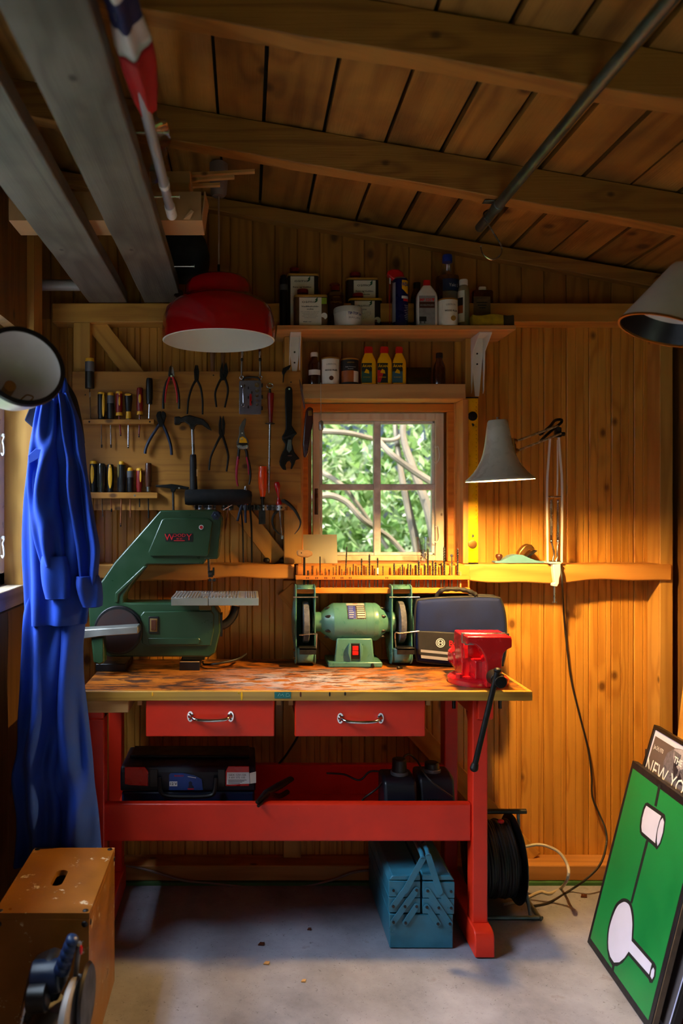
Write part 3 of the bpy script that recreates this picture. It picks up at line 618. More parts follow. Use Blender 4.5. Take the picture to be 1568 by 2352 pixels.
obj('sanding_disc', B().cyl((dc[0], 2.7815, dc[2]), (dc[0], 2.771, dc[2]), .079, n=44).m(1).cyl((dc[0], 2.7708, dc[2]), (dc[0], 2.7695, dc[2]), .0765, n=44), [M['darksteel'], pbr('brown sanding paper', '#2c1712', .9, var=.3, scale=30)], t)
obj('disc_table', B().px([(183, 1447), (314, 1439), (317, 1441), (317, 1456), (232, 1462), (190, 1468), (183, 1468)], 2.68, .07), pbr('grey cast metal', '#8b8a84', .45, .7, var=.1), t, bev=.003)
obj('disc_bracket', B().px([(208, 1464), (238, 1462), (239, 1500), (240, 1522), (228, 1528), (214, 1522), (212, 1500)], 2.69, .05), M['green'], t, bev=.006)
obj('base_foot', B().box(PX(222, 2.8), PX(290, 2.8), 2.78, 2.98, bt + .0005, bt + .028), M['black'], t, bev=.003)
obj('base_foot', B().box(PX(418, 2.83), PX(470, 2.83), 2.83, 2.98, bt + .0305, bt + .052), M['green'], t, bev=.003)
tag(obj('wood_block', B().box(PX(412, 2.8), PX(458, 2.8), 2.80, 2.985, bt + .0005, bt + .0295).m(1).box(PX(412, 2.8) + .001, PX(458, 2.8) - .001, 2.803, 2.98, bt + .0296, bt + .0302), [M['black'], M['drawerwood']], bev=.003), 'small black block with bare wooden top under the bandsaw foot', 'block')
pw = cr([pt(466, 1520, 2.9), pt(470, 1526, 2.86), pt(500, 1524, 2.82), pt(545, 1514, 2.86), pt(565, 1502, 2.93)], 6)
pw = [V((p.x, p.y, max(p.z, bt + .0045) if p.y < 2.905 else p.z)) for p in pw]
obj('power_cord', B().tube(pw, .004, 8), M['cordb'], t)

# ---------------------------------------------------------------- bench grinder
Yg = 2.925; kg = Yg / F
gx, gz = PX(812, Yg), PZ(1428, Yg)
t = thing('bench_grinder', 'hammered green double wheel bench grinder with red rocker switch', 'grinder', (gx, Yg, bt))
def gu(u): return PX(u, Yg)
prof = [(0.5, 716), (22, 716), (22.5, 736), (27, 741), (42, 762), (43, 765), (43, 836), (43.6, 836), (43.6, 852), (43, 853), (43, 862), (41, 866), (25, 884), (23, 887), (23, 905), (.5, 905)]
obj('motor_housing', B().lathe([(r * kg, gu(u)) for r, u in prof], (0, Yg, gz), (1, 0, 0), 44), M['hammergreen'], t, smooth=30)
# vent slots in the end cones
for u, sg in ((752, -1), (872, 1)):
    for a in (-28, 28, -70, 70):
        ra = math.radians(a); rr_ = 34.5 * kg
        c = V((gu(u), Yg - math.cos(ra) * rr_, gz + math.sin(ra) * rr_)); obj('vent_slot', B().ball(c, (.015, .005, .006), 12, 6), M['black'], t)
R = 43.0 * kg
npl = B()
def onmotor(u, a, r): return V((gu(u), Yg - math.cos(a) * r, gz + math.sin(a) * r))
def mquad(u0, u1, a0, a1, r, mi):
    npl.m(mi); n = 6
    for i in range(n):
        q = [math.radians(a0 + (a1 - a0) * j / n) for j in (i, i + 1)]
        npl._f([npl.bm.verts.new(onmotor(u, a, r)) for u, a in ((u0, q[0]), (u1, q[0]), (u1, q[1]), (u0, q[1]))])
mquad(793, 834, 16, 82, R + .0006, 0); mquad(793.5, 833.5, 66, 81, R + .0009, 1)
mquad(795, 812, 17, 64, R + .0009, 2); mquad(813, 833, 17, 64, R + .0009, 3)
for i in range(6): mquad(815, 832, 20 + i * 7.5, 24 + i * 7.5, R + .0012, 1); mquad(797, 806 + (i % 3), 21 + i * 7.5, 23 + i * 7.5, R + .0012, 1)
mquad(808, 819, 75, 78.5, R + .0012, 4)
obj('rating_plate', npl, [M['steel'], pbr('brushed plate', '#b7b4ae', .4, .3, var=.1), M['blueink'], M['ink'], M['redink']], t, flip=False)
yb0 = 2.86
obj('pedestal', B().ext([pt(773, 1466, yb0 + .004), pt(854, 1466, yb0 + .004), pt(860, 1523, yb0), pt(767, 1523, yb0)], [pt(773, 1466, 2.985), pt(854, 1466, 2.985), pt(860, 1523, 2.99), pt(767, 1523, 2.99)]), M['hammergreen'], t, bev=.005)
obj('base_plate', B().box(PX(754, 2.85), PX(878, 2.85), 2.85, 3.0, bt + .0005, PZ(1521, 2.85)), M['hammergreen'], t, bev=.004)
rs = B(); rs.m(1).px([(805, 1478), (829, 1478), (830, 1514), (804, 1514)], yb0 - .005, .006).m(0).px([(809, 1484), (823, 1484), (823, 1495), (809, 1494)], yb0 - .0085, .004).px([(809, 1495), (823, 1496), (823, 1505), (809, 1505)], yb0 - .010, .005)
obj('rocker_switch', rs, [M['redp'], M['black']], t, bev=.001)
ck = B(); ck.px([(803, 1478), (806, 1479), (806, 1519), (803, 1515), (799, 1500), (800, 1486)], yb0 - .013, .0135); ck.px([(826, 1479), (829, 1478), (833, 1486), (833, 1500), (829, 1515), (827, 1519)], yb0 - .013, .0135)
obj('switch_guard', ck, M['hammergreen'], t, bev=.002)
obj('base_bolt', B().cyl((PX(856, 2.84), 2.849, bt + .012), (PX(856, 2.84), 2.838, bt + .006), .006, n=6), M['darksteel'], t)
for nm, ua, ub in (('l', 676, 722), ('r', 893, 940)):
    xa, xb = gu(ua), gu(ub); th = .005
    # cheeks: a tall hood outline around the wheel, open towards the room
    chk = cr([(-.052, .128, 0), (-.03, .140, 0), (.01, .138, 0), (.06, .10, 0), (.092, .03, 0), (.088, -.05, 0), (.06, -.115, 0), (.01, -.148, 0), (-.035, -.150, 0), (-.06, -.13, 0), (-.056, -.085, 0), (-.052, -.02, 0), (-.05, .05, 0)], 4, True)
    gd = B()
    for x0, x1 in ((xa, xa + th), (xb - th, xb)):
        gd.prismx([(Yg + p.x, gz + p.y) for p in chk], x0, x1)
    obj('wheel_guard', gd, M['hammergreen'], t, bev=.0015)
    op = cr([(-.05, .128, 0), (-.03, .138, 0), (.01, .136, 0), (.06, .098, 0), (.09, .03, 0), (.086, -.05, 0), (.06, -.112, 0), (.01, -.145, 0), (-.035, -.147, 0), (-.057, -.128, 0), (-.054, -.088, 0)], 4)
    bd = B(); n = len(op)
    for i in range(n - 1):
        a, c = op[i], op[i + 1]
        bd._f([bd.bm.verts.new(q) for q in ((xa + th, Yg + a.x, gz + a.y), (xb - th, Yg + a.x, gz + a.y), (xb - th, Yg + c.x, gz + c.y), (xa + th, Yg + c.x, gz + c.y))])
    bmesh.ops.remove_doubles(bd.bm, verts=bd.bm.verts, dist=1e-5)
    o = obj('guard_band', bd, M['hammergreen'], t); md = o.modifiers.new('Solid', 'SOLIDIFY'); md.thickness = .003
    oc = gu(ua) if nm == 'l' else gu(ub); d = -1 if nm == 'l' else 1
    obj('side_cover', B().lathe([(.082, 0), (.078, .003), (.05, .007), (0, .008)], (oc, Yg + .018, gz - .003), (d, 0, 0), 36), M['hammergreen'], t)
    xm = (xa + xb) / 2
    obj('grinding_wheel', B().lathe([(0, -.011), (.074, -.011), (.077, -.009), (.077, .009), (.074, .011), (0, .011)], (xm + .003, Yg, gz), (1, 0, 0), 44), pbr('grinding stone', '#5a5c66', .9, var=.4, scale=90, bump=.8, bscale=350), t)
    obj('hood_pin', B().cyl((xa - .008, Yg - .054, gz + .098), (xb + .008 + (.018 if nm == 'r' else 0), Yg - .054, gz + .098), .0022, n=8), M['steel'], t)
    obj('tool_rest', B().box(xa + .012, xb - .002, Yg - .10, Yg - .055, gz - .088, gz - .080).box(xa + .012, xb - .002, Yg - .10, Yg - .094, gz - .104, gz - .0801), M['darksteel'], t, bev=.001)
    ew = cr([(xa + .012, Yg - .085, gz - .036), (xb - .004, Yg - .088, gz - .031), (xb, Yg - .085, gz - .04), (xb - .001, Yg - .065, gz - .095)], 4) if nm == 'l' else cr([(xa + .015, Yg - .065, gz - .09), (xa + .006, Yg - .088, gz - .03), (xa + .024, Yg - .095, gz - .028), (xb - .002, Yg - .095, gz - .022), (xb + .016, Yg - .092, gz - .021)], 4)
    obj('spark_arm', B().tube(ew, .0028, 8), M['steel'], t)
    for q in ((-.03, -.1), (-.035, -.13)): obj('guard_bolt', B().cyl((oc, Yg + q[0], gz + q[1]), (oc + d * .008, Yg + q[0], gz + q[1]), .0055, n=6), M['brass'] if nm == 'l' else M['darksteel'], t)
tag(obj('bolt', B().cyl((PX(916, 2.82), 2.82, bt + .0045), (PX(924, 2.82), 2.83, bt + .0045), .004, n=8).cyl((PX(912, 2.82), 2.818, bt + .0065), (PX(916, 2.82), 2.82, bt + .0065), .006, n=6), M['darksteel']), 'loose dark bolt lying on the bench beside the grinder wheel', 'bolt')

# ---------------------------------------------------------------- tool bag
Yt = 2.862
t = thing('tool_bag', 'padded blue grey zip tool bag with black pocket standing against the wall', 'bag', (PX(1052, 2.94), 2.9, bt))
def bagring(s, y):
    o = cr([(952, 1385, 0), (965, 1377, 0), (1040, 1372, 0), (1130, 1372, 0), (1146, 1382, 0), (1155, 1420, 0), (1157, 1480, 0), (1150, 1522, 0), (1140, 1527, 0), (1050, 1527, 0), (965, 1519, 0), (953, 1510, 0), (949, 1470, 0), (949, 1420, 0)], 4, True)
    cx, cz = PX(1052, Yt), PZ(1450, Yt)
    return [(cx + (PX(p.x, Yt) - cx) * s, y, cz + (PZ(p.y, Yt) - cz) * s) for p in o]
zmin = min(p[2] for p in bagring(1, Yt)); dz = bt + .006 - zmin
def lift(r): return [(a + .008, y, z + dz) for a, y, z in r]
obj('bag_body', B().loft([lift(bagring(s, y)) for s, y in ((.90, Yt - .012), (.95, Yt - .010), (.985, Yt - .004), (1, Yt + .006), (1, Yt + .04), (1.0, Yt + .06), (.97, Yt + .072), (.9, Yt + .075))]), M['nylon'], t, smooth=60)
for y in (Yt + .004, Yt + .064): obj('piping', B().tube(lift(bagring(1.004, y)), .005, 8, True), M['rubber'], t)
def bp(u, v, y): q = pt(u, v, y); return (q[0] + .008, q[1], q[2] + dz)
yp = Yt - .0135
pk = B().prism([(bp(u, v, yp)[0], bp(u, v, yp)[2]) for u, v in ((953, 1448), (1000, 1450), (1100, 1456), (1150, 1462), (1148, 1508), (1138, 1518), (1050, 1518), (967, 1510), (955, 1502))], yp - .003, yp + .012)
p_ = obj('front_pocket', pk, pbr('black nylon', '#131318', .7, var=.3, scale=60), t, bev=.004)
y = yp - .0031
st = B(); st.prism([(bp(u, v, y)[0], bp(u, v, y)[2]) for u, v in ((961, 1491), (1060, 1501), (1060, 1507), (961, 1497))], y - .0006, y); st.prism([(bp(u, v, y)[0], bp(u, v, y)[2]) for u, v in ((961, 1504), (1060, 1514), (1060, 1521), (962, 1511))], y - .0006, y)
obj('reflective_stripe', st, M['silver'], p_)
lg = B(); c = V(bp(1006, 1476, y))
ringp = [(c.x + .0155 * math.cos(a), y - .0006, c.z + .0155 * math.sin(a)) for a in [2 * math.pi * i / 28 for i in range(28)]]
lg.tube(ringp, .0012, 6, True); ringp = [(c.x + .0105 * math.cos(a), y - .0006, c.z + .0105 * math.sin(a)) for a in [2 * math.pi * i / 24 for i in range(24)]]
lg.tube(ringp, .0009, 6, True)
for dx in (-.0055, .0055): lg.box(c.x + dx - .0011, c.x + dx + .0011, y - .0014, y - .0002, c.z - .009, c.z + .009)
lg.box(c.x - .0055, c.x + .0055, y - .0014, y - .0002, c.z - .0011, c.z + .0011)
lg.m(1).txt('BOSCH', bp(1025, 1478, y), .0205, align='LEFT', bold=.02, sx=1.0)
lg.m(0).box(c.x + .033, c.x + .046, y - .001, y - .0003, c.z - .024, c.z - .019)
obj('logo', lg, [M['whiteink'], M['redink']], p_)
hp = cr([bp(996, 1374, 2.872), bp(1001, 1361, 2.866), bp(1018, 1353, 2.86), bp(1048, 1353, 2.86), bp(1073, 1358, 2.86), bp(1088, 1366, 2.866), bp(1096, 1376, 2.872)], 5)
n = len(hp); obj('handle', B().tube(hp, [.0085 + (.0015 * math.sin(i * 1.9) if 5 < i < n - 6 else -.002) for i in range(n)], 10), M['rubber'], t)
# ---------------------------------------------------------------- vise
Yv = 2.62
t = thing('bench_vise', 'red bench vise with long black handle bolted to the bench corner', 'vise', (PX(1096, Yv), Yv, bt))
vcx = PX(1097, Yv)
obj('swivel_base', B().lathe([(0, 0), (.099, 0), (.1, .006), (.099, .016), (.094, .021), (.075, .024), (0, .024)], (vcx, Yv, bt + .0005), n=44), M['visered'], t)
for dx, dy in ((-.072, -.035), (.078, .03)): obj('base_bolt', B().cyl((vcx + dx, Yv + dy, bt + .02), (vcx + dx, Yv + dy, bt + .034), .012, n=6), M['visered'], t, bev=.0015)
for u, v in ((1042, 1620), (1148, 1620)): obj('bolt_end', B().cyl((PX(u, 2.6), 2.6, bt - .0305), (PX(u, 2.6), 2.6, PZ(1627, 2.6) + .0), .006, n=10), M['black'], t)
obj('fixed_jaw', B().px([(1059, 1456), (1164, 1456), (1165, 1486), (1146, 1502), (1146, 1558), (1060, 1562), (1060, 1502), (1058, 1482)], 2.60, .09), M['visered'], t, bev=.004)
obj('anvil', B().px([(1041, 1503), (1056, 1488), (1110, 1488), (1110, 1545), (1060, 1548), (1041, 1527)], 2.69, .08), M['visered'], t, bev=.004)
mj = [(1072, 1462), (1174, 1462), (1176, 1470), (1176, 1487), (1164, 1493), (1156, 1502), (1153, 1515), (1152, 1579), (1116, 1579), (1117, 1530), (1113, 1508), (1104, 1491), (1092, 1481), (1080, 1478), (1072, 1481)]
obj('moving_jaw', B().px(mj, 2.50, .052), M['visered'], t, bev=.004, seg=3)
obj('slide', B().box(PX(1090, 2.55), PX(1150, 2.55), 2.545, 2.70, bt + .022, .925), M['visered'], t, bev=.004)
obj('side_lug', B().px([(1064, 1478), (1074, 1478), (1075, 1512), (1066, 1514)], 2.585, .04), M['visered'], t, bev=.002)
obj('side_lug', B().px([(1054, 1497), (1064, 1497), (1064, 1510), (1055, 1508)], 2.66, .03), M['visered'], t, bev=.002)
for y0 in (2.5525, 2.588): obj('jaw_plate', B().box(PX(1068, 2.55), PX(1170, 2.55), y0, y0 + .0105, .975, 1.0125 if y0 < 2.57 else 1.009), M['steel'], t, bev=.001)
sc = V(P(1140, 1560, 2.47))
obj('screw_boss', B().cyl((sc.x, 2.4995, sc.z + .002), (sc.x, 2.455, sc.z), .025, .023, 24).cyl((sc.x, 2.455, sc.z), (sc.x, 2.425, sc.z), .0205, .019, 24), M['blacksteel'], t, bev=.002)
a, c = P(1142, 1541, 2.44), P(1089, 1762, 2.44); d = (c - a).normalized()
obj('handle_bar', B().cyl(a, c, .0088, n=16).ball(a - d * .002, (.0125, .0125, .009), 14, 8).cyl(c - d * .012, c + d * .004, .0105, .013, 16).ball(c + d * .004, (.013, .013, .011), 14, 8), M['blacksteel'], t)

# ---------------------------------------------------------------- blue coverall on its peg
Yc = 2.41
t = thing('coverall', 'blue work coverall hanging on the wall beside the left window', 'coverall', (PX(130, Yc), Yc, PZ(1985, Yc)))
rc = random.Random(5)
def cloth(levels, dep, kk=7, amp=.011, n=72, seed=1, y0=Yc, sub=7, tight=1.0):
    r = random.Random(seed); ph = [r.uniform(0, 6.28) for _ in range(8)]
    L = cr([(l[0], l[1], l[2]) for l in levels], sub); D = cr([(l[3] if len(l) > 3 else dep, 0, 0) for l in levels], sub); out = []
    for li, (q, dv) in enumerate(zip(L, D)):
        dd = dv.x
        u0, u1, v = q; cx = (PX(u0, y0) + PX(u1, y0)) / 2; hw = (PX(u1, y0) - PX(u0, y0)) / 2; z = PZ(v, y0); ring = []
        for j in range(n):
            a = 2 * math.pi * j / n; s = v / 60.0
            f = math.sin(kk * a + ph[0] + .35 * math.sin(s + ph[1])) * .55 + math.sin((kk * 2 - 3) * a + ph[2] + .5 * math.sin(s * .6 + ph[3])) * .3 + math.sin(a * 3 + s * .9 + ph[4]) * .35
            f += .5 * math.sin(s * 2.2 + 4 * a + ph[5]) * max(0, math.sin(s * .5 + ph[6]))
            am = amp * 1.7 * (.35 + .65 * abs(math.sin(a)))
            ring.append((cx + math.cos(a) * (hw + f * am * .35), y0 + math.sin(a) * (dd + f * am * 1.5), z + .0))
        out.append(ring)
    return out
obj('torso', B().loft(cloth([(104, 150, 885, .035), (88, 165, 925, .05), (76, 178, 985, .06), (66, 192, 1060, .065), (57, 203, 1150, .065), (54, 208, 1260, .065), (56, 205, 1340, .062), (57, 203, 1385, .058), (58, 199, 1420, .053), (59, 197, 1432, .05)], .06, 6, .014, seed=3)), M['cloth'], t, smooth=180)
obj('trouser_leg', B().loft(cloth([(74, 150, 1335, .036), (60, 158, 1395, .05), (56, 155, 1435, .053), (54, 151, 1490, .052), (50, 148, 1560, .05), (44, 142, 1640, .052), (38, 136, 1720, .052), (30, 134, 1780, .05), (38, 140, 1860, .046), (40, 142, 1920, .044), (34, 140, 1985, .046)], .05, 5, .012, seed=9, y0=Yc + .014)), M['cloth'], t, smooth=180)
obj('trouser_leg', B().loft(cloth([(124, 186, 1335, .034), (116, 196, 1395, .047), (117, 195, 1435, .05), (120, 189, 1490, .048), (118, 190, 1560, .048), (116, 200, 1640, .05), (118, 212, 1740, .05), (122, 222, 1840, .048), (126, 232, 1930, .046), (126, 234, 1985, .046)], .05, 4, .012, seed=14, y0=Yc + .026)), M['cloth'], t, smooth=180)
sl = B().loft(cloth([(92, 128, 915, .03), (78, 130, 980, .036), (70, 132, 1060, .04), (66, 134, 1140, .042), (76, 142, 1220, .042), (88, 146, 1270, .038), (98, 146, 1300, .034)], .04, 4, .012, seed=21, y0=Yc - .075))
s1 = obj('sleeve', sl, M['cloth'], t, smooth=180)
obj('cuff', B().loft(cloth([(97, 150, 1277, .038), (94, 158, 1298, .043), (98, 162, 1340, .043), (106, 160, 1371, .04), (106.5, 159.5, 1372, .0395), (112, 155, 1372.5, .031), (112, 152, 1335, .028)], .03, 2, .006, n=48, seed=4, y0=Yc - .078)), M['cloth'], s1, smooth=180)
sl = B().loft(cloth([(132, 158, 905, .03), (142, 178, 960, .036), (150, 192, 1040, .04), (156, 206, 1120, .044), (164, 220, 1200, .045), (172, 231, 1262, .042), (178, 226, 1310, .036), (182, 222, 1345, .032)], .04, 4, .013, seed=33, y0=Yc - .035))
s2 = obj('sleeve', sl, M['cloth'], t, smooth=180)
obj('cuff', B().loft(cloth([(172, 227, 1322, .038), (172, 234, 1342, .043), (181, 237, 1370, .041), (190, 236, 1389, .038), (190.5, 235.5, 1390, .0375), (196, 230, 1390.5, .03), (194, 226, 1356, .026)], .03, 2, .006, n=48, seed=6, y0=Yc - .04)), M['cloth'], s2, smooth=180)
obj('collar', B().loft(cloth([(108, 150, 868, .02), (98, 156, 895, .036), (86, 160, 930, .05)], .04, 3, .006, n=40, seed=8, y0=Yc - .02)), M['cloth'], t, smooth=180)
fl = B()
for (pts, y) in (([(64, 1046), (82, 1030), (104, 1034), (101, 1046), (84, 1056), (66, 1066)], Yc - .118),):
    fl.px(pts, y, .004)
obj('pocket_flap', fl, M['cloth'], t, bev=.0015)
cap = B().loft(cloth([(128, 150, 872, .03), (120, 174, 910, .05), (112, 186, 955, .055), (110, 192, 990, .05), (112, 195, 1018, .045)], .05, 3, .008, n=48, seed=12, y0=2.545))
tag(obj('cap', cap, M['blackcloth'], smooth=180), 'black cloth cap hanging behind the shoulder of the blue coverall', 'cap')
lapel = B().px([(55, 965), (66, 938), (100, 930), (100, 990), (78, 985)], Yc + .06, .012)
tag(obj('scarf', lapel, M['navycloth'], bev=.004), 'navy cloth corner sticking out behind the coverall at its window side', 'cloth')
pg = B().cyl((-.742, 2.44, PZ(888, Yc)), (PX(126, Yc), 2.44, PZ(880, Yc)), .009, n=12).ball((PX(126, Yc), 2.44, PZ(880, Yc)), .012, 12, 8)
pg.box(-.762, -.742, 2.41, 2.47, PZ(888, Yc) - .05, PZ(888, Yc) + .05)
tag(obj('coat_peg', pg, M['drawerwood']), 'wooden coat peg on the window wall carrying the blue coverall', 'peg')

# ---------------------------------------------------------------- step box and the saw before it
sx0_, sx1_, sy0, sy1, szt = -.636, -.395, 1.976, 2.357, .40
t = thing('step_box', 'varnished plywood step stool box with a hand slot in the lid', 'stool', ((sx0_ + sx1_) / 2, (sy0 + sy1) / 2, 0))
hc = (-.516, 2.165)
def rectring(n, x0, x1, y0, y1, z):
    out = []
    for i in range(n):
        a = 2 * math.pi * (i + .5) / n; dx, dy = math.cos(a), math.sin(a)
        kx = ((x1 - hc[0]) if dx > 0 else (x0 - hc[0])) / dx; ky = ((y1 - hc[1]) if dy > 0 else (y0 - hc[1])) / dy; kk = min(kx, ky)
        out.append((hc[0] + dx * kk, hc[1] + dy * kk, z))
    cs = [(x1, y1), (x0, y1), (x0, y0), (x1, y0)]
    for cxy in cs:                       # snap the nearest sample to each true corner
        i = min(range(n), key=lambda k: (out[k][0] - cxy[0]) ** 2 + (out[k][1] - cxy[1]) ** 2); out[i] = (cxy[0], cxy[1], z)
    return out
def slotring(n, z):
    out = []
    for i in range(n):
        a = 2 * math.pi * (i + .5) / n; x, y = math.cos(a), math.sin(a)
        out.append((hc[0] + .0165 * x, hc[1] + .030 * (1 if y > 0 else -1) * (abs(y) > .3) + .0165 * y + (0 if abs(y) > .3 else .1 * y), z))
    return out
n = 56
obj('lid', B().loft([rectring(n, sx0_, sx1_, sy0, sy1, szt), slotring(n, szt), slotring(n, szt - .015), rectring(n, sx0_, sx1_, sy0, sy1, szt - .015)], closed=True), M['ply'], t)
b = B(); b.box(sx0_, sx1_, sy0, sy0 + .012, 0, szt - .0152); b.box(sx0_, sx1_, sy1 - .012, sy1, 0, szt - .0152); b.box(sx0_, sx0_ + .012, sy0 + .0121, sy1 - .0121, 0, szt - .0152); b.box(sx1_ - .012, sx1_, sy0 + .0121, sy1 - .0121, 0, szt - .0152)
obj('box_sides', b, M['ply'], t, bev=.002)
st = B()
for x in (sx0_ + .012, sx1_ - .012):
    for y in (sy0 + .012, sy1 - .012): st.ball((x, y, szt), (.008, .008, .0035), 12, 6)
    st.ball((x, sy0, szt - .028), (.008, .0035, .008), 12, 6)
for y in (sy0 + .012, sy1 - .012): st.ball((sx1_, y, szt - .028), (.0035, .008, .008), 12, 6)
obj('corner_stud', st, M['darksteel'], t)
ys = 1.76
t = thing('mitre_saw', 'dark blue electric saw with ribbed upright handle and pale blade guard, before the step box', 'saw', (PX(110, ys), ys, 0))
a, c = P(168, 2152, ys - .03), P(140, 2232, ys); hp = [a + (c - a) * i / 24 for i in range(25)]
hd = obj('handle', B().tube(hp, [.0135 + .005 * i / 24 - (.0035 if i % 5 == 4 else 0) - (.005 if i == 0 else 0) for i in range(25)], 14), M['bosch'], t, smooth=60)
obj('trigger', B().ball(P(186, 2182, ys - .03), (.0035, .005, .011), 10, 8), M['redp'], hd)
obj('grip_side', B().tube(cr([P(182, 2168, ys - .02), P(176, 2220, ys), P(172, 2262, ys + .01)], 6), .008, 10, flat=.7), M['greyp'], t)
obj('motor', B().cyl(P(76, 2245, ys + .03), P(138, 2240, ys + .03), .036, n=26).m(1).cyl(P(64, 2293, ys - .01), P(110, 2290, ys - .01), .03, n=24), [M['navy'], M['black']], t, bev=.004)
gc = P(166, 2345, ys - .02)
obj('blade_guard', B().lathe([(0, -.008), (.085, -.008), (.09, -.004), (.09, .006), (.084, .011), (0, .011)], gc, (1, -.10, 0), 40), pbr('pale guard', '#9c938e', .45, var=.08), t)
obj('guard_mark', B().box(gc.x + .012, gc.x + .0128, gc.y - .075, gc.y - .03, gc.z + .01, gc.z + .016), M['redink'], t)
obj('guard_cover', B().lathe([(0, -.004), (.07, -.004), (.076, 0), (.07, .006), (0, .008)], gc + V((.024, .03, .03)), (1, -.05, 0), 36), M['black'], t)
obj('arm', B().tube([P(125, 2300, ys + .02), P(95, 2345, ys + .03), V((PX(80, ys), ys + .06, .02))], [.03, .034, .04], 14), M['black'], t)
obj('base', B().box(-.53, -.40, 1.66, 1.93, 0, .035), M['darksteel'], t, bev=.004)
obj('housing', B().px([(66, 2228), (112, 2208), (146, 2226), (150, 2262), (132, 2300), (112, 2356), (40, 2356), (52, 2290)], ys + .02, .07), M['black'], t, bev=.012, seg=3)
obj('guide_rod', B().cyl(P(62, 2290, ys), P(48, 2350, ys), .005, n=8).cyl(P(102, 2275, ys), P(96, 2310, ys), .006, n=8), M['steel'], t)

# ---------------------------------------------------------------- overhead: planks, flag pole, boxes, pipe
pn = [(-.385, -.241, .003), (-.595, -.449, 0)]
labs = ['grey weathered plank overhead carrying the flag pole along its edge', 'grey weathered plank overhead nearest the left window']
for (x0, x1, q), lab in zip(pn, labs):
    r = random.Random(int(-x0 * 1000)); ysn = [-.4 + i * (3.37 / 30) for i in range(31)]
    o = [(x1 + r.uniform(-.0015, .0015), y) for y in ysn]
    if q: o = [(x, y) for x, y in o if y < 2.82] + [(x1 - .002, 2.84), (x1 - .016, 2.845), (x1 - .022, 2.87), (x1 - .012, 2.90), (x1 - .008, 2.93), (x1 + .004, 2.97)]
    o += [(x0 + r.uniform(-.0015, .0015), y) for y in ysn[::-1]]
    tag(obj('plank', B().prismz(o, 2.2, 2.243), M['plankY'], bev=.003), lab, 'plank')
fp = V((-.208, 0, 2.243))
t = thing('flag_pole', 'white flag pole with a furled red, white and blue flag, beside the overhead plank', 'flag', (fp.x, 1.5, fp.z))
obj('pole', B().cyl((fp.x, .7, fp.z), (fp.x, 2.13, fp.z), .0125, n=18).m(1).cyl((fp.x, 2.13, fp.z), (fp.x, 2.2, fp.z), .0145, n=18).cyl((fp.x, 1.98, fp.z), (fp.x, 2.0, fp.z), .0142, n=18), [M['silver'], M['white']], t)
segs = [(.72, 1.02, 'r'), (1.02, 1.10, 'w'), (1.10, 1.21, 'b'), (1.21, 1.245, 'w'), (1.245, 1.33, 'b2'), (1.33, 1.40, 'w'), (1.40, 1.63, 'r')]
flm = {'r': pbr('red flag cloth', '#a80d12', .8, var=.12), 'w': pbr('white flag cloth', '#c9c3bd', .8, var=.08), 'b': pbr('blue flag cloth', '#111a4a', .8, var=.1)}
ff = B(); order = ['r', 'w', 'b']
prev = None; nsg = 22
def flagring(y):
    a0 = y * 9; rr0 = .024 + .004 * math.sin(y * 23) - .012 * max(0, (y - 1.56) / .07)
    return [(fp.x + (rr0 + .0035 * math.sin(3 * a + a0) + .014 * max(0, math.cos(a - .5)) ** 6) * math.cos(a), y, fp.z + .004 + (rr0 + .006 * math.sin(4 * a - a0)) * math.sin(a)) for a in [2 * math.pi * j / 24 for j in range(24)]]
for y0, y1, k in segs:
    ff.m(order.index(k[0])); m_ = max(2, int((y1 - y0) / .02)); ff.loft([flagring(y0 + (y1 - y0) * i / m_) for i in range(m_ + 1)], cap=(y1 > 1.6 or y0 < .8))
bmesh.ops.remove_doubles(ff.bm, verts=ff.bm.verts, dist=1e-5)
obj('flag', ff, [flm[k] for k in order], t, smooth=80)
fm = B(); fpts = cr([P(334, 235, 1.7), P(352, 270, 1.75), P(372, 300, 1.8), P(378, 330, 1.85), P(362, 380, 1.95), P(368, 420, 2.0)], 4)
fm.loft([[p + V((.012 * math.sin(i * 1.3), -.02, .0)), p + V((.016, 0, .012 * math.cos(i))), p + V((-.018, .02, .006)), p + V((-.02, 0, -.008))] for i, p in enumerate(fpts)])
obj('plastic_sleeve', fm, M['film'], t)
tw = cr([P(374, 404, 2.02), P(384, 406, 2.0), P(388, 412, 2.0), P(378, 408, 2.0), P(386, 424, 2.0)], 4)
obj('string', B().tube(tw, .0012, 5), M['cordw'], t)
for v, Y, ue, g in ((305, 1.735, 387, 'holding the pole near the furled flag'), (452, 2.06, 412, 'under the bare end of the flag pole'), (612, 2.63, 446, 'beneath the cardboard box, with nothing on it')):
    zz = PZ(v, Y)
    tag(obj('nail', B().cyl((-.25, Y, zz), (PX(ue, Y), Y, zz), .0026, n=8).cyl((PX(ue, Y) - .001, Y, zz), (PX(ue, Y) + .001, Y, zz), .006, n=10), M['steel']), 'long bright nail in the overhead plank, ' + g, 'nail', None)
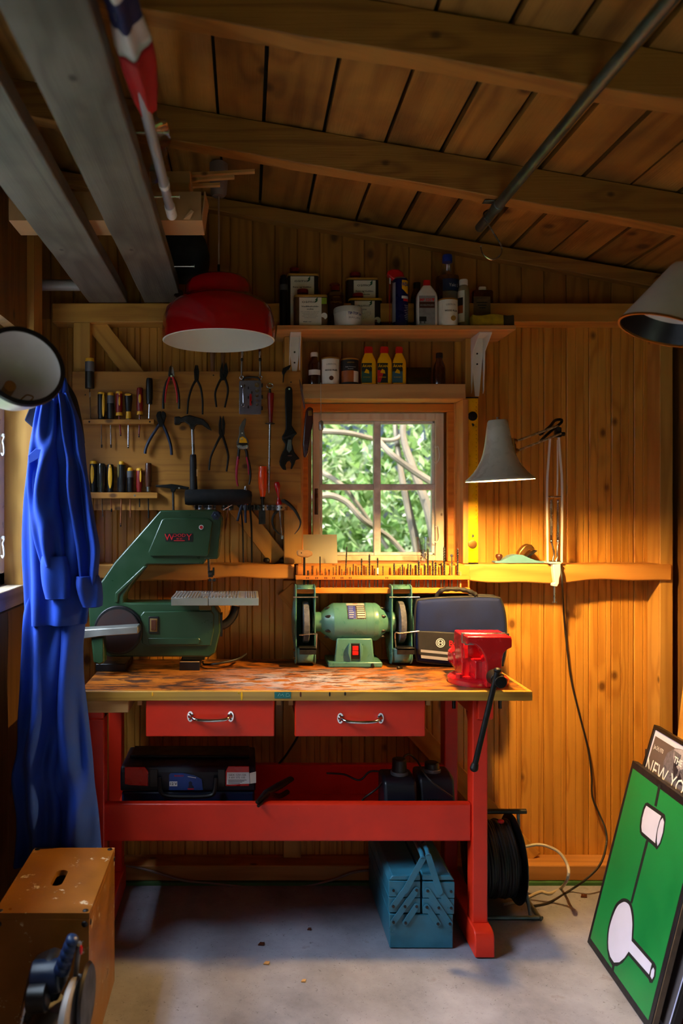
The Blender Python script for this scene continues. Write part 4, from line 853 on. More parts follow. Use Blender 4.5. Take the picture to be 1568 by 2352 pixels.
# cardboard boxes across the planks
yb, ye = 2.24, 2.362
t = thing('cardboard_box', 'long flat cardboard box with an open end lying across both overhead planks', 'box', (PX(243, yb), 2.3, 2.2435))
z1 = PZ(440, yb)
x0, x1 = PX(20, yb), PX(462, yb); b = B(); b.box(x0, x1, yb, yb + .004, 2.2435, z1); b.box(x0, x1, ye - .004, ye, 2.2435, z1); b.box(x0, x1, yb + .0041, ye - .0041, 2.2435, 2.2475); b.box(x0, x0 + .004, yb + .0041, ye - .0041, 2.2476, z1); b.box(x0, x1 - .05, yb + .0041, ye - .0041, z1 - .004, z1)
obj('carton', b, M['card'], t)
obj('end_flap', B().ext([(x1, yb, 2.2436), (x1 + .003, yb, 2.2436), (x1 + .012, yb, z1), (x1 + .009, yb, z1)], [(x1, ye, 2.2436), (x1 + .003, ye, 2.2436), (x1 + .016, ye, z1 + .004), (x1 + .013, ye, z1 + .004)]), M['card'], t)
obj('torn_flap', B().ext([(PX(420, yb), yb - .001, 2.2455), (PX(436, yb), yb - .001, 2.2455), (PX(446, yb), yb - .02, 2.262), (PX(440, yb), yb - .018, 2.268)], [(PX(420, yb), yb, 2.2475), (PX(436, yb), yb, 2.2475), (PX(446, yb), yb - .0185, 2.264), (PX(440, yb), yb - .0165, 2.27)]), M['card'], t)
yu = 2.327
t = thing('cardboard_box', 'smaller cardboard box set on the long one, with wood strips poking out', 'box', (PX(392, yu), 2.38, z1 + .004))
x0, x1 = PX(345, yu), PX(434, yu); zc = PZ(394, yu)
obj('carton', B().box(x0, x1, yu, 2.44, z1 + .0045, zc - .004), M['card'], t, bev=.002)
obj('lid', B().box(x0 - .003, x1 + .004, yu - .003, 2.443, zc - .035, zc), M['card'], t, bev=.002)
for i, (ua, va, ub, vb, lab) in enumerate(((440, 411, 538, 404, 'middle of the wood strips poking out of the cardboard box, blunt pale end'), (440, 399, 585, 391, 'longest wood strip poking out of the cardboard box, nearly at the rafter'), (440, 425, 505, 422, 'shortest wood strip poking out of the cardboard box, lowest of the bundle'))):
    Y = 2.36 + .025 * i; a, c = P(ua, va, Y), P(ub, vb, Y); a.x = x1 + .0045
    bb_ = B(); dz = V((0, 0, .0042)); dy = V((0, .016, 0))
    bb_.ext([a - dz, a + dz, a + dz + dy, a - dz + dy], [c - dz, c + dz, c + dz + dy, c - dz + dy])
    tag(obj('wood_strip', bb_, M['drawerwood']), lab, 'wood strip', None)
tag(obj('black_bag', B().loft([[(-.33 + (-.13 + .33) * (.5 + .5 * math.cos(a) * k), y, 2.245 + .075 * (1 + math.sin(a) * k)) for a in [2 * math.pi * j / 20 for j in range(20)]] for y, k in ((2.67, .6), (2.69, .95), (2.8, 1), (2.9, .95), (2.92, .5))]), M['blackcloth'], smooth=60), 'dark black bag lying on the overhead planks behind the cardboard', 'bag')
tag(obj('grey_pipe', B().cyl((-.85, 2.875, PZ(655, 2.875)), (-.61, 2.875, PZ(655, 2.875)), .02, n=20), pbr('grey pipe', '#8d8780', .4, var=.06)), 'short grey pipe sticking out of the left wall under the planks', 'pipe')
# steel pipe under the rafters, its clip and the hook
px_, pz_ = .778, 2.356
t = thing('overhead_pipe', 'galvanised steel pipe clipped under the rafters, running towards the camera', 'pipe', (px_, 2, pz_))
obj('pipe', B().cyl((px_, .2, pz_), (px_, 2.61, pz_), .0155, n=24).ball((px_, 2.61, pz_), (.0155, .008, .0155), 20, 10), M['galv'], t)
obj('pipe_clip', B().cyl((px_, 2.405, pz_), (px_, 2.44, pz_), .018, n=24).box(px_ - .045, px_ + .045, 2.41, 2.435, pz_ + .010, pz_ + .0135), M['galv'], t, bev=.001)
hk = cr([(px_ + .006, 2.50, pz_ + .019), (px_ - .014, 2.50, pz_ + .013), (px_ - .020, 2.50, pz_ - .004), (px_ + .01, 2.5, pz_ - .055), (px_ + .036, 2.5, pz_ - .10), (px_ + .030, 2.5, pz_ - .13), (px_ + .004, 2.5, pz_ - .142), (px_ - .022, 2.5, pz_ - .125), (px_ - .03, 2.5, pz_ - .098)], 6)
tag(obj('wire_hook', B().tube(hk, .0026, 8), M['steel']), 'bent wire hook dangling from the galvanised pipe end', 'hook')

# ---------------------------------------------------------------- lamps
yl = 2.74; kl = yl / F
lx_, = (PX(502, yl),); zr = PZ(779, yl)
t = thing('pendant_lamp', 'glossy red domed pendant lamp hanging over the bench', 'lamp', (lx_, yl, zr))
prf = [(128.5, 783), (129.5, 770), (129, 752), (126, 730), (120, 712), (108, 699), (92, 690), (80, 685), (76, 678), (75, 665), (72, 651), (63, 642), (40, 638), (6, 636)]
pp = [(r * kl, (779 - v) * kl) for r, v in prf]
ins = [((r - 2.5) * kl, (779 - v) * kl - .0025) for r, v in prf[:11]]
obj('lamp_shade', B().lathe(pp, (lx_, yl, zr), n=64, cap=False), M['redgloss'], t, smooth=50, flip=False)
obj('reflector', B().lathe([(128.4 * kl, -.0062)] + ins + [(1e-4, ins[-1][1] - .002)], (lx_, yl, zr), n=64, cap=False), pbr('white reflector', '#e2e4dc', .75, var=.0, spec=.1), t, smooth=60, flip=False)
zcan = roofz(lx_) - .001
obj('cord', B().tube(cr([(lx_, yl, PZ(637, yl)), (lx_ + .001, yl, 2.35), (lx_, yl, PZ(452, yl) + .004)], 5), .003, 8).m(1).cyl((lx_, yl, PZ(637, yl) - .002), (lx_, yl, PZ(608, yl)), .005, n=10), [pbr('pinkish lamp cord', '#9a7a66', .6), M['black']], t)
obj('ceiling_cup', B().lathe([(0, 0), (.022, .002), (.028, .010), (.032, .06), (.032, zcan - PZ(452, yl))], (lx_, yl, PZ(452, yl)), n=28), pbr('mauve plastic cup', '#7d6c66', .5, var=.05), t)
# desk lamp clamped to the rail, lit
Yd = 2.5; kd = Yd / F
t = thing('desk_lamp', 'grey sprung-arm work lamp, switched on, clamped to the wall rail', 'lamp', (PX(1275, 2.93), 2.93, PZ(1340, 2.93)))
axis = V((-.045, 0, 1)).normalized(); base = V(P(1148, 1104, Yd))
prf = [(77.5, 0), (77, 3), (70, 9), (60, 19), (50, 32), (42, 46), (36, 62), (31, 82), (27.5, 105), (23, 134), (20, 139), (3, 140)]
obj('lamp_shade', B().lathe([(r * kd, h * kd) for r, h in prf], base, axis, 56, cap=False), M['greylamp'], t, smooth=50, flip=False)
obj('shade_lining', B().lathe([((r - 1.2) * kd, h * kd + .0003) for r, h in prf[:10]] + [(1e-4, prf[9][1] * kd)], base, axis, 48, cap=False), M['white'], t, smooth=60, flip=False)
obj('shade_knob', B().cyl(base + axis * .194, base + axis * .203, .003, n=8), M['steel'], t)
bm_, bt_, bp_, bnd, blk = newmat('lit bulb'); bp_.inputs['Emission Color'].default_value = (1.0, .60, .20, 1); bp_.inputs['Emission Strength'].default_value = 5000
obj('bulb', B().ball(base + axis * .044, .027, 20, 12), bm_, t)
el = V(P(1281, 978, 2.9)); el2 = V(P(1287, 996, 2.9)); j1 = V(P(1183, 1014, 2.53)); j2 = V(P(1186, 1036, 2.53))
obj('shade_joint', B().cyl(P(1178, 1006, 2.53), P(1182, 1042, 2.53), .006, n=10).ball(j1, .009, 10, 8).ball(j2, .009, 10, 8), M['brass'], t)
fa = B(); q1 = V(P(1286, 968, 2.9)); q2 = V(P(1262, 985, 2.83))
fa.tube([j1, el], .0042, 8); fa.tube([j2, el2], .0042, 8)
obj('forearm', fa, M['greylamp'], t)
eb = B(); eb.tube(cr([P(1240, 998, 2.78), P(1262, 980, 2.84), P(1274, 966, 2.89), P(1288, 964, 2.91), P(1288, 971, 2.91), P(1272, 984, 2.88), P(1252, 1002, 2.82), P(1242, 1012, 2.79)], 5), .0052, 8)
eb.cyl(P(1283, 985, 2.87), P(1283, 985, 2.95), .008, n=12); eb.cyl(P(1284, 997, 2.93), P(1296, 997, 2.93), .0075, n=12); eb.box(PX(1276, 2.92), PX(1288, 2.92), 2.915, 2.935, PZ(1004, 2.92), PZ(982, 2.92))
obj('elbow', eb, M['blacksteel'], t)
ua = B()
for pts in ([(1263, 1003), (1259, 1060), (1256, 1110), (1256, 1200), (1257, 1292)], [(1282, 996), (1286, 1050), (1290, 1105), (1290, 1200), (1289, 1292)]):
    ua.tube(cr([P(u, v, 2.935) for u, v in pts], 4), .0045, 4, up=(1, 1, 0))
ua.tube(cr([P(1280, 1010, 2.95), P(1280, 1090, 2.95), P(1279, 1138, 2.95)], 4), .003, 6)
obj('upper_arm', ua, M['white'], t)
sp_ = B(); sp_.cyl(P(1258, 1141, 2.935), P(1290, 1142, 2.935), .003, n=8)
for u in (1265.5, 1281): 
    hel = [V(P(u, 1147, 2.935)) + V((.0048 * math.cos(i * .9), .0048 * math.sin(i * .9), -i * (PZ(1147, 2.935) - PZ(1240, 2.935)) / 230)) for i in range(231)]
    sp_.tube(hel, .0013, 5); sp_.ball(P(u, 1243, 2.935), .006, 8, 6)
obj('spring', sp_, M['steel'], t)
hb = B()
hb.tube(cr([P(1266, 1246, 2.935), P(1272, 1270, 2.935), P(1270, 1282, 2.935), P(1268, 1290, 2.935)], 4), .003, 6); hb.tube(cr([P(1281, 1246, 2.935), P(1279, 1270, 2.935), P(1280, 1280, 2.935), P(1276, 1290, 2.935)], 4), .003, 6); hb.cyl(P(1254, 1289, 2.935), P(1293, 1290, 2.935), .003, n=8)
obj('spring_lever', hb, M['steel'], t)
cl = B().prism([(PX(u, 2.925), PZ(v, 2.925)) for u, v in ((1268, 1296), (1286, 1295), (1286, 1318), (1283, 1328), (1282, 1340), (1278, 1347), (1268, 1346), (1268, 1341), (1273, 1338), (1271, 1325))], 2.92, 2.945)
cl.box(PX(1260, 2.93), PX(1287, 2.93), 2.92, 3.0, PZ(1294.5, 2.95) + .0008, PZ(1294.5, 2.95) + .007)
obj('clamp', cl, M['white'], t, bev=.002)
obj('clamp_screw', B().cyl(P(1273, 1344, 2.935), P(1273, 1384, 2.935), .004, n=10).cyl(P(1268, 1383, 2.935), P(1278, 1383, 2.935), .003, n=8), M['steel'], t)
cdp = [P(1284, 1290, 2.94), P(1288, 1310, 2.925), P(1291, 1345, 2.925), P(1293, 1385, 3.0), P(1296, 1430, 3.04), P(1303, 1500, 3.045), P(1312, 1565, 3.045), P(1330, 1640, 3.045), P(1350, 1720, 3.045), P(1358, 1780, 3.04), P(1360, 1830, 3.035), P(1376, 1870, 3.02), P(1390, 1905, 2.99), P(1392, 1940, 2.96), P(1378, 1985, 2.9), P(1345, 2020, 2.87)]
cdp += [V((PX(u, 1.42 * F / (v - CY)), 1.42 * F / (v - CY), .005)) for u, v in ((1305, 2050), (1260, 2076), (1215, 2085))]
obj('power_cord', B().tube(cr(cdp, 6), .0038, 8), M['cordb'], t)
# white reflector lamp at the left margin, seen into its mouth
Yw = 1.75; kw = Yw / F
lamp2 = V(P(52, 840, Yw)); ax = V((-.50, .80, -.30)).normalized()
t = thing('wall_lamp', 'white conical lamp with black rim before the left window, switched off', 'lamp', lamp2)
R2 = 96 * kw
shp = [(R2, 0), (R2 * .98, .012), (R2 * .86, .055), (R2 * .66, .105), (R2 * .42, .15), (R2 * .3, .165), (.001, .17)]
obj('lamp_shade', B().lathe([(r + .002, h) for r, h in shp], lamp2, ax, 56, cap=False), M['white'], t, smooth=60, flip=False)
obj('shade_lining', B().lathe(shp, lamp2, ax, 56, cap=False), pbr('glossy white lining', '#efe9ea', .18, var=.03, coat=.4), t, smooth=60, flip=False)
obj('rim', B().lathe([(R2 - .008, -.003), (R2 + .003, -.003), (R2 + .004, .006), (R2 - .006, .004)], lamp2, ax, 56, cap=False, closed=True), M['black'], t)
xx = ax.cross(V((0, 0, 1))).normalized(); yy = xx.cross(ax)
wg = B(); c0 = lamp2 + ax * .085
wp_ = [c0 + xx * -.01 + yy * -.05, c0 + xx * .012 + yy * -.045, c0 + xx * .03 + yy * -.03, c0 + xx * .045 + yy * -.034, c0 + xx * .035 + yy * -.045, c0 + xx * .015 + yy * -.05]
wg.tube(cr(wp_, 4, True), .0018, 6, True); wg.cyl(c0 + ax * .06, c0 + ax * .02, .014, n=16)
obj('bulb_holder', wg, M['brass'], t)
obj('arm', B().tube([lamp2 + ax * .168, lamp2 + ax * .2 + V((-.06, 0, -.02)), V((-.768, 2.02, LZ0 + .15)), V((-.775, 2.02, LZ0 + .001))], .008, 10), M['blacksteel'], t)
# second shaded lamp at the right margin
Yr = 1.95; kr = Yr / F
lamp3 = V(P(1521, 759, Yr)); ax3 = V((.34, -.02, .94)).normalized()
t = thing('hanging_lamp', 'cream conical lamp hanging below the rafters at the wall side, switched off', 'lamp', lamp3)
R3 = 95 * kr; sh3 = [(R3, 0), (R3 * .97, .008), (R3 * .62, .09), (R3 * .33, .16), (R3 * .28, .168), (.001, .17)]
obj('lamp_shade', B().lathe([(r + .002, h) for r, h in sh3], lamp3, ax3, 56, cap=False), M['cream'], t, smooth=60, flip=False)
obj('shade_lining', B().lathe([(R3 * .999, .0005), (R3 * .78, .05)], lamp3, ax3, 56, cap=False).m(1).lathe([(R3 * .78, .05), (R3 * .3, .15), (.001, .152)], lamp3, ax3, 56, cap=False), [M['black'], M['white']], t, smooth=60, flip=False)
obj('rim', B().lathe([(R3 - .002, -.002), (R3 + .003, -.002), (R3 + .003, .003), (R3 - .002, .003)], lamp3, ax3, 56, cap=False, closed=True), M['brass'], t)
obj('cord', B().tube([lamp3 + ax3 * .168, lamp3 + ax3 * .168 + V((.09, 0, .09)), V((lamp3.x + .19, Yr, roofz(lamp3.x + .19)))], .005, 8), M['black'], t)

# ---------------------------------------------------------------- tool board and the tools on it
YB0 = 2.947                                    # front face of the board
tb = B()
tb.px([(166, 853), (691, 853), (691, 1155), (683, 1155), (683, 1172), (166, 1172)], YB0, .0175)
tb.m(1)
for u, v in ((196, 907), (668, 878), (490, 862), (585, 1160)): tb.cyl(P(u, v, YB0 - .0004), P(u, v, YB0 + .001), .003, n=10)
tag(obj('tool_board', tb, [M['board'], M['blacksteel']], bev=.002), 'wide honey pine board on the wall that carries the hand tools', 'tool board')
def rackstrip(u0, u1, v0, v1, lab, scr):
    t = thing('screwdriver_rack', lab, 'tool rack', P((u0 + u1) / 2, v1, 2.93))
    obj('strip', B().box(PX(u0, 2.915), PX(u1, 2.915), 2.912, YB0 - .0005, PZ(v1, 2.915), PZ(v0, 2.915)), M['board'], t, bev=.002)
    for u, m in scr: obj('screw', B().cyl(P(u, (v0 + v1) / 2, 2.9105), P(u, (v0 + v1) / 2, 2.913), .0035, n=10), m, t)
rackstrip(190, 354, 963, 974.5, 'upper thin wooden strip holding seven screwdrivers', ((205, M['blacksteel']), (344, M['blacksteel'])))
rackstrip(200, 362, 1131, 1145, 'lower thin wooden strip holding seven screwdrivers above the bandsaw arm', ((309, M['steel']),))
YS = 2.93
def screwdriver(lab, u, v0, v1, w, segs, shaft, cap=None, us=None, vs=None, r_sh=.0024, tip=True, inlay=None, cat='screwdriver', name='screwdriver', group=None):
    # handle from photo row v0 to v1, shaft to row vs; segs: (fraction, radius factor, material)
    k = YS / F; x = PX(u, YS); us = u if us is None else us; xs = PX(us, YS)
    t = thing(name, lab, cat, (x, YS, PZ(vs or v1, YS)), group)
    z0, z1 = PZ(v0, YS), PZ(v1, YS); hw = w / 2 * k
    def ln(pr, mat, nm, par): return obj(nm, B().lathe([(r * hw, z0 + (z1 - z0) * f - z1) for f, r in pr][::-1], (x, YS, z1), n=20), mat, par, smooth=45)
    h = None
    for i, (pr, mat) in enumerate(segs):
        nm = 'handle' if i == 0 else ('end_cap' if pr[0][0] == 0 else 'grip')
        h = ln(pr, mat, nm, t)
    if inlay:
        for a, c, ww, mat, dx in inlay:
            obj('inlay', B().ball((x + dx * hw, YS - hw * .93, z0 + (z1 - z0) * (a + c) / 2), (hw * ww, hw * .14, (z0 - z1) * (c - a) / 2), 12, 8), mat, t)
    if vs:
        obj('shaft', B().cyl((x, YS, z1), (xs, YS, PZ(vs, YS)), r_sh, n=8), shaft, t)
        if tip: obj('tip', B().cyl((xs, YS, PZ(vs, YS) + .006), (xs, YS, PZ(vs, YS) - .006), .0032, .0024, 8), M['blacksteel'], t)
S = screwdriver
body = [(.0, .5), (.02, .85), (.12, 1), (.8, 1), (.9, .8), (.97, .9), (1, .85)]
def part_(a, b, r0=1, r1=1): return [(a, r0 * .6 if a == 0 else r0), (a + .02, r0), (b - .01, r1), (b, r1 * .96)]
S('tall yellow-capped grey and black screwdriver at the wall end of the upper strip', 206, 822, 892, 21, [(part_(.13, 1), M['black']), (part_(.0, .13, .92, 1), M['yellowp']), (part_(.13, .46, 1.02, 1.02), M['greyp'])], M['steel'], us=208, vs=962, tip=False)
S('black screwdriver with long yellow side, second from the wall end of the upper strip', 232.5, 900, 962, 17, [(body, M['black']), (part_(0, .1, .9, 1), M['yellowp'])], M['steel'], us=233.5, vs=1025, inlay=[(.05, .95, .4, M['yellowp'], .72)])
S('screwdriver with grey and black handle and small yellow cap in the upper strip', 254, 901, 962, 16.5, [(part_(.42, 1), M['black']), (part_(0, .13, .8, .9), M['yellowp']), (part_(.13, .42), M['greyp'])], M['steel'], us=255, vs=1025)
S('shorter red insulated screwdriver with yellow stripe in the upper strip', 273.5, 898, 955, 16, [(body, M['darkred']), (part_(0, .12, .9, 1), M['yellowp']), (part_(.8, 1, .8, 1), M['yellowp'])], M['darkred'], us=277, vs=998, r_sh=.0032, inlay=[(.22, .62, .3, M['yellowp'], .2), (.0, .2, .28, M['yellowp'], .2)])
S('stubby black screwdriver with yellow neck, fifth from the wall end of the upper strip', 295, 903, 962, 18.5, [([(0, .5), (.03, .9), (.2, 1), (.6, .78), (.72, .62)], M['black']), (part_(.72, 1, .58, .72), M['yellowp'])], M['steel'], us=294.5, vs=1026, r_sh=.003, inlay=[(.03, .12, .85, M['yellowp'], 0)])
S('taller red insulated screwdriver with hanging eye and yellow neck in the upper strip', 321, 890, 953, 15, [(body, M['darkred']), (part_(0, .2, .85, .95), M['yellowp']), (part_(.78, 1, .75, .98), M['yellowp'])], M['darkred'], us=319, vs=1001, r_sh=.003, inlay=[(.24, .6, .42, M['yellowp'], .1), (.07, .16, .2, M['darkred'], .1)])
S('all black screwdriver standing highest at the pliers end of the upper strip', 343, 868, 928, 15.5, [(body, M['black'])], M['steel'], us=342, vs=961, tip=False)
S('screwdriver with yellow and black handle, at the coverall end of the lower strip', 214.5, 1058, 1130, 17, [(body, M['black']), (part_(0, .14, .9, 1), M['yellowp'])], M['brass'], us=214, vs=1185, tip=False, inlay=[(.12, .75, .5, M['yellowp'], -.15)])
S('fat dark clear-handled screwdriver in the lower strip', 233, 1064, 1130, 21, [(body, pbr('smoky clear handle', '#26251f', .1, var=.3, scale=60, coat=.5))], M['steel'], us=236, vs=1187, tip=False)
S('black screwdriver with wide yellow front in the lower strip', 253.5, 1066, 1130, 16, [(body, M['black'])], M['copper'], us=256, vs=1172, inlay=[(.02, .88, .6, M['yellowp'], .05), (.07, .17, .16, M['black'], .05)])
S('large black and grey screwdriver with yellow cap in the lower strip, longest blade', 279, 1059, 1130, 19, [(part_(.12, 1), M['black']), (part_(0, .14, .62, .7), M['yellowp'])], M['copper'], us=277, vs=1206, r_sh=.003, inlay=[(.08, .55, .24, pbr('olive plastic', '#6b5a20', .5), -.6)])
S('grey and black screwdriver with yellow cap, shorter than its neighbour in the lower strip', 299, 1074, 1130, 15, [(part_(.4, 1), M['black']), (part_(0, .14, .75, .85), M['yellowp']), (part_(.14, .42), M['greyp'])], M['copper'], us=299.5, vs=1189, tip=False)
S('short red and yellow screwdriver in the lower strip', 320, 1075, 1130, 14.5, [(body, M['darkred']), (part_(0, .12, .9, 1), M['yellowp']), (part_(.8, 1, .7, .8), M['yellowp'])], M['blacksteel'], us=320.5, vs=1165, tip=False, inlay=[(.1, .6, .35, M['yellowp'], .5)])
S('brown wooden-handled screwdriver with steel collar at the hammer end of the lower strip', 340.5, 1063, 1118, 15.5, [(body, M['brown']), ([(1, .7), (1.2, .6)], M['steel'])], M['blacksteel'], us=341, vs=1190, tip=False)

YT = 2.928
def hold(name, lab, cat, u, v, group=None): return thing(name, lab, cat, P(u, v, YT), group)
def path(pts, y=YT, k=5): return cr([P(u, v, y) for u, v in pts], k)
def leg(par, pts, r0, r1, mat, name='handle', flat=.8, y=YT, n=10):
    pp = path(pts, y); m_ = len(pp)
    return obj(name, B().tube(pp, [r0 + (r1 - r0) * i / (m_ - 1) for i in range(m_)], n, flat=flat, up=(0, 1, 0)), mat, par, smooth=60)
def plate(par, name, pts, th, mat, y=YT, bev=.0015, dy=0): return obj(name, B().px(pts, y - th / 2 + dy, th), mat, par, bev=bev)
t = hold('side_cutters', 'red and black handled side cutters hanging on the tool board', 'pliers', 393, 940)
plate(t, 'jaw', [(387, 852), (389, 843), (392, 839), (392.6, 856), (398, 866), (398, 872), (388, 872), (386, 862)], .012, M['darksteel']); plate(t, 'jaw', [(399, 852), (397, 843), (394, 839), (393.4, 856), (388, 866), (389, 871), (398, 871), (401, 862)], .011, M['steel'], dy=.001)
for s in (-1, 1):
    leg(t, [(393 + s * 4, 868), (393 + s * 11, 880), (393 + s * 16, 900), (393 + s * 18, 920), (393 + s * 18, 939)], .006, .0058, M['black']); leg(t, [(393 + s * 3, 866), (393 + s * 8, 880), (393 + s * 12.5, 902), (393 + s * 14, 925)], .0062, .003, M['redp'], 'grip_inlay', y=YT - .004)
obj('pivot', B().cyl(P(393, 864, YT - .009), P(393, 864, YT), .0035, n=12), M['steel'], t)
t = hold('flat_pliers', 'slim blackened pliers above the claw hammer head', 'pliers', 451, 950)
plate(t, 'jaw', [(446, 870), (445, 853), (448, 839), (450.6, 838), (451, 858), (454, 872), (448, 880)], .011, M['blacksteel']); plate(t, 'jaw', [(456, 870), (457, 853), (454, 839), (451.4, 838), (451, 858), (448, 872), (454, 880)], .0105, M['blacksteel'], dy=.0005)
leg(t, [(449, 874), (440, 892), (433, 917), (430, 951)], .0058, .0042, M['blacksteel']); leg(t, [(453, 874), (461, 892), (465, 920), (465, 952)], .0058, .0042, M['blacksteel'])
t = hold('slip_joint_pliers', 'dark slip-joint pliers beside the clear socket case', 'pliers', 510, 935)
plate(t, 'jaw', [(505, 866), (505, 850), (508, 838), (511, 831), (512.5, 848), (512, 860), (517, 872), (508, 873)], .012, M['blacksteel']); plate(t, 'jaw', [(520, 866), (524, 853), (522, 842), (519, 831), (515, 840), (513.5, 850), (510, 872), (516, 873)], .0115, M['blacksteel'], dy=.001)
leg(t, [(509, 868), (500, 885), (494, 905), (497, 935)], .006, .0045, M['blacksteel']); leg(t, [(516, 868), (522, 885), (523, 902), (516, 936)], .006, .0045, M['blacksteel'])
t = hold('end_cutters', 'black end cutters with spread handles under the red cutters', 'pliers', 366, 1042)
plate(t, 'jaw', [(358, 954), (362, 946), (368.5, 944), (369.5, 956), (375, 966), (374, 980), (366, 980), (361, 966)], .014, M['blacksteel']); plate(t, 'jaw', [(381, 955), (379, 947), (374, 944), (370.5, 946), (370, 956), (364, 966), (366, 979), (374, 979), (378, 966)], .0135, M['blacksteel'], dy=.001)
leg(t, [(369, 970), (356, 990), (343, 1011), (335, 1030), (333, 1042)], .007, .0072, M['navy']); leg(t, [(371, 970), (383, 995), (390, 1016), (393, 1030), (394, 1045)], .007, .0072, M['navy'])
t = hold('claw_hammer', 'claw hammer with steel shaft and long black grip on the tool board', 'hammer', 444, 1130)
obj('head', B().px([(400, 957), (412, 956), (415, 959), (424, 955), (436, 953), (450, 957), (466, 962), (478, 973), (486, 989), (477, 985), (464, 975), (452, 974), (447, 979), (446, 986), (438, 986), (434, 976), (424, 968), (415, 970), (412, 975), (400, 975)], 2.905, .026), M['darksteel'], t, bev=.004)
obj('shaft', B().cyl(P(442, 984, 2.918), P(444, 1046, 2.918), .0062, n=14), M['steel'], t)
obj('grip', B().tube([P(u, v, 2.918) for u, v in ((443.5, 1044), (443.5, 1049), (443.5, 1060), (444, 1100), (445, 1128), (444.5, 1134))], [.0105, .0118, .0128, .0135, .0145, .0115], 16), M['rubber'], t, smooth=60)
obj('grip_sticker', B().box(PX(451, 2.906), PX(454, 2.906), 2.9055, 2.9075, PZ(1094, 2.906), PZ(1078, 2.906)), M['drawerwood'], t)
t = hold('long_nose_pliers', 'dark forked pliers below the slip-joint pair, beside the tin snips', 'pliers', 503, 1083)
plate(t, 'jaw', [(502, 995), (502, 975), (505, 954), (508.5, 962), (508.8, 985), (513, 1004), (506, 1006)], .012, M['blacksteel']); plate(t, 'jaw', [(515, 997), (517, 973), (513, 954), (509.5, 962), (509.5, 985), (505, 1003), (511, 1006)], .0115, M['blacksteel'], dy=.001)
leg(t, [(507, 1000), (497, 1020), (484, 1050), (480, 1080)], .0062, .0045, M['blacksteel']); leg(t, [(511, 1000), (519, 1025), (524, 1046), (523, 1062), (520, 1083)], .0062, .0045, M['blacksteel'])
t = hold('tin_snips', 'tin snips with crimson and black grips and a yellow plate', 'snips', 558, 1118)
plate(t, 'blade', [(549, 997), (549, 981), (556, 968), (563, 960), (565, 963), (564, 974), (560, 987), (563, 1000), (571, 1012), (572, 1031), (546, 1033), (543, 1016), (548, 1002)], .014, pbr('snip steel', '#6d6863', .45, .8, var=.2))
plate(t, 'plate', [(549, 1017), (550, 1006), (557, 1002), (565, 1008), (568, 1017)], .003, M['yellow'], dy=-.009); plate(t, 'link', [(548, 1017), (568, 1017), (570, 1023), (547, 1023)], .005, M['black'], dy=-.007)
plate(t, 'link_plate', [(543, 1023), (548, 1021), (558, 1024), (568, 1021), (571, 1024), (569, 1029), (558, 1031), (546, 1029)], .004, M['steel'], dy=-.0095)
for u, v in ((549, 1025), (566, 1025), (555, 1008), (556, 995)): obj('pivot', B().cyl(P(u, v, YT - .0135), P(u, v, YT - .006), .0028, n=10), M['steel'], t)
leg(t, [(549, 1031), (548, 1042), (547, 1054)], .007, .007, M['black'], 'arm'); leg(t, [(564, 1031), (567, 1042), (568, 1053)], .007, .007, M['black'], 'arm')
leg(t, [(547, 1049), (544, 1072), (543, 1098), (546, 1117)], .0075, .0045, pbr('crimson grip', '#a8123c', .4)); leg(t, [(567, 1049), (573, 1072), (575, 1095), (572, 1113)], .0075, .0045, M['black']); leg(t, [(566, 1050), (570, 1070), (571, 1090)], .005, .003, pbr('crimson grip', '#a8123c', .4), 'grip_inlay', y=YT - .004)
# clear case of sockets
yc = 2.917
t = thing('socket_case', 'smoky clear plastic case with sockets and a small spanner', 'tool case', P(576, 951, yc))
def cq(u, v): return P(u, v, yc)
obj('case_lid', B().rbox(PX(549, yc), PX(600, yc), yc, yc + .012, PZ(950, yc), PZ(873, yc), .006), M['clearp'], t, bev=.001)
obj('case_tray', B().rbox(PX(549, yc), PX(600, yc), yc + .0125, yc + .029, PZ(950, yc), PZ(873, yc), .006), pbr('grey case tray', '#8c8c92', .45, var=.1), t, bev=.001)
obj('carry_handle', B().tube(path([(557, 874), (562, 868), (576, 866), (592, 868), (597, 874)], yc + .014), .0035, 8), M['black'], t)
for i, (v, r) in enumerate(((884, 5.4), (897, 4.6), (908, 4.0), (919, 3.5), (929, 3.2))):
    obj('socket', B().lathe([(r * yc / F * .55, -.004), (r * yc / F * .55, -.0098), (r * yc / F, -.0098), (r * yc / F, 0), (0, 0)], (PX(590, yc), yc + .0124, PZ(v, yc)), (0, 1, 0), 16), M['chrome'], t)
for i in range(5): obj('bit', B().cyl(P(570 + (i % 2) * 8, 888 + i * 11, yc + .006), P(570 + (i % 2) * 8, 888 + i * 11 + 6, yc + .006), .0022, n=6), M['blacksteel'], t)
obj('bit_bar', B().box(PX(573, yc), PX(578, yc), yc + .005, yc + .0115, PZ(931, yc), PZ(904, yc)), M['redp'], t)
sp = B(); sp.tube(path([(558, 892), (558, 905), (558.5, 925)], yc + .007), .0028, 8, flat=.6); sp.tube([P(558.5, 930, yc + .007) + V((.0055 * math.cos(a), 0, .0055 * math.sin(a))) for a in [2 * math.pi * i / 14 for i in range(14)]], .0017, 6, True)
sp.tube(path([(554.5, 883), (555, 889), (558, 892), (561, 889), (561.5, 883)], yc + .007), .002, 6)
obj('spanner', sp, M['chrome'], t)
for v in (884, 911, 937): obj('hinge', B().box(PX(600.3, yc), PX(603.5, yc), yc + .004, yc + .02, PZ(v + 4, yc), PZ(v - 4, yc)), M['black'], t)
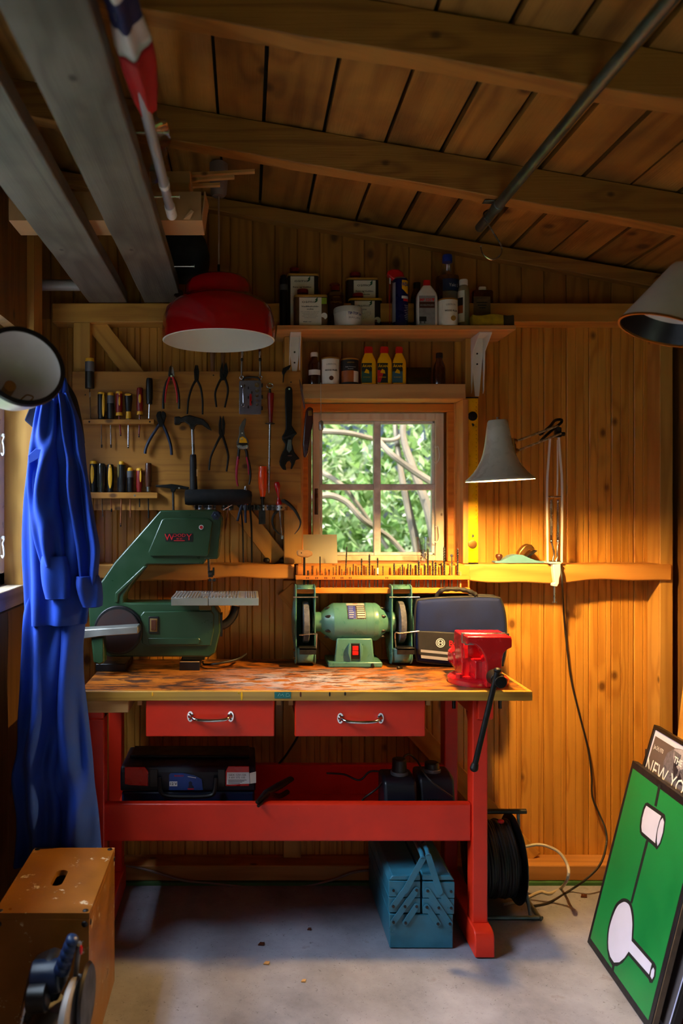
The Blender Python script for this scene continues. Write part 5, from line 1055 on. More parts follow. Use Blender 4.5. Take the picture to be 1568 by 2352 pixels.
# long sharpening rod
t = hold('honing_steel', 'long steel rod with red handle and ring hanging beside the socket case', 'honing steel', 621, 1132)
k = YT / F
obj('handle', B().lathe([(0, PZ(971, YT)), (4.2 * k, PZ(971, YT)), (4.5 * k, PZ(960, YT)), (6.4 * k, PZ(935, YT)), (7.6 * k, PZ(908, YT)), (7 * k, PZ(903, YT)), (3, PZ(901, YT))][:6] + [(0, PZ(902, YT))], (PX(621.5, YT), YT, 0), n=18), M['darkred'], t)
obj('guard', B().lathe([(0, -.001), (11 * k, -.001), (11 * k, .001), (0, .001)], P(620, 973, YT), n=20), M['darksteel'], t)
obj('rod', B().cyl(P(620, 972, YT), P(617.5, 1126, YT), .0042, n=12).cyl(P(617.5, 1126, YT), P(617, 1133, YT), .0042, .001, 12), M['steel'], t)
obj('ferrule', B().cyl(P(620, 903, YT), P(619.5, 892, YT), .005, .0038, 10), M['darksteel'], t); obj('ring', B().tube([P(619.5, 886, YT) + V((.012 * math.cos(a), .003 * math.sin(a), .009 * math.sin(a))) for a in [2 * math.pi * i / 20 for i in range(20)]], .0014, 6, True), M['steel'], t)
# adjustable wrench
t = hold('adjustable_wrench', 'big blackened adjustable wrench hanging jaw down on the tool board edge', 'wrench', 664, 1082)
q = lambda L: [(480 + x / 6.533, 780 + y / 6.533) for x, y in L]
plate(t, 'handle', q([(1145, 740), (1165, 710), (1200, 700), (1240, 715), (1250, 760), (1255, 960), (1245, 1180), (1240, 1290), (1290, 1370), (1322, 1405), (1285, 1440), (1250, 1490), (1245, 1550), (1275, 1680), (1325, 1745), (1362, 1788), (1300, 1808), (1288, 1855), (1245, 1945), (1222, 1940), (1238, 1862), (1212, 1818), (1172, 1832), (1146, 1884), (1162, 1958), (1110, 1950), (1062, 1885), (1055, 1830), (1080, 1740), (1130, 1640), (1145, 1570), (1100, 1500), (1095, 1450), (1130, 1400), (1150, 1330), (1150, 1200), (1140, 980)]), .016, M['blacksteel'], bev=.003)
plate(t, 'jaw', q([(1110, 1465), (1300, 1400), (1318, 1412), (1270, 1452), (1255, 1495), (1232, 1495), (1222, 1455), (1120, 1490)]), .004, M['darksteel'], dy=-.0095, bev=.001)
plate(t, 'jaw_shank', q([(1185, 1500), (1235, 1500), (1240, 1650), (1200, 1700), (1165, 1650)]), .004, M['galv'], dy=-.0095, bev=.001)
obj('worm', B().cyl(P(480 + 1180 / 6.533, 780 + 1735 / 6.533, YT - .008), P(480 + 1240 / 6.533, 780 + 1730 / 6.533, YT - .008), .0045, n=12), M['darksteel'], t)
obj('hang_hole', B().cyl(P(664, 893.5, YT - .0086), P(664, 893.5, YT - .007), .0032, n=12), M['steel'], t)
# knife sheath on a cord by the window
t = thing('knife_sheath', 'dark red leather sheath hanging from a cord at the window edge', 'sheath', P(705, 1050, 2.925))
obj('sheath', B().px([(702, 944), (706, 936), (712, 934), (719, 938), (719, 972), (713, 1004), (708, 1040), (702, 1052), (697, 1048), (695, 1020), (698, 980)], 2.915, .016), M['leather'], t, bev=.005, seg=3)
obj('collar', B().px([(708, 943), (716, 942), (717, 954), (708, 955)], 2.912, .004), M['brass'], t, bev=.001)
obj('cord', B().tube(cr([P(688, 874, 2.94), P(690, 890, 2.935), P(695, 920, 2.93), P(700, 940, 2.925), P(697, 915, 2.93), P(691, 885, 2.936), P(688, 874, 2.94)], 4), .0014, 6).cyl(P(688, 873, 2.9645), P(688, 873, 2.938), .002, n=6), M['brown'], t)
# two spanners hanging over the socket case
for u0, lab in ((555.5, 'bright combination spanner hanging above the hinge-less side of the socket case'), (597, 'second bright combination spanner, hanging above the hinged side of the socket case')):
    t = thing('combination_spanner', lab, 'spanner', P(u0, 868, 2.93))
    du = -2 if u0 < 570 else 2
    obj('bar', B().tube(path([(u0 - du * 1.2, 742), (u0 - du * .5, 790), (u0, 826), (u0 + du * .3, 864)], 2.932), [.0048] * 11 + [.0036] * 5, 10, flat=.6, up=(1, 0, 0)), M['steel'], t)
    obj('ring_end', B().tube([P(u0 + du * .3, 867, 2.934) + V((.0065 * math.cos(a), 0, .0065 * math.sin(a))) for a in [2 * math.pi * i / 16 for i in range(16)]], .0026, 8, True), M['steel'], t)
    obj('swivel', B().ball(P(u0, 826, 2.932), (.0056, .005, .008), 10, 8), M['darksteel'], t)
    obj('hook', B().tube([P(u0 - du * 1.2, 742, 2.932), V((P(u0 - du * 1.2, 738, 2.932).x, 2.945, 2.128)), V((P(u0 - du * 1.2, 738, 2.932).x, 2.967, 2.14))], .002, 6), M['steel'], t)
tag(obj('scraper_hook', B().px(q([(1105, 430), (1150, 410), (1222, 375), (1225, 395), (1200, 440), (1162, 470), (1132, 520), (1115, 640), (1104, 640), (1110, 530), (1095, 490)]), 2.932, .012), M['blacksteel'], bev=.001), 'small blackened hook tool at the board corner under the shelf bracket', 'hook')
for u, v0, lab, s in ((488.5, 765, 'hand file with brown wooden handle sticking up behind the board under the red lamp', 1), (512, 770, 'slimmer hand file with paler wooden handle sticking up behind the dark pliers', .75)):
    tag(obj('hand_file', B().lathe([(0, PZ(862, 2.985)), (.0075 * s, PZ(862, 2.985)), (.0085 * s, PZ(840, 2.985)), (.012 * s, PZ(800, 2.985)), (.011 * s, PZ(775, 2.985)), (0, PZ(v0, 2.985))], (PX(u, 2.985), 2.982, 0), n=16), M['handlewood']), lab, 'file')
t = hold('brick_hammer', 'small dark brick hammer hanging head up under the screwdriver strips', 'hammer', 398, 1190)
plate(t, 'head', [(357, 1114), (380, 1113), (394, 1111.5), (412, 1114), (434, 1119), (432, 1124), (412, 1122), (403, 1124), (401, 1130), (393, 1130), (391, 1122), (375, 1120), (358, 1119)], .016, M['blacksteel'], bev=.002)
obj('shaft', B().cyl(P(397.5, 1126, YT), P(398.5, 1205, YT), .0045, n=10), M['darksteel'], t)
obj('rivet', B().cyl(P(411, 1121, YT - .0095), P(411, 1121, YT - .007), .0035, n=10), M['steel'], t)
tag(obj('steel_tube', B().lathe([(0, PX(425, 2.91)), (.027, PX(425, 2.91)), (.03, PX(432, 2.91)), (.03, PX(560, 2.91)), (.026, PX(572, 2.91)), (.02, PX(578, 2.91)), (0, PX(578, 2.91))], (0, 2.914, PZ(1142, 2.91)), (1, 0, 0), 28), M['blackcloth']), 'dark thick tube lying across the board behind the small pliers', 'tube')
# perforated strap with the tools stuck through it
def strap(lab, us, vc, amp):
    pp = []; n = 40
    for i in range(n + 1):
        u = us[0] + (us[-1] - us[0]) * i / n; d = 0
        for a, b_ in zip(us, us[1:]):
            if a <= u <= b_: d = math.sin(math.pi * (u - a) / (b_ - a))
        pp.append((u, 2.944 - amp * d))
    b = B(); h = .0098
    rings = [[V((PX(u, y), y, PZ(vc, y) - h)), V((PX(u, y), y, PZ(vc, y) + h)), V((PX(u, y), y + .0012, PZ(vc, y) + h)), V((PX(u, y), y + .0012, PZ(vc, y) - h))] for u, y in pp]
    b.loft(rings); b.m(1)
    for i in range(2, n - 1, 3):
        u, y = pp[i]; c = V((PX(u, y), y, PZ(vc, y))); b.cyl(c + V((0, -.0006, 0)), c + V((0, .0004, 0)), .0042 if i % 2 else .0028, n=10)
    return tag(obj('perforated_strap', b, [M['galv'] if amp < .01 else M['steel'], M['black']], smooth=50), lab, 'strap')
strap('long wavy perforated steel strap holding the chisel and awl', [549, 573, 577, 590, 622, 627, 660], 1166, .026)
strap('short perforated steel strap just above the bandsaw top', [445, 450, 472, 496], 1164, .012)
strap('small bent perforated strap end beside the copper rod', [508, 520, 536], 1166, .016)
t = hold('marking_gauge', 'thin copper rod gauge with brass clamp knob, by the bandsaw top', 'gauge', 517, 1222)
obj('rod', B().cyl(P(530, 1122, 2.912), P(517, 1216, 2.912), .0027, n=8).cyl(P(517, 1216, 2.912), P(516, 1226, 2.912), .0018, .0006, 8), M['copper'], t)
obj('clamp_knob', B().cyl(P(520, 1141, 2.908), P(532, 1142, 2.908), .0052, n=12).ball(P(520, 1141, 2.908), .006, 10, 8).ball(P(532, 1142, 2.908), .006, 10, 8), M['brass'], t)
obj('crossbar', B().tube(path([(512, 1172), (522, 1165), (535, 1158)], 2.906), .0018, 6), M['steel'], t)
t = hold('blacksmith_tongs', 'long dark tongs with oval head and straight legs reaching the rail', 'tongs', 567, 1291)
plate(t, 'head', [(541, 1158), (539, 1145), (543, 1131), (550, 1125), (555, 1131), (556, 1146), (553, 1160), (548, 1166)], .012, M['blacksteel'], y=2.926)
leg(t, [(549, 1160), (554, 1178), (557, 1210), (558, 1250), (559, 1292)], .0045, .004, M['darksteel'], 'leg', y=2.918); leg(t, [(573, 1136), (574, 1165), (577, 1205), (578, 1250), (578, 1292)], .0058, .004, M['blacksteel'], 'leg', y=2.918)
obj('jaw_loop', B().ball(P(573, 1138, 2.918), (.010, .006, .012), 12, 8), M['blacksteel'], t)
t = hold('small_pliers', 'small pliers with red-ringed dark blue handles, stuck in the strap', 'pliers', 556, 1200)
leg(t, [(563, 1117), (560, 1135), (556, 1156)], .0028, .004, M['steel'], 'jaw', y=2.908); leg(t, [(564, 1116), (565.5, 1135), (565, 1156)], .0028, .0042, M['steel'], 'jaw', y=2.907)
for u0, u1, v1, y in ((556, 545, 1197, 2.908), (565, 564, 1201, 2.905)):
    leg(t, [(u0, 1157), ((u0 * 2 + u1) / 3 - 1, 1172), (u1, v1)], .0058, .0062, M['navy'], y=y); obj('ring', B().cyl(P(u0, 1154, y), P(u0 - .5, 1159, y), .0055, n=12), M['redp'], t)
t = hold('chisel', 'wood chisel with orange translucent handle standing in the strap', 'chisel', 602, 1203)
yk = 2.925; kk = yk / F; x = PX(603, yk)
obj('handle', B().lathe([(r * kk, PZ(v, yk)) for r, v in ((0, 1141), (5.5, 1141), (7, 1134), (8.4, 1124), (9.6, 1118), (9, 1114.5), (10.2, 1111), (10.4, 1095), (9.8, 1084), (8.8, 1080), (9.8, 1076), (9, 1071.5), (0, 1070))], (x, yk, 0), n=22), M['orange'], t, smooth=60)
obj('ferrule', B().cyl((x, yk, PZ(1146, yk)), (x, yk, PZ(1141, yk)), .0092, n=14), M['darksteel'], t)
obj('blade', B().cyl((x, yk, PZ(1174, yk)), (x, yk, PZ(1145, yk)), .0062, n=10).box(PX(594, yk), PX(609.5, yk), yk - .002, yk + .002, PZ(1204, yk), PZ(1172, yk)), M['darksteel'], t, bev=.001)
t = hold('awl', 'awl with shiny red handle and thin steel point, in the strap end', 'awl', 641, 1237)
obj('handle', B().tube(path([(635.5, 1107), (637, 1120), (639, 1138), (640, 1150), (641, 1160)], 2.922), [.0075 + .0035 * math.sin(i * .42) for i in range(21)], 14), M['redgloss'], t, smooth=60)
obj('point', B().cyl(P(641, 1160, 2.922), P(647.5, 1234, 2.93), .003, .0022, 8).box(PX(645.5, 2.93), PX(650, 2.93), 2.928, 2.932, PZ(1238, 2.93), PZ(1230, 2.93)), M['steel'], t)
t = hold('calipers', 'curved outside calipers hanging open beside the window stud', 'calipers', 658, 1230)
pp = path([(640, 1172), (630, 1181), (625.5, 1196), (629, 1213), (637, 1223), (645, 1229)], 2.935); n = len(pp)
obj('leg', B().tube(pp, [.006 - .004 * i / (n - 1) for i in range(n)], 8, flat=.5, up=(1, 0, 0)), M['darksteel'], t, smooth=60)
pp = path([(650, 1150), (662, 1157), (676, 1171), (686, 1188), (690, 1200), (686, 1214), (676, 1227)], 2.925); n = len(pp)
obj('leg', B().tube(pp, [.0078 - .0066 * i / (n - 1) for i in range(n)], 8, flat=.5, up=(1, 0, 0)), M['darksteel'], t, smooth=60)
obj('pivot', B().cyl(P(650, 1150, 2.916), P(650, 1150, 2.944), .0065, n=14), M['darksteel'], t)
for u, v, lab in ((648, 1290, 'pale small stone lying on the rail at the foot of the brace'), (612, 1291, 'round dark roll lying on the rail beside the tongs legs')):
    tag(obj('pebble', B().ball((PX(u, 2.985), 2.985, PZ(1296, 2.95) + .0125), (.013, .011, .011), 12, 8), M['darksteel']), lab, 'odds and ends')

# ---------------------------------------------------------------- drill rack under the window
YR = 2.895
t = thing('drill_rack', 'orange varnished wooden rack of drill bits under the back window', 'drill rack', P(880, 1364, YR))
obj('back_board', B().box(PX(680, 2.935), PX(1078, 2.935), 2.9345, 2.9485, PZ(1364, 2.935), PZ(1299, 2.935)), M['honeyX'], t, bev=.002)
obj('strip', B().box(PX(679, YR), PX(1080, YR), YR, 2.934, PZ(1332, YR), PZ(1322.5, YR)), M['honeyX'], t, bev=.002)
obj('strip', B().box(PX(679, YR), PX(1080, YR), YR, 2.934, PZ(1363, YR), PZ(1351, YR)), M['honeyX'], t, bev=.002)
pc = B()
for u in (706, 727, 748, 766, 785, 804, 888):
    for d in (-2, 2): pc.box(PX(u + d, YR) - .0016, PX(u + d, YR) + .0016, YR - .0006, YR, PZ(1329.5, YR), PZ(1325.5, YR))
YD = 2.914
NUM = 'first second third fourth fifth sixth seventh eighth ninth tenth eleventh twelfth thirteenth fourteenth fifteenth sixteenth seventeenth eighteenth nineteenth twentieth'.split()
NUM += ['twenty-' + q for q in NUM[:9]] + ['thirtieth'] + ['thirty-' + q for q in NUM[:9]] + ['fortieth'] + ['forty-' + q for q in NUM[:9]]
drl = [(138, 300, 12, 'stub'), (172, 285, 5, 'twist'), (213, 280, 7, 'gold'), (242, 180, 8, 'plain'), (285, 280, 6, 'twist'), (318, 290, 8, 'sink'), (355, 270, 6, 'twist'), (380, 250, 6, 'twist'), (428, 285, 6, 'twist'), (460, 90, 9, 'lean'), (500, 270, 7, 'twist'), (527, 240, 7, 'twist'), (570, 268, 8, 'twist'), (598, 192, 10, 'twist'), (636, 268, 8, 'twist'), (665, 158, 12, 'twist'), (710, 280, 9, 'twist'), (735, 188, 11, 'tag'), (781, 258, 8, 'twist'), (877, 237, 13, 'auger'), (928, 265, 8, 'twist'), (948, 245, 11, 'auger'), (995, 238, 9, 'twist'), (1018, 245, 12, 'auger'), (1065, 245, 9, 'twist'), (1088, 210, 14, 'auger'), (1135, 240, 9, 'twist'), (1166, 105, 13, 'twist'), (1207, 210, 12, 'auger'), (1232, 225, 13, 'auger'), (1280, 230, 10, 'twist'), (1306, 90, 15, 'twist'), (1345, 328, 7, 'plain'), (1371, 155, 10, 'forstner'), (1421, 105, 12, 'auger'), (1445, 310, 12, 'wood')]
words_ = {'stub': 'blunt short grey steel plug', 'twist': 'twist drill bit', 'gold': 'short gold-coloured twist bit', 'plain': 'plain dark steel rod', 'sink': 'countersink bit', 'lean': 'very long thin leaning twist bit', 'tag': 'twist bit wrapped in white tape', 'auger': 'open-spiral auger bit', 'forstner': 'flat-headed forstner bit', 'wood': 'light wooden peg'}
for i, (cx, cy, w_, kind) in enumerate(drl):
    u, vt = 670 + cx / 3.733, 1230 + cy / 3.733; x = PX(u, YD); zt = PZ(vt, YD); zb = PZ(1350.5, YD); zm = PZ(1322, YD); r = w_ / 2 / 3.733 * YD / F * 1.3
    ln = zt - zm; sz = 'tall' if ln > .05 else ('short' if ln < .028 else 'middling')
    bm2 = B(); xt = x + (.005 if kind == 'lean' else 0)
    def twist(z0, z1, r, turns, x0, x1, lob, core, n=12):
        m_ = max(10, int(abs(z1 - z0) / .0016)); rings = []
        for a in range(m_ + 1):
            f = a / m_; tw = turns * 2 * math.pi * f; z = z0 + (z1 - z0) * f; rr_ = r * (1 if f < .94 else max(.12, (1 - f) / .06))
            rings.append([(x0 + (x1 - x0) * f + rr_ * (core + (1 - core) * abs(math.cos((b2 * 2 * math.pi / n - tw) * lob / 2)) ** .7) * math.cos(b2 * 2 * math.pi / n), YD + rr_ * (core + (1 - core) * abs(math.cos((b2 * 2 * math.pi / n - tw) * lob / 2)) ** .7) * math.sin(b2 * 2 * math.pi / n), z) for b2 in range(n)])
        bm2.loft(rings)
    lab = f'{sz} {words_[kind]}, {NUM[i]} in the rack counting from the wooden T-handle' if kind in ('twist', 'auger', 'plain') else f'{words_[kind]}, {NUM[i]} in the rack counting from the wooden T-handle'
    t2 = thing('drill_bit' if kind not in ('wood', 'stub') else 'rack_peg', lab, 'drill bit' if kind not in ('wood', 'stub') else 'peg', (x, YD, zb), 'drill bits in the rack')
    if kind in ('plain', 'stub', 'wood'):
        obj('shank', B().cyl((x, YD, zb), (x, YD, zt), r, n=10), M['drawerwood'] if kind == 'wood' else (M['blacksteel'] if kind == 'plain' and vt < 1300 else M['darksteel']), t2)
        continue
    obj('shank', B().cyl((x, YD, zb), (x, YD, zm + .002), r * .9, n=10), M['brass'] if kind == 'gold' else (M['steel'] if i % 3 else M['galv']), t2)
    if kind == 'auger': twist(zm + .002, zt, r * 1.1, (zt - zm) / .018, x, x, 2, .28)
    elif kind == 'forstner': bm2.cyl((x, YD, zm), (x, YD, zt - .012), r * .8, n=10).cyl((x, YD, zt - .012), (x, YD, zt - .004), r * 1.9, n=14).cyl((x, YD, zt - .004), (x, YD, zt), .0015, .0003, 6)
    elif kind == 'sink': bm2.cyl((x, YD, zm), (x, YD, zt - .01), r * .5, n=8).cyl((x, YD, zt - .01), (x, YD, zt - .003), r * .5, r * 1.3, 10).cyl((x, YD, zt - .003), (x, YD, zt), r * 1.3, r * .4, 10)
    else: twist(zm + .002, zt, r, (zt - zm) / .02, x, xt, 2, .55)
    obj('flutes', bm2, M['brass'] if kind == 'gold' else (M['steel'] if kind == 'forstner' else M['darksteel']), t2, smooth=50)
    if kind == 'tag': obj('tape', B().cyl((x, YD, PZ(1318, YD)), (x, YD, PZ(1304, YD)), r * 1.15, n=12), M['paper'], t2)
obj('pencil_marks', pc, M['brown'], t)
t = thing('gimlet', 'gimlet with wooden T-handle standing in the drill rack', 'gimlet', P(698, 1350.5, YD))
obj('handle', B().px([(681, 1268), (683, 1263.5), (692, 1263), (706, 1264), (717, 1267), (718, 1276), (706, 1281), (694, 1280), (683, 1277)], YD - .008, .016), M['drawerwood'], t, bev=.005, seg=3)
obj('shank', B().cyl(P(698.5, 1350.5, YD), P(698.5, 1280, YD), .0042, n=10), M['blacksteel'], t)
obj('peg_hole', B().cyl(P(692, 1270, YD - .0088), P(692, 1270, YD - .0075), .0024, n=10), M['black'], t)
# ---------------------------------------------------------------- shelf over the window
shx0, shx1, shy, shz0, shz1 = PX(636, 2.851), PX(1185, 2.851), 2.851, 2.071, 2.0875
tag(obj('wall_shelf', B().box(shx0, shx1, shy, YP - .001, shz0, shz1), wood('pine shelf board', '#d9a05c', '#b0733a', 'X', 1.3, .03, 3.4, .4, .05, coat=.1), bev=.002), 'pine shelf board over the window carrying cans and bottles', 'shelf')
for xa, xb, zb, yw, lab in ((.163, .203, PZ(856, 2.96), 2.9645, 'white steel shelf bracket at the lamp end of the shelf'), (.858, .905, PZ(910, 2.99), 2.9945, 'white steel shelf bracket above the yellow level')):
    t = thing('shelf_bracket', lab, 'bracket', ((xa + xb) / 2, yw, zb))
    xm = (xa + xb) / 2
    b = B(); b.ext([(xa, yw - .0021, shz0 - .045), (xb, yw - .0021, shz0 - .045), (xm + .008, yw - .0021, zb), (xm - .008, yw - .0021, zb)], [(xa, yw, shz0 - .045), (xb, yw, shz0 - .045), (xm + .008, yw, zb), (xm - .008, yw, zb)])
    b.box(xa, xb, yw - .0021, yw, shz0 - .0451, shz0 - .0005)
    obj('wall_leg', b, M['white'], t)
    b = B(); yf = shy + .035
    for x in (xa, xb - .002): b.ext([(x, yw - .0022, shz0 - .0008), (x, yf, shz0 - .0008), (x, yf, shz0 - .006), (x, yw - .028, shz0 - .055), (x, yw - .012, zb + .02), (x, yw - .0022, zb + .01)], [(x + .002, yw - .0022, shz0 - .0008), (x + .002, yf, shz0 - .0008), (x + .002, yf, shz0 - .006), (x + .002, yw - .028, shz0 - .055), (x + .002, yw - .012, zb + .02), (x + .002, yw - .0022, zb + .01)])
    obj('flange', b, M['white'], t)
    obj('shelf_arm', B().box(xa + .0021, xb - .0021, yf, yw - .0022, shz0 - .0028, shz0 - .0006), M['white'], t)
    sb = B()
    for dz in (.06, .1): sb.cyl((xm, yw - .0045, shz0 - dz), (xm, yw - .001, shz0 - dz), .0035, n=8)
    obj('screw', sb, M['darksteel'], t)
def can_rect(lab, u0, u1, v0, Y, dep, base_z, sidemat, lidmat, texts, capu=None, name='oil_can', labu=None, green=None, cat='can'):
    x0, x1, z1 = PX(u0, Y), PX(u1, Y), PZ(v0, Y); z0 = base_z + .0004
    t = thing(name, lab, cat, ((x0 + x1) / 2, Y + dep / 2, z0))
    obj('can_body', B().rboxz(x0, x1, Y, Y + dep, z0, z1 - .009, .014), sidemat, t, smooth=40)
    obj('lid_rim', B().rboxz(x0 - .001, x1 + .001, Y - .001, Y + dep + .001, z1 - .0088, z1, .015), lidmat, t, bev=.002)
    l0, l1 = (PX(labu[0], Y), PX(labu[1], Y)) if labu else (x0 + .017, x1 - .02)
    lb = B(); lb.box(l0, l1, Y - .0012, Y - .0003, z0 + .002, z1 - .012)
    for (s, uu, vv, h, mi, kw) in texts:
        lb.m(mi).txt(s, P(uu, vv, Y - .0012), h, **kw)
    if green:
        gu_, gv_ = green; lb.m(2).px([(gu_ - 3.4, gv_ + 6), (gu_ + 3.6, gv_ - 1.5), (gu_ + 4, gv_ + 3), (gu_ + 1.5, gv_ + 6)], Y - .0018, .0003); lb.px([(gu_ - 2, gv_ + 1), (gu_ + 4.2, gv_ - 6), (gu_ + 4, gv_ + 2)], Y - .0018, .0003)
    obj('printed_label', lb, [M['paper'], M['ink'], M['greenink'], M['greyink']], t)
    if capu: obj('cap', B().cyl(P((capu[0] + capu[1]) / 2, capu[3], Y + dep * .5) * 1 + V((0, 0, 0)), P((capu[0] + capu[1]) / 2, capu[2], Y + dep * .5), (capu[1] - capu[0]) / 2 * Y / F, n=20).cyl((P((capu[0] + capu[1]) / 2, 0, Y + dep * .5).x, Y + dep * .5, z1), (P((capu[0] + capu[1]) / 2, 0, Y + dep * .5).x, Y + dep * .5, z1 + .006), .012, n=14), M['darkred'], t, bev=.001)
    return t
darkcan = pbr('dark printed can', '#2a211a', .4, var=.45, scale=14)
browncan = pbr('brown printed can', '#6b4a2c', .4, var=.5, scale=16)
tallL = [('osmo', 692, 645, .011, 1, dict(width=.052)), ('Rens og Vedlike-', 694, 659.5, .0052, 1, dict(width=.07, bold=.02)), ('holdsvoks', 694, 667, .0052, 1, dict(width=.036, bold=.02))]
can_rect('tall dark can with white label, behind the smaller can at the shelf\'s lamp end', 660, 732, 627.5, 2.955, .085, shz1, darkcan, M['goldlid'], tallL, (665, 687, 617, 626), labu=(667, 721), green=(708, 640))
c2 = [('osmo', 709, 693, .011, 1, dict(width=.05)), ('Vedlikeholds-', 712, 704, .0052, 1, dict(width=.064, bold=.02)), ('voks', 712, 710, .0052, 1, dict(width=.025, bold=.02))] + [(s, 712, 716 + 3.4 * i, .0022, 1, dict(width=w_)) for i, (s, w_) in enumerate((('For parkett, tre og kork', .066), ('slitesterk overflate', .058), ('innendors', .05), ('lett a vedlikeholde', .056), ('silkematt', .042)))] + [('400 ml', 705, 739, .0036, 1, dict(width=.03, bold=.02))]
t = can_rect('small can with wide white label and gold rim, at the shelf\'s lamp end', 676, 752, 676, 2.872, .075, shz1, browncan, M['goldlid'], c2, (682, 708, 666, 675), labu=(687, 738), green=(725, 688))
obj('badge', B().cyl(P(744, 726, 2.8705), P(744, 726, 2.8712), .012, n=20).m(1).px([(738, 684), (750, 684), (750, 698), (738, 698)], 2.8712, .0008), [M['paper'], pbr('lime print', '#8fae2c', .5)], t)
tallR = [('osmo', 835, 655, .011, 1, dict(width=.05)), ('Rens og Vedlike-', 837, 669, .0052, 1, dict(width=.068, bold=.02)), ('holdsvoks', 838, 676, .0052, 1, dict(width=.036, bold=.02))]
can_rect('tall dark can with white label, behind the yellow-rimmed can at mid shelf', 796, 870, 637, 3.012, .044, shz1, darkcan, M['goldlid'], tallR, (803, 828, 628, 636), labu=(812, 862), green=(851, 649))
c4 = [('osmo', 835, 702, .010, 1, dict(width=.046)), ('TopOil', 832, 711, .0045, 1, dict(width=.03, bold=.02))] + [(s, 834, 717 + 3.6 * i, .0022, 1, dict(width=w_)) for i, (s, w_) in enumerate((('High solid', .056), ('til benkeplater og', .06), ('mobler av tre', .05), ('bruksklar', .036), ('0,5 l', .02)))]
t = can_rect('small oil can with yellow rim and dark printed side behind the white tub', 802, 878, 684, 2.963, .044, shz1, darkcan, M['yellowp'], c4, (809, 834, 675, 683), labu=(814, 860), green=(850, 695))
obj('badge', B().cyl(P(866, 736, 2.9615), P(866, 736, 2.9622), .013, n=20).m(1).cyl(P(863, 737, 2.9608), P(863, 737, 2.9614), .005, n=14), [M['paper'], M['darkred']], t)
def bottle(name, lab, cat, u, prof, base_z, Y, mats, capn='cap', n=28, sx=1.0, flat=1.0):
    # prof: list of (part, material, [(half width px, row)...]) from bottom to top
    k = Y / F; x = PX(u, Y)
    t = thing(name, lab, cat, (x, Y, base_z)); 
    for nm, mat, pr in prof:
        b = B(); zs = [(r * k, max(PZ(v, Y), base_z + .0004)) for r, v in pr]
        if flat == 1.0: b.lathe([(0, zs[0][1])] + zs + [(0, zs[-1][1])], (x, Y, 0), n=n)
        else:
            b.loft([[(x + r * math.copysign(abs(math.cos(a)) ** .45, math.cos(a)), Y + r * flat * math.copysign(abs(math.sin(a)) ** .45, math.sin(a)), z) for a in [2 * math.pi * (i + .5) / 32 for i in range(32)]] for r, z in zs])
        obj(nm, b, mat, t, smooth=40)
    return t, x, Y, k
def wraplabel(t, x, Y, r, z0, z1, a0, a1, mats, texts=(), extra=None, name='printed_label'):
    b = B(); b.arc(x, Y, r + .0004, z0, z1, a0, a1)
    for s, dx, z, h, mi, kw in texts: b.m(mi).txt(s, (x + dx, Y, z), h, wrap=(x, Y, r + .0004), **kw)
    if extra: extra(b)
    return obj(name, b, mats, t, smooth=60, flip=False)
sz = shz1
t, x, Y, k = bottle('dark_canister', 'tall black canister at the lamp end of the shelf', 'canister', 651, [('body', M['black'], [(9.5, 760), (9.5, 650), (8.5, 640)]), ('band', M['greyp'], [(9.7, 668), (9.7, 655)]), ('cap', M['black'], [(7, 640), (7, 634), (5, 632)])], sz, 2.945, None)
t, x, Y, k = bottle('stripper_can', 'small brown can with a red ring cap between the two pairs of oil cans', 'can', 770, [('body', browncan, [(19, 760), (19, 677), (18, 674)]), ('spout', M['black'], [(9, 675), (9, 669)]), ('cap', M['darkred'], [(10.5, 669), (10.5, 660), (8, 656)])], sz, 2.97, None)
obj('cap_ring', B().tube([P(766, 656, 2.97) + V((.018 * math.cos(a) + .004, .006 * math.sin(a), .0075 * math.sin(a) + .002)) for a in [2 * math.pi * i / 24 for i in range(24)]], .0022, 6, True), M['darkred'], t)
wraplabel(t, x, Y, 19 * k, PZ(740, Y), PZ(682, Y), -70, 70, [M['brown'], M['goldlid']], [('STRIPPER', 0, PZ(699, Y), .007, 1, dict(width=.045)), ('LIBERON', 0, PZ(687, Y), .004, 1, dict(width=.026))])
t, x, Y, k = bottle('plastic_tub', 'low round white plastic tub at the shelf front', 'tub', 798.5, [('tub', M['white'], [(30, 760), (31, 746), (32, 722)]), ('lid', pbr('tub lid', '#d9d6cc', .4), [(33, 722), (33, 712), (31.5, 709)])], sz, 2.907, None)
wraplabel(t, x, Y, 32 * k, PZ(743, Y), PZ(722, Y), -60, 66, [M['white'], M['blueink'], M['greyink']], [('TIP-TOP Lim', .024, PZ(727, Y), .009, 1, dict(width=.06, bold=.03)), ('BRUN', .02, PZ(737, Y), .006, 2, dict(width=.045))])
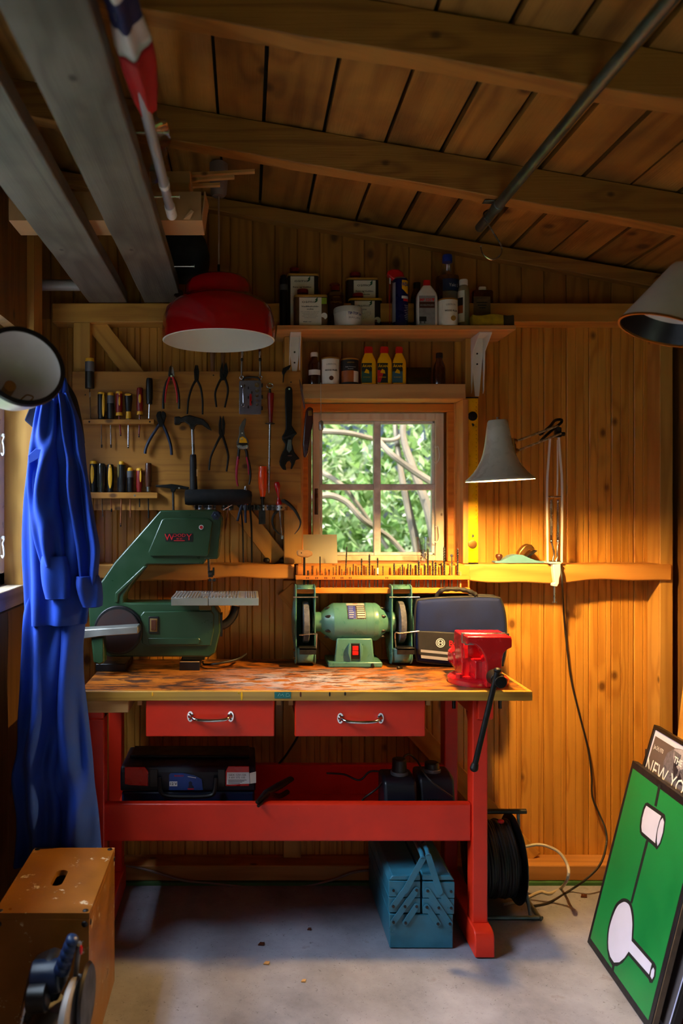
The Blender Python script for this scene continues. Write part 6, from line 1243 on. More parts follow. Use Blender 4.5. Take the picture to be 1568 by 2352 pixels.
# spray can
t, x, Y, k = bottle('spray_can', 'dark blue spray can with a red trigger top', 'spray can', 918.5, [('body', pbr('navy can', '#0d1550', .3, .2, var=.04), [(17.8, 762), (18, 746), (18, 647), (16, 642)]), ('rim', M['steel'], [(17, 643), (16, 640)])], sz, 2.91, None)
obj('spray_head', B().prism([(PX(u, 2.895), PZ(v, 2.895)) for u, v in ((889, 629), (892, 621), (903, 617), (916, 618), (926, 625), (931, 641), (902, 641), (896, 636))], 2.895, 2.925), M['redp'], t, bev=.005, seg=3)
obj('straw', B().cyl(P(895.5, 636, 2.908), P(895.5, 652, 2.908), .003, n=8).m(1).cyl(P(894.5, 652, 2.908), P(894.5, 744, 2.908), .0012, n=6), [M['white'], M['redp']], t)
def shield(b):
    b.m(1); n = 10; a0, a1 = 2, 62
    for i in range(n):
        q = [math.radians(a0 + (a1 - a0) * j / n) for j in (i, i + 1)]; zb = [PZ(668 + 10 * min(1, (f * 1.6)), Y) for f in (i / n, (i + 1) / n)]
        R_ = 18 * k + .0008
        b._f([b.bm.verts.new((x + R_ * math.sin(a), Y - R_ * math.cos(a), z)) for a, z in ((q[0], zb[0]), (q[1], zb[1]), (q[1], PZ(648, Y)), (q[0], PZ(648, Y)))])
    b.m(2).txt('WD-40', (x + .018, Y, PZ(658.5, Y)), .014, wrap=(x, Y, 18 * k + .0012), width=.034, bold=.03)
    b.m(3).arc(x, Y, 18 * k + .0008, PZ(690, Y), PZ(684, Y), 0, 62); b.m(4).arc(x, Y, 18 * k + .001, PZ(696, Y), PZ(690, Y), 12, 62)
    b.m(5).arc(x, Y, 18 * k + .0008, PZ(742, Y), PZ(652, Y), -80, -44)
    b.m(3)
    for i in range(9): b.arc(x, Y, 18 * k + .0009, PZ(705.8 + i * 4, Y), PZ(705 + i * 4, Y), 20 + (i % 3) * 5, 62)
wraplabel(t, x, Y, 18 * k, PZ(744, Y), PZ(646, Y), -30, 75, [pbr('navy can print', '#0d1550', .3, .2, var=.04), M['yellow'], M['blueink'], M['whiteink'], M['redink'], M['silver']], [], shield)
t, x, Y, k = bottle('brown_bottle', 'dark brown bottle with black cap half hidden behind the white polish bottle', 'bottle', 957, [('body', M['amber'], [(15, 762), (15, 700), (14, 682), (8, 664)]), ('cap', M['black'], [(8, 664), (8, 650)])], sz, 2.985, None)
wraplabel(t, x, Y, 15 * k, PZ(742, Y), PZ(690, Y), -70, 40, [M['ink'], M['goldlid']], [])
t, x, Y, k = bottle('polish_bottle', 'white polish bottle with red cap and grey printed label', 'bottle', 979.5, [('body', M['white'], [(22, 762), (23.5, 746), (23.5, 684), (21, 675), (12, 661), (9, 657)]), ('cap', M['redp'], [(8.2, 657), (8, 646), (7.5, 644)])], sz, 2.885, None, flat=.55)
yy_ = 2.885 - 23.5 * 2.885 / F * .55 - .0008
lb = B(); lb.px([(962, 679), (999, 679), (999, 745), (962, 745)], yy_, .0006).m(3).px([(963, 693), (998, 693), (998, 707), (963, 707)], yy_ - .0003, .0003).m(1).txt('MP 520', P(977, 689, yy_ - .0004), .0095, width=.042, bold=.03).m(1).px([(991, 685), (998, 685), (994.5, 693)], yy_ - .0004, .0003).m(0).txt('MOBELPOLISH', P(980.5, 701, yy_ - .0008), .0055, width=.05, bold=.03).m(2)
lb.px([(963, 727), (979, 727), (979, 738), (976, 738), (976, 743), (974, 743), (974, 738), (967, 738), (967, 743), (965, 743), (965, 738), (963, 738)], yy_ - .0006, .0003)
obj('printed_label', lb, [pbr('grey label', '#8f8d8c', .5, var=.15, scale=60), M['redink'], M['ink'], M['brown']], t)
t, x, Y, k = bottle('oil_bottle', 'large clear bottle of dark oil with a blue cap, tallest on the shelf', 'bottle', 1027, [('bottle', M['clear'], [(26, 762), (27, 745), (27, 642), (25, 634), (13, 606), (11, 601)]), ('oil', M['oil'], [(25.5, 760), (26.2, 745), (26.2, 642), (25.5, 637)]), ('cap', pbr('blue cap', '#1238a0', .35), [(11.5, 603), (11.5, 590), (10, 586)])], sz, 2.975, None)
wraplabel(t, x, Y, 27 * k, PZ(674, Y), PZ(647, Y), -36, 75, [M['bosch'], M['whiteink'], M['redink']], [('Yakt L', .015, PZ(662, Y), .012, 1, dict(width=.04))]); wraplabel(t, x, Y, 27 * k, PZ(700, Y), PZ(675, Y), -36, 75, [M['greyink']])
def filler(lab, u, vt, Y, base, w_):
    t, x, Y, k = bottle('filler_tin', lab, 'tin', u, [('tin', M['paper'], [(w_, 900), (w_, vt + 4)]), ('lid', M['goldlid'], [(w_ + .6, vt + 4), (w_ + .4, vt + 1), (w_ - 2, vt)])], base, Y, None)
    return t, x, Y, k
t, x, Y, k = filler('cream wood filler tin with a gold dot on the shelf, beside the white polish bottle', 1027.5, 689, 2.885, sz, 22.5)
tx = lambda dx, z0, z1, f: PZ(z0 + (z1 - z0) * f, Y)
wraplabel(t, x, Y, 22.5 * k, PZ(744, Y), PZ(696, Y), -70, 70, [M['paper'], M['ink'], M['greyink'], M['goldlid']], [('LIBERON', .004, PZ(705, Y), .0066, 2, dict(width=.036)), ('WOOD FILLER', .006, PZ(719, Y), .0058, 1, dict(width=.05, bold=.03))], lambda b: b.m(3).cyl((x + .012, Y - 22.5 * k + .003, PZ(736, Y)), (x + .012, Y - 22.5 * k - .0012, PZ(736, Y)), .0095, n=18))
t, x, Y, k = bottle('spirit_bottle', 'slim frosted bottle with white cap and white edged label', 'bottle', 1064, [('body', M['palebottle'], [(13, 762), (13, 675), (12, 664), (9, 657)]), ('cap', M['white'], [(9.8, 656), (9.8, 646), (9, 643)])], sz, 2.925, None)
wraplabel(t, x, Y, 13 * k, PZ(742, Y), PZ(670, Y), -95, -5, [M['paper'], M['ink'], pbr('orange print', '#b4560f', .5)], [], lambda b: (b.m(1).arc(x, Y, 13 * k + .0008, PZ(704, Y), PZ(686, Y), -95, -20), b.m(2).arc(x, Y, 13 * k + .0008, PZ(722, Y), PZ(704, Y), -95, -20)))
t, x, Y, k = bottle('flat_bottle', 'flat brown bottle with white cap standing behind the sponge', 'bottle', 1107, [('body', M['amber'], [(23, 762), (23.5, 745), (23.5, 672), (22, 669)]), ('cap', M['white'], [(8.5, 669), (8.5, 661), (7, 659)])], sz, 2.985, None, flat=.5)
lb = B(); yy_ = 2.985 - 23.5 * 2.985 / F * .5 - .001; lb.px([(1087, 681), (1126, 681), (1126, 740), (1087, 740)], yy_, .0006).m(1).txt('LIBERON', P(1106, 684.5, yy_), .005, width=.036)
for i in range(3): lb.px([(1094 + 3 * i, 694 + 6 * i), (1119 - 2 * i, 694 + 6 * i), (1119 - 2 * i, 696 + 6 * i), (1094 + 3 * i, 696 + 6 * i)], yy_ - .0005, .0003)
obj('printed_label', lb, [pbr('stained label', '#6a5236', .6, var=.3, scale=40), M['ink']], t)
spn = B(); r = random.Random(4); rings = []
for i in range(13):
    f = i / 12; u = 1083 + (1178 - 1083) * f; tp = 718 + 2 * math.sin(f * 9) ; bt_ = 745.5
    rings.append([(PX(u, 2.885), 2.872, PZ(bt_, 2.885)), (PX(u, 2.885), 2.870, PZ((tp + bt_) / 2 + 2, 2.885)), (PX(u, 2.885), 2.874, PZ(tp, 2.885)), (PX(u, 2.885), 2.925, PZ(tp + 1, 2.885) + .002), (PX(u, 2.885), 2.93, PZ(bt_, 2.885))])
zmn = min(p[2] for q in rings for p in q); rings = [[(a, b_, c - zmn + sz + .0005) for a, b_, c in q] for q in rings]
spn.loft(rings[:10]); spn.m(1); spn.loft(rings[9:])
tag(obj('sponge', spn, [M['sponge'], pbr('scorched sponge end', '#3a2f10', .95, var=.3)], smooth=60, bev=.003), 'thick yellow sponge with one dark end lying at the end of the shelf', 'sponge')
# bottles on the window head
hz = hz1
t, x, Y, k = bottle('medicine_bottle', 'dark brown bottle with white cap and white band on the window head', 'bottle', 721.5, [('body', M['amber'], [(13.5, 896), (14, 880), (14, 838), (12, 832), (7, 826), (7, 820)]), ('cap', M['white'], [(8.6, 820), (8.6, 812), (7.5, 810)])], hz, 2.985, None)
wraplabel(t, x, Y, 14 * k, PZ(863, Y), PZ(851, Y), -70, 70, [M['paper'], M['blueink']], [('~~~~', 0, PZ(858, Y), .002, 1, dict(width=.02))])
t, x, Y, k = filler('cream wood filler tin with a brown dot on the window head', 758.5, 823, 2.985, hz, 20.3)
wraplabel(t, x, Y, 20.3 * k, PZ(880, Y), PZ(829, Y), -70, 70, [M['paper'], M['ink'], M['greyink'], M['brown']], [('LIBERON', 0, PZ(840, Y), .006, 2, dict(width=.036)), ('WOOD FILLER', 0, PZ(853.5, Y), .0056, 1, dict(width=.05, bold=.03))], lambda b: b.m(3).cyl((x, Y - 20.3 * k + .003, PZ(871.5, Y)), (x, Y - 20.3 * k - .0012, PZ(871.5, Y)), .0085, n=18))
t, x, Y, k = bottle('wax_tin', 'dark tin with orange lower label between the filler tin and the yellow bottles', 'tin', 802.5, [('tin', M['ink'], [(20, 896), (20.3, 880), (20.3, 829)]), ('lid', M['goldlid'], [(20.8, 829), (20.5, 826), (18, 825)])], hz, 2.985, None)
wraplabel(t, x, Y, 20.3 * k, PZ(880, Y), PZ(854, Y), -70, 20, [pbr('orange wood print', '#a8581c', .5, var=.2)], [], None, 'picture_label'); wraplabel(t, x, Y, 20.3 * k, PZ(880, Y), PZ(855, Y), 20, 70, [M['paper']], [], None, 'picture_label')
wraplabel(t, x, Y, 20.3 * k, PZ(852, Y), PZ(829, Y), -60, 60, [M['ink'], M['goldlid'], M['whiteink']], [('LIBERON', 0, PZ(836, Y), .005, 1, dict(width=.026)), ('Finish Transparent', 0, PZ(846, Y), .003, 2, dict(width=.04)), ('Polish', 0, PZ(850.5, Y), .003, 2, dict(width=.02))])
for u, kind, lab in ((845.5, 'g', 'yellow bottle with a dark green label, nearest the tins on the window head'), (882, 'r', 'yellow bottle with a red and black label, middle of the three on the window head'), (916, 'b', 'yellow bottle with a blue green label, beside the dark glass box')):
    w_ = 17.3 if kind != 'b' else 15.8
    t, x, Y, k = bottle('yellow_bottle', lab, 'bottle', u, [('body', M['yellow'], [(w_ - .5, 896), (w_, 880), (w_, 836), (w_ - 1.5, 828), (w_ - 8, 814), (w_ - 9, 811)]), ('cap', M['redp'], [(w_ - 7.5, 812), (w_ - 7.5, 800), (w_ - 9, 797)])], hz, 2.985, None, flat=.62)
    yy_ = Y - w_ * k * .62 - .0008
    dxl = -1.5; lb = B(); lb.px([(u - 14 + dxl, 834), (u + 10 + dxl, 834), (u + 10 + dxl, 879), (u - 14 + dxl, 879)], yy_, .0006); lb.m(1)
    lb.px([(u - 14 + dxl, 853), (u + 10 + dxl, 853), (u + 10 + dxl, 878), (u - 14 + dxl, 878)] if kind != 'r' else [(u - 14 + dxl, 850), (u + 2 + dxl, 850), (u - 7 + dxl, 878), (u - 14 + dxl, 878)], yy_ - .0003, .0003)
    lb.m(2).txt('ÅKAN', P(u - 1 + dxl, 841, yy_ - .0004), .009, width=.036, bold=.03); lb.px([(u - 8 + dxl, 856), (u - 3 + dxl, 847), (u + 3 + dxl, 851), (u + 4 + dxl, 858)], yy_ - .0008, .0003)
    lb.m(3).txt('Linoljesåpe', P(u - 2 + dxl, 866, yy_ - .0006), .0045, width=.026)
    obj('printed_label', lb, [M['ink'], pbr('green teal print', '#2e5a48', .5) if kind == 'g' else (M['redink'] if kind == 'r' else pbr('blue teal print', '#34606e', .5)), M['yellow'], M['yellow']], t)
gb = thing('glass_box', 'small dark green glass box on the window head', 'box', P(962, 881, 2.985))
x0, x1, z0, z1 = PX(934, 2.97), PX(990, 2.97), hz + .0004, PZ(844, 2.97)
dg = thinglass('dark green glass', (.45, .5, .4, 1), .12)
b = B(); b.box(x0, x1, 2.97, 2.973, z0, z1); b.box(x0, x1, 3.03, 3.033, z0, z1); b.box(x0, x0 + .003, 2.9731, 3.0299, z0, z1); b.box(x1 - .003, x1, 2.9731, 3.0299, z0, z1)
obj('glass_sides', b, dg, gb)
obj('contents', B().box(x0 + .006, x1 - .006, 2.978, 3.025, z0, z0 + .028), pbr('dim green contents', '#4a4a30', .8, var=.4, scale=50), gb)
t, x, Y, k = bottle('amber_bottle', 'amber bottle with black cap at the far end of the window head', 'bottle', 1008.5, [('body', M['amber'], [(13.5, 896), (14, 880), (14, 848), (12.5, 840), (7, 827), (7, 822)]), ('cap', M['black'], [(8, 823), (8, 813), (7, 811)])], hz, 2.985, None)

# ---------------------------------------------------------------- window ledge, rail and cord
lz = 1.2118
tag(obj('square_card', B().ext([(PX(690, 3.0), 2.985, lz), (PX(774, 3.0), 2.985, lz), (PX(774, 3.0), 3.012, lz + .108), (PX(690, 3.0), 3.012, lz + .108)], [(PX(690, 3.0), 2.988, lz), (PX(774, 3.0), 2.988, lz), (PX(774, 3.0), 3.015, lz + .108), (PX(690, 3.0), 3.015, lz + .108)]), pbr('satin steel card', '#c4ba98', .35, .3, var=0)), 'square satin metal plate leaning on the window ledge behind the gimlet', 'plate')
gx_, gy_ = PX(971, 3.0), 3.0
t = thing('drinking_glass', 'clear tumbler of screws on the window ledge', 'glass', (gx_, gy_, lz))
obj('tumbler', B().lathe([(0, 0), (.021, 0), (.024, .03), (.031, .098), (.029, .098), (.022, .03), (.019, .008), (0, .008)], (gx_, gy_, lz + .0005), n=28), M['clear'], t, smooth=60)
r = random.Random(2)
for i in range(16):
    a = r.uniform(0, 6.28); d = r.uniform(0, .012); zz = lz + .013 + .03 * r.random(); c = V((gx_ + d * math.cos(a), gy_ + d * math.sin(a), zz)); dv = V((r.uniform(-1, 1), r.uniform(-1, 1), r.uniform(-.2, 1.6))).normalized() * r.uniform(.006, .012)
    tag(obj('screw', B().cyl(c - dv, c + dv, .0016, .0012, 6).cyl(c + dv, c + dv * 1.12, .003, n=8), M['steel']), 'small steel screw lying in the tumbler on the window ledge', 'screw', 'screws in the tumbler')
yl_ = 2.957
t = thing('spirit_level', 'long yellow spirit level standing upright on the rail beside the window', 'spirit level', P(1083, 1296, yl_))
x0, x1, z0, z1 = PX(1068, yl_), PX(1098, yl_), PZ(1295, yl_), PZ(912, yl_)
obj('beam', B().box(x0, x1, yl_, yl_ + .026, z0 + .004, z1 - .004), M['yellow'], t, bev=.002)
obj('end_cap', B().box(x0 - .0005, x1 + .0005, yl_ - .0005, yl_ + .0265, z1 - .004, z1), M['black'], t); obj('end_cap', B().box(x0 - .0005, x1 + .0005, yl_ - .0005, yl_ + .0265, z0, z0 + .004), M['black'], t)
for v, r_, m_ in ((956, .0175, M['black']), (1250, .0165, M['brass'])): obj('vial', B().lathe([(0, 0), (r_, 0), (r_, -.002), (r_ * .75, -.0028), (0, -.0022)], (PX(1085, yl_), yl_, PZ(v, yl_)), (0, 1, 0), 26), m_, t)
for v in (976, 1231): obj('hang_hole', B().cyl(P(1085, v, yl_ - .0006), P(1085, v, yl_ + .001), .006, n=14), M['black'], t)
obj('middle_vial', B().box(x0 - .001, x0 + .014, yl_ - .0012, yl_ + .02, PZ(1113, yl_), PZ(1100, yl_)), pbr('green vial', '#6fae5a', .2, trans=.3), t)
sc2 = B()
for i in range(40): 
    v = 925 + i * 9.2
    if not (948 < v < 980 or 1226 < v < 1262): sc2.box(x1 - .0085, x1 - .0065, yl_ - .0004, yl_, PZ(v + .8, yl_), PZ(v - .8, yl_))
obj('scale_marks', sc2, M['brown'], t)
# blue hand plane on the rail
yp_ = 2.975; rz = PZ(1296, 2.95) + .0022
t = thing('hand_plane', 'blue grey block plane with brass cap resting on the rail', 'plane', (PX(1190, yp_), yp_, rz))
zk = lambda v: PZ(v, yp_) - PZ(1296, yp_) + rz
def plq(pts): return [(PX(u, yp_), zk(v)) for u, v in pts]
obj('sole', B().prism(plq([(1137, 1296), (1137, 1292), (1150, 1291), (1162, 1286), (1172, 1279), (1185, 1276), (1200, 1277), (1215, 1284), (1232, 1290), (1250, 1292), (1250, 1296)]), yp_, yp_ + .045), M['planeblue'], t, bev=.002)
obj('front_knob', B().lathe([(0, 0), (.007, 0), (.008, .006), (.013, .013), (.0135, .019), (.010, .025), (0, .026)], (PX(1150, yp_), yp_ + .022, zk(1291)), n=18), M['brown'], t)
obj('lever_cap', B().prism(plq([(1190, 1280), (1195, 1268), (1204, 1257), (1214, 1252), (1223, 1254), (1231, 1264), (1224, 1267), (1216, 1266), (1210, 1272), (1203, 1284)]), yp_ + .006, yp_ + .038), M['brass'], t, bev=.004)
obj('iron', B().prism(plq([(1203, 1286), (1232, 1266), (1236, 1268), (1210, 1288)]), yp_ + .008, yp_ + .036), M['darksteel'], t)
# pull cord with weight
t = thing('pull_cord', 'thin pale pull cord with a metal weight hanging before the window corner', 'cord', P(737, 988, 2.932))
obj('string', B().tube([P(736.5, 880, 2.934), P(737, 966, 2.932)], .0013, 6).cyl(P(736.5, 880, 2.946), P(736.5, 880, 2.931), .002, n=8), M['cordw'], t)
obj('weight', B().lathe([(0, 0), (.006, 0), (.0088, .004), (.0092, .03), (.007, .034), (.003, .038), (0, .038)], P(737, 989, 2.932), n=18), M['alu'], t)

# ---------------------------------------------------------------- things on the bench shelf
t = thing('tool_case', 'dark blue plastic power tool case on the bench shelf', 'tool case', (PX(430, 2.64), 2.78, shz))
yq = 2.63; x0, x1 = PX(276, yq), PX(587, yq); zt = .552
obj('case_base', B().box(x0 + .004, x1 - .004, yq + .004, 2.87, shz + .0005, .47), M['navy'], t, bev=.008)
obj('case_lid', B().prismx([(yq, .4705), (yq - .001, .535), (yq + .012, zt), (2.85, zt), (2.872, zt - .012), (2.874, .4705)], x0, x1), pbr('dark case lid', '#0a1424', .5, var=.1), t, bev=.006)
obj('lid_crest', B().box(x0 + .02, x1 - .02, yq + .09, 2.83, zt, zt + .012), M['black'], t, bev=.004)
obj('red_latch', B().px([(286, 1762), (332, 1762), (340, 1772), (340, 1806), (300, 1804), (286, 1802)], yq - .006, .0048), M['redp'], t, bev=.002)
rl_ = obj('red_latch', B().px([(524, 1760), (572, 1760), (572, 1806), (518, 1806), (518, 1772)], yq - .006, .0048), M['redp'], t, bev=.002)
lb = B(); y = yq - .0068; lb.px([(521, 1774), (572, 1774), (573, 1800), (520, 1802)], y, .0006).m(1)
lb.txt('GEX 12V-125', P(545, 1780, y), .006, width=.058).txt('3 601 372 100', P(544, 1786, y), .006, width=.054)
for i in range(4): lb.px([(524, 1791 + i * 2.6), (566 - i * 5, 1791 + i * 2.6), (566 - i * 5, 1792 + i * 2.6), (524, 1792 + i * 2.6)], y - .0003, .0003)
obj('label', lb, [M['whiteink'], M['ink']], rl_)
obj('side_sticker', B().px([(573, 1776), (588, 1772), (588, 1798), (574, 1800)], y + .0002, .0007), M['paper'], t)
pic = B(); y = yq - .0045; pic.px([(388, 1780), (392, 1776), (420, 1776), (445, 1781), (463, 1790), (466, 1815), (388, 1815)], y, .003)
pic.m(1).px([(389, 1795), (407, 1795), (407, 1806), (389, 1806)], y - .0004, .0003).m(2).txt('12 V', P(398, 1800.5, y - .0005), .009, width=.022, bold=.02)
pic.m(3).txt('BOSCH', P(411, 1782, y), .0052, width=.03, bold=.02).px([(430, 1811), (446, 1811), (445, 1813.5), (431, 1813.5)], y - .0008, .0003).m(4).px([(432, 1810), (434, 1802), (433, 1797), (437, 1794), (441, 1797), (441, 1803), (445, 1807), (444, 1810)], y - .0008, .0005)
pic.m(1).px([(431, 1783), (450, 1786), (450, 1787.4), (431, 1784.4)], y - .0006, .0003)
obj('picture_label', pic, [pbr('blue picture label', '#1a3f86', .4, var=.2), M['whiteink'], M['ink'], M['redink'], M['navy']], t)
obj('carry_handle', B().tube(cr([P(366, 1786, yq - .012), P(369, 1818, yq - .02), P(384, 1828, yq - .022), P(430, 1830, yq - .022), P(478, 1828, yq - .022), P(492, 1818, yq - .02), P(496, 1786, yq - .012)], 5), .0075, 8), M['black'], t)
for u0, u1 in ((344, 362), (500, 516)): obj('clip', B().px([(u0, 1768), (u1, 1768), (u1, 1808), (u0, 1808)], yq - .005, .0045), M['black'], t, bev=.001)
# drill-like black pliers over the beam edge
t = thing('locking_pliers', 'black locking pliers lying across the shelf edge with the jaw sticking out', 'pliers', P(625, 1838, 2.6))
be = PZ(1846, 2.53) + .006
ax_ = [V((PX(668, 2.74), 2.74, .475)), V((PX(640, 2.66), 2.66, .478)), V((PX(612, 2.58), 2.58, be + .012)), V((PX(590, 2.515), 2.515, be + .004))]
obj('handle', B().tube(cr(ax_[:3], 6), [.016 - .0006 * abs(i - 6) for i in range(13)], 12, flat=.7), M['black'], t)
obj('lower_handle', B().tube(cr([V((PX(660, 2.74), 2.75, .425)), V((PX(640, 2.67), 2.67, .44)), V((PX(615, 2.59), 2.59, be + .006))], 6), .009, 10), M['black'], t)
obj('jaw', B().tube([ax_[2], ax_[3]], [.011, .006], 10), M['darksteel'], t); obj('jaw', B().tube([ax_[2] - V((0, 0, .012)), ax_[3] + V((.004, -.005, -.010))], [.009, .005], 10), M['darksteel'], t)
def charger(lab, u0, u1, v0, y0, dep, slot):
    x0, x1 = PX(u0, y0), PX(u1, y0); zt = PZ(v0, y0)
    t = thing('battery_charger', lab, 'charger', ((x0 + x1) / 2, y0 + dep / 2, shz))
    obj('charger_body', B().prismx([(y0, shz + .0005), (y0 - .002, shz + .03), (y0 + .02, zt - .01), (y0 + .04, zt), (y0 + dep - .01, zt), (y0 + dep, zt - .015), (y0 + dep, shz + .0005)], x0, x1), pbr('near black charger', '#0b111c', .4, var=.1), t, bev=.01, seg=3)
    cx = PX(slot[0], y0 + .06); wv = .034
    obj('battery', B().cyl((cx, y0 + .07, zt - .004), (cx, y0 + .07, PZ(slot[1], y0 + .07)), .026, .024, 20), M['black'], t, bev=.004)
    obj('battery_collar', B().cyl((cx, y0 + .07, zt), (cx, y0 + .07, zt + .012), .03, n=20), M['greyp'], t, bev=.002)
    for i in range(5): obj('vent_slit', B().box(x0 + .02 + i * .009, x0 + .024 + i * .009, y0 + .0, y0 + .012, shz + .05, shz + .075), M['black'], t)
charger('rounded dark blue battery charger on the shelf, nearer the tool case', 884, 960, 1795, 2.60, .14, (918, 1742))
charger('square dark battery charger on the shelf, nearer the bench leg', 966, 1047, 1788, 2.62, .14, (993, 1750))
cb = [V((.33, 2.84, .41)), V((.40, 2.80, .455)), V((.46, 2.78, .43)), V((.50, 2.76, .42)), V((.46, 2.72, .40)), V((.40, 2.70, .385)), V((.52, 2.74, .43))]
tag(obj('charger_cord', B().tube(cr([P(750, 1776, 2.78), P(790, 1779, 2.76), P(825, 1792, 2.74), P(850, 1772, 2.74), P(885, 1772, 2.72), P(920, 1760, 2.72)], 6), .0035, 8), M['cordb']), 'thin black charger cord looping over the bench shelf towards the tool case', 'cord')
tag(obj('charger_cord', B().tube(cr([P(832, 1838, 2.6), P(840, 1830, 2.62), P(865, 1812, 2.63), P(880, 1795, 2.66), P(905, 1775, 2.68), P(932, 1734, 2.7), P(955, 1745, 2.72), P(985, 1790, 2.6), P(1040, 1832, 2.59)], 6), .0033, 8), M['cordb']), 'black charger cord arching over both chargers', 'cord')
tag(obj('machine_cord', B().tube(cr([P(640, 1755, 2.9), P(660, 1730, 2.89), P(684, 1690, 2.87), P(700, 1640, 2.86)], 5), .004, 8), M['cordb']), 'black machine cord hanging behind the drawers to the bench shelf', 'cord')

# ---------------------------------------------------------------- floor
yt = 2.526
t = thing('cantilever_toolbox', 'blue steel cantilever toolbox under the bench with raised handles', 'toolbox', (PX(967, yt), 2.73, 0))
q = lambda x, y: (860 + x / 4.238, 1920 + y / 4.238)
def tpx(pts): return [(PX(q(x, y)[0], yt), max(.001, PZ(q(x, y)[1], yt))) for x, y in pts]
te = 2.95
obj('lower_box', B().prism(tpx([(142, 760), (765, 768), (763, 1096), (146, 1092)]), yt, te), M['bluebox'], t, bev=.003)
for a in ([(135, 598), (446, 604), (444, 748), (137, 744)], [(464, 608), (776, 610), (774, 762), (466, 758)]): obj('tray', B().prism(tpx(a), yt - .001, te), M['bluebox'], t, bev=.002)
for a in ([(135, 434), (444, 442), (444, 598), (137, 590)], [(464, 444), (778, 450), (778, 604), (466, 602)]): obj('tray', B().prism(tpx(a), yt - .002, te), M['bluebox'], t, bev=.002)
zt = PZ(q(0, 432)[1], yt)
for s, (xa, xb) in enumerate(((135, 444), (464, 778))):
    X0, X1 = PX(q(xa, 0)[0], yt), PX(q(xb, 0)[0], yt); xo, xi = (X0, X1) if s == 0 else (X1, X0)
    obj('lid', B().ext([(xo, yt - .002, zt + .0005), (xi, yt - .002, zt + .0005), (xi, yt - .002, zt + .020), (xo + (xi - xo) * .12, yt - .002, zt + .016)], [(xo, te, zt + .0005), (xi, te, zt + .0005), (xi, te, zt + .020), (xo + (xi - xo) * .12, te, zt + .016)]), M['bluebox'], t, bev=.003)
def arm(a, b_, y, w_=.0095, nm='lever'):
    A, Bq = V((PX(q(*a)[0], yt), 0, PZ(q(*a)[1], yt))), V((PX(q(*b_)[0], yt), 0, PZ(q(*b_)[1], yt))); d = (Bq - A).normalized(); n_ = V((-d.z, 0, d.x)) * w_; o = []
    for c, s in ((A, -1), (Bq, 1)):
        for i in range(9):
            an = math.pi * i / 8; o.append(c + n_ * (math.cos(an) * (s)) * -1 * (1) + d * s * math.sin(an) * w_)
    obj(nm, B().prism([(p.x, p.z) for p in o], y, y + .002), M['bluebox'], t, bev=.0006)
nodes = [(405, 518), (292, 678), (180, 830), (290, 522), (178, 676), (405, 678), (298, 836), (512, 526), (620, 690), (728, 846), (628, 530), (740, 692), (505, 684), (612, 846), (180, 522), (740, 532)]
arm((405, 518), (180, 830), yt - .0065); arm((290, 522), (178, 676), yt - .0065); arm((405, 678), (298, 836), yt - .0065); arm((512, 526), (728, 846), yt - .0065); arm((628, 530), (740, 692), yt - .0065); arm((505, 684), (612, 846), yt - .0065)
rb = B()
for nx, nz in nodes:
    c = V((PX(q(nx, nz)[0], yt), yt - .0065, PZ(q(nx, nz)[1], yt))); rb.cyl(c, c + V((0, -.003, 0)), .0048, .004, 10)
obj('rivet', rb, M['darksteel'], t)
for a, b_ in (((290, 522), (462, 210)), ((628, 530), (515, 180))):
    arm(a, b_, yt - .0105, .0098, 'handle_arm')
    c = V((PX(q(*b_)[0], yt), yt - .0105, PZ(q(*b_)[1], yt))); obj('handle_bar', B().tube([c, c + V((0, .02, .010)), c + V((0, .06, .012)), c + V((0, .40, .012)), c + V((0, .44, 0))], .0075, 10), M['steel'] if 0 else M['bluebox'], t)
# cable reel
t = thing('cable_reel', 'black cable reel on a tube stand, behind the bench leg', 'cable reel', (.885, 2.80, 0))
rx0, rx1, ry, rzc = .805, .957, 2.80, .172
for x in (rx0, rx1 - .008): obj('flange', B().lathe([(.03, 0), (.148, 0), (.153, .003), (.153, .005), (.148, .008), (.03, .008)], (x, ry, rzc), (1, 0, 0), 44, closed=True), M['black'], t)
cc = B(); r = random.Random(3); pts = []
turns = 26
for i in range(turns * 28):
    a = 2 * math.pi * i / 28; f = i / (turns * 28); R_ = (.110 if f < .5 else .1235) + .0035 * math.sin(2 * a + f * 40) + .004 * r.random() * (i % 28 == 0); xx_ = rx0 + .016 + (rx1 - rx0 - .036) * (2 * f if f < .5 else 2 - 2 * f); pts.append((xx_, ry + R_ * math.sin(a), rzc + R_ * math.cos(a)))
obj('cable', cc.tube(pts, .0066, 8), M['rubber'], t, smooth=80)
obj('drum', B().cyl((rx0 + .008, ry, rzc), (rx1 - .008, ry, rzc), .1, n=32), M['black'], t)
hb = B().tube(cr([(.80, ry + .1, .008), (.80, ry - .085, .008), (.81, ry - .095, .008), (1.0, ry - .095, .008), (1.012, ry - .085, .008), (1.012, ry + .1, .008)], 5), .0075, 10); hb.tube([(.983, ry - .09, .008), (.975, ry - .01, rzc + .02), (.972, ry, .33)], .006, 8)
obj('stand', hb, M['galv'], t); obj('carry_bar', B().cyl((.80, ry, .338), (1.0, ry, .338), .009, n=14), M['darksteel'], t)
for z in (rzc + .09, rzc - .09): obj('crank_peg', B().cyl((rx1, ry - .02, z), (rx1 + .02, ry - .02, z), .010, n=12), M['black'], t)
obj('plug_cap', B().ball((.90, ry - .03, rzc + .142), (.012, .01, .008), 10, 8), M['redp'], t)
def fl(u, v, z=.005): Y = (HC - z) * F / (v - CY); return V((PX(u, Y), Y, z))
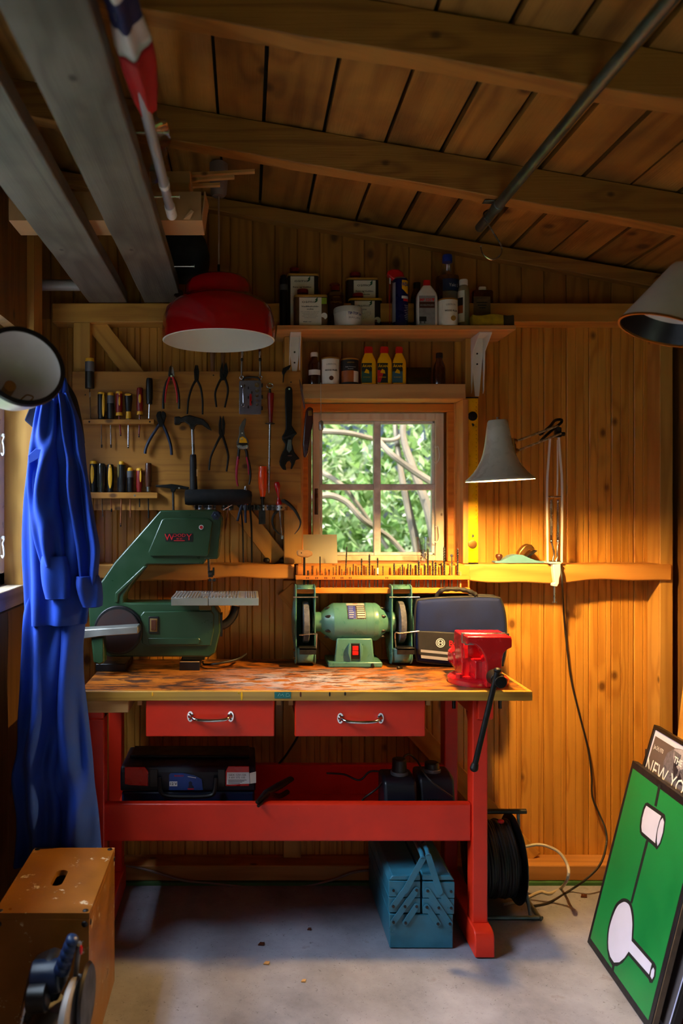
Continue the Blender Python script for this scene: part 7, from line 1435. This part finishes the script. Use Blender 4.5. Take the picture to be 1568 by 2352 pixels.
wl = cr([P(1200, 1946, 2.8), P(1240, 1940, 2.78), P(1280, 1955, 2.76), P(1302, 1985, 2.74), P(1304, 2015, 2.72), fl(1288, 2040), fl(1262, 2052), fl(1245, 2048), fl(1230, 2052), fl(1195, 2068), fl(1155, 2078)], 6)
tag(obj('extension_lead', B().tube(wl, .0052, 10), M['cordw']), 'cream extension lead curling from the cable reel onto the floor', 'cord')
ul = [P(262, 1986, 2.952), P(300, 1990, 2.952), P(345, 2000, 2.952), P(420, 2022, 2.952), P(500, 2030, 2.952), P(590, 2038, 2.952), P(690, 2036, 2.952), P(760, 2022, 2.952), P(815, 2003, 2.952), P(872, 1998, 2.952), P(930, 1998, 2.952)]
tag(obj('extension_lead', B().tube(cr(ul, 6), .0045, 8), pbr('dull pink cable', '#7d6a60', .5)), 'thin pinkish cable sagging along the foot of the wall under the bench', 'cord')
for u, v, s, m, lab in ((612, 2212, .010, 'drawerwood', 'small pale wood chip on the open floor, nearest the toolbox'), (697, 2253, .008, 'drawerwood', 'tiny tan wood chip at the open middle of the floor'), (600, 2168, .011, 'brown', 'dark curled leaf on the floor near the edge of the bench shade'), (710, 2134, .007, 'brown', 'dark crumb on the floor just under the bench'), (1340, 2058, .014, 'brown', 'brown dry leaf on the floor beside the cream lead loop')):
    c = fl(u, v, .003); tag(obj('floor_chip', B().ext([(c.x - s, c.y - s * .5, .001), (c.x + s * .6, c.y - s * .7, .001), (c.x + s, c.y + s * .3, .004), (c.x - s * .3, c.y + s * .6, .003)], [(c.x - s, c.y - s * .5, .004), (c.x + s * .6, c.y - s * .7, .005), (c.x + s, c.y + s * .3, .007), (c.x - s * .3, c.y + s * .6, .006)]), M[m]), lab, 'chip')

# ---------------------------------------------------------------- leaning pictures on the right
def plane_px(u, v, O, n):
    d = V(((u - CX) / F, 1, -(v - CY) / F)); o = V((0, 0, HC)); return o + d * ((O - o).dot(n) / d.dot(n))
A, Bn, T = V((1.115, 2.564, .002)), V((1.091, 2.123, .002)), V((1.2597, 2.556, .599))
su = (Bn - A).normalized(); up = (T - A).normalized(); up = (up - su * up.dot(su)).normalized(); nn = su.cross(up); nn = nn if nn.x < 0 else -nn
t = thing('painting', 'green painting of white tube shapes leaning against the stacked pictures', 'painting', (A + Bn) / 2)
W_, H_ = (Bn - A).length, (T - A).length
def slab(O, w_, h, th, b, off=0):
    p = [O, O + su * w_, O + su * w_ + up * h, O + up * h]; return b.ext([x + nn * off for x in p], [x - nn * th + nn * off for x in p])
obj('canvas', slab(A, W_, H_, .02, B()).m(0), [pbr('black painted canvas edge', '#141014', .5, var=.1)], t, bev=.0015)
obj('stretcher_edge', slab(A + su * (W_ - .0001) - nn * .003, .004, H_, .014, B()), pbr('bare brown canvas edge', '#5a4632', .7, var=.3, scale=40), t)
Q = lambda L: [(1240 + x / 3.305, 1640 + y / 3.305) for x, y in L]
pb = B()
def flat(pts, lay, mi):
    pb.m(mi); k = .0004 * lay; P1 = [plane_px(u, v, A + nn * k, nn) for u, v in pts]; pb.ext(P1, [p - nn * .0003 for p in P1])
i0, i1, j0, j1 = .016, W_ - .016, .022, H_ - .022
g4 = [A + su * i0 + up * j0, A + su * i1 + up * j0, A + su * i1 + up * j1, A + su * i0 + up * j1]
pb.m(0).ext([p + nn * .0004 for p in g4], [p + nn * .0001 for p in g4])
flat(Q([(898, 530), (916, 540), (884, 705), (866, 695)]), 2, 1); flat(Q([(804, 955), (822, 965), (698, 1440), (684, 1430)]), 2, 1); flat(Q([(548, 1905), (564, 1910), (555, 1970), (540, 1952)]), 2, 1)
flat(Q([(755, 850), (762, 790), (780, 715), (797, 678), (815, 671), (945, 762), (952, 800), (940, 900), (915, 985), (885, 1030), (870, 1010), (768, 920), (756, 895)]), 2, 1)
flat(Q([(768, 855), (775, 790), (792, 725), (806, 696), (918, 775), (903, 815), (884, 890), (872, 980), (772, 893)]), 3, 2)
flat(Q([(885, 965), (890, 890), (912, 810), (930, 788), (940, 820), (930, 900), (908, 975), (890, 1002)]), 3, 2)
blob = cr([(x, y, 0) for x, y in [(506, 1730), (512, 1640), (535, 1540), (570, 1450), (610, 1408), (640, 1399), (675, 1415), (698, 1460), (710, 1530), (712, 1610)]], 4)
flat(Q([(p.x, p.y) for p in blob] + [(706, 1700), (868, 1888), (881, 1920), (875, 1990), (850, 2042), (830, 2040), (822, 2012), (670, 1830), (625, 1888), (582, 1915), (545, 1908), (520, 1860), (508, 1790)]), 2, 1)
wb_ = cr([(x, y, 0) for x, y in [(516, 1730), (523, 1640), (548, 1545), (585, 1462), (622, 1431), (650, 1429), (678, 1458), (694, 1530), (699, 1600)]], 4)
flat(Q([(p.x, p.y) for p in wb_] + [(693, 1722), (846, 1896), (826, 1978), (672, 1802), (640, 1850), (600, 1884), (560, 1886), (532, 1842), (518, 1785)]), 3, 2)
flat(Q([(836, 1990), (844, 1945), (858, 1924), (867, 1945), (862, 1990), (848, 2014)]), 3, 2)
obj('painted_design', pb, [pbr('green paint', '#177a3a', .35, var=.16, scale=5), M['ink'], pbr('white paint', '#cfcbe0', .4, var=.03)], t, flip=True)
# framed magazine print behind it
A2 = V((1.147, 2.6, .002)); T2 = V((1.347, 2.592, .707)); up0 = up.copy(); up = (T2 - A2).normalized(); up = (up - su * up.dot(su)).normalized(); n2 = su.cross(up); n2 = n2 if n2.x < 0 else -n2; nn_s = nn; nn = n2
H2 = (T2 - A2).length; W2 = .52
t = thing('framed_print', 'black framed magazine cover print half hidden behind the green painting', 'picture', A2 + su * W2 / 2)
fb = B(); e = .013
slab(A2, W2, e, .02, fb); slab(A2 + up * (H2 - e), W2, e, .02, fb); slab(A2 + up * e, e, H2 - 2 * e, .02, fb); slab(A2 + up * e + su * (W2 - e), e, H2 - 2 * e, .02, fb)
obj('frame', fb, M['black'], t, bev=.001)
obj('mat', slab(A2 + up * e + su * e, W2 - 2 * e, H2 - 2 * e, .004, B(), -.004), pbr('white mat', '#cdc6e0', .5, var=.02), t)
pr = B(); m2 = e + .010; mt = e + .019
slab(A2 + up * m2 + su * m2, W2 - 2 * m2, H2 - m2 - mt, .0005, pr, -.0032); pr.m(1)
C1 = lambda x, y: plane_px(1420 + x / 10.59, 1640 + y / 10.59, A2 - nn * .003, nn)
def fig(pts, mi, lay=0): pr.m(mi); P1 = [C1(x, y) + nn * lay * .0003 for x, y in pts]; pr.ext(P1, [p - nn * .0002 for p in P1])
fig([(1100, 1150), (1190, 950), (1300, 880), (1400, 830), (1700, 900), (1800, 1900), (1500, 1850), (1080, 1600)], 3, 1)
fig([(1360, 850), (1600, 880), (1700, 1300), (1460, 1380), (1330, 1050)], 4, 2); fig([(1340, 1160), (1450, 1370), (1420, 1450), (1360, 1530), (1330, 1300)], 2, 3); fig([(1400, 1560), (1500, 1460), (1560, 1660), (1570, 1760), (1450, 1700)], 2, 3); fig([(650, 850), (690, 850), (690, 1300), (640, 1280)], 2, 1)
for i in range(12):
    a, b_ = (1120 + 40 * i, 1250 + (i * 97) % 400), (1170 + 42 * i, 1330 + (i * 61) % 420); pr.m(2); p0, p1 = C1(*a) + nn * .0012, C1(*b_) + nn * .0012; pr.cyl(p0, p1, .0005, n=5)
    p0, p1 = C1(1370 + 14 * i, 890 + 10 * i) + nn * .0012, C1(1380 + 10 * i, 1290 - 5 * i) + nn * .0012; pr.cyl(p0, p1, .0004, n=5)
c = C1(985, 860); pr.m(1).txt('Jan.24,1970', c + nn * .0008, .0135, xd=su, zd=up, width=.063)
c = C1(1460, 1170); pr.txt('THE', c + nn * .0012, .019, xd=su, zd=up, width=.05, bold=.02)
c = C1(690, 1245); pr.txt('NEW YORKER', c + su * .19 + nn * .0012, .05, xd=su, zd=up, width=.39)
obj('cover_print', pr, [pbr('brown grey print', '#5d5150', .4, var=.1, scale=20), M['whiteink'], pbr('dark print', '#2a2630', .4), pbr('grey print', '#67636e', .4, var=.3, scale=90), pbr('pale print', '#a39ca6', .4, var=.25, scale=120)], t)
for j, (dx, y0, y1, h, mat, lab, nm) in enumerate(((.047, 2.03, 2.50, .44, pbr('red frame edge', '#8f0d12', .4), 'thin red framed picture in the leaning stack, showing only its edge', 'framed_picture'), (.074, 1.98, 2.45, .42, pbr('grey frame edge', '#5f666f', .4, .3), 'grey edged picture at the back of the leaning stack', 'framed_picture'), (.094, 2.02, 2.58, .73, M['honeyX'], 'orange wooden backed picture rising behind the magazine print', 'wooden_panel'))):
    O = V((1.147 + dx, y1, .002)); b = B(); p = [O, O + V((0, y0 - y1, 0)), O + V((0, y0 - y1, 0)) + up * h, O + up * h]
    b.ext(p, [x - nn * .014 for x in p])
    tag(obj(nm, b, mat, bev=.0015), lab, 'picture' if 'panel' not in nm else 'panel')
up3 = V((.105, 0, 1)).normalized(); O = V((1.447, 2.75, .002)); p = [O, O + V((0, -.42, 0)), O + V((0, -.42, 0)) + up3 * 1.6, O + up3 * 1.6]
tag(obj('plank_board', B().ext(p, [x + V((.02, 0, -.002)) for x in p]), M['frameZ'], bev=.002), 'tall light board leaning on the wall behind the pictures', 'board')
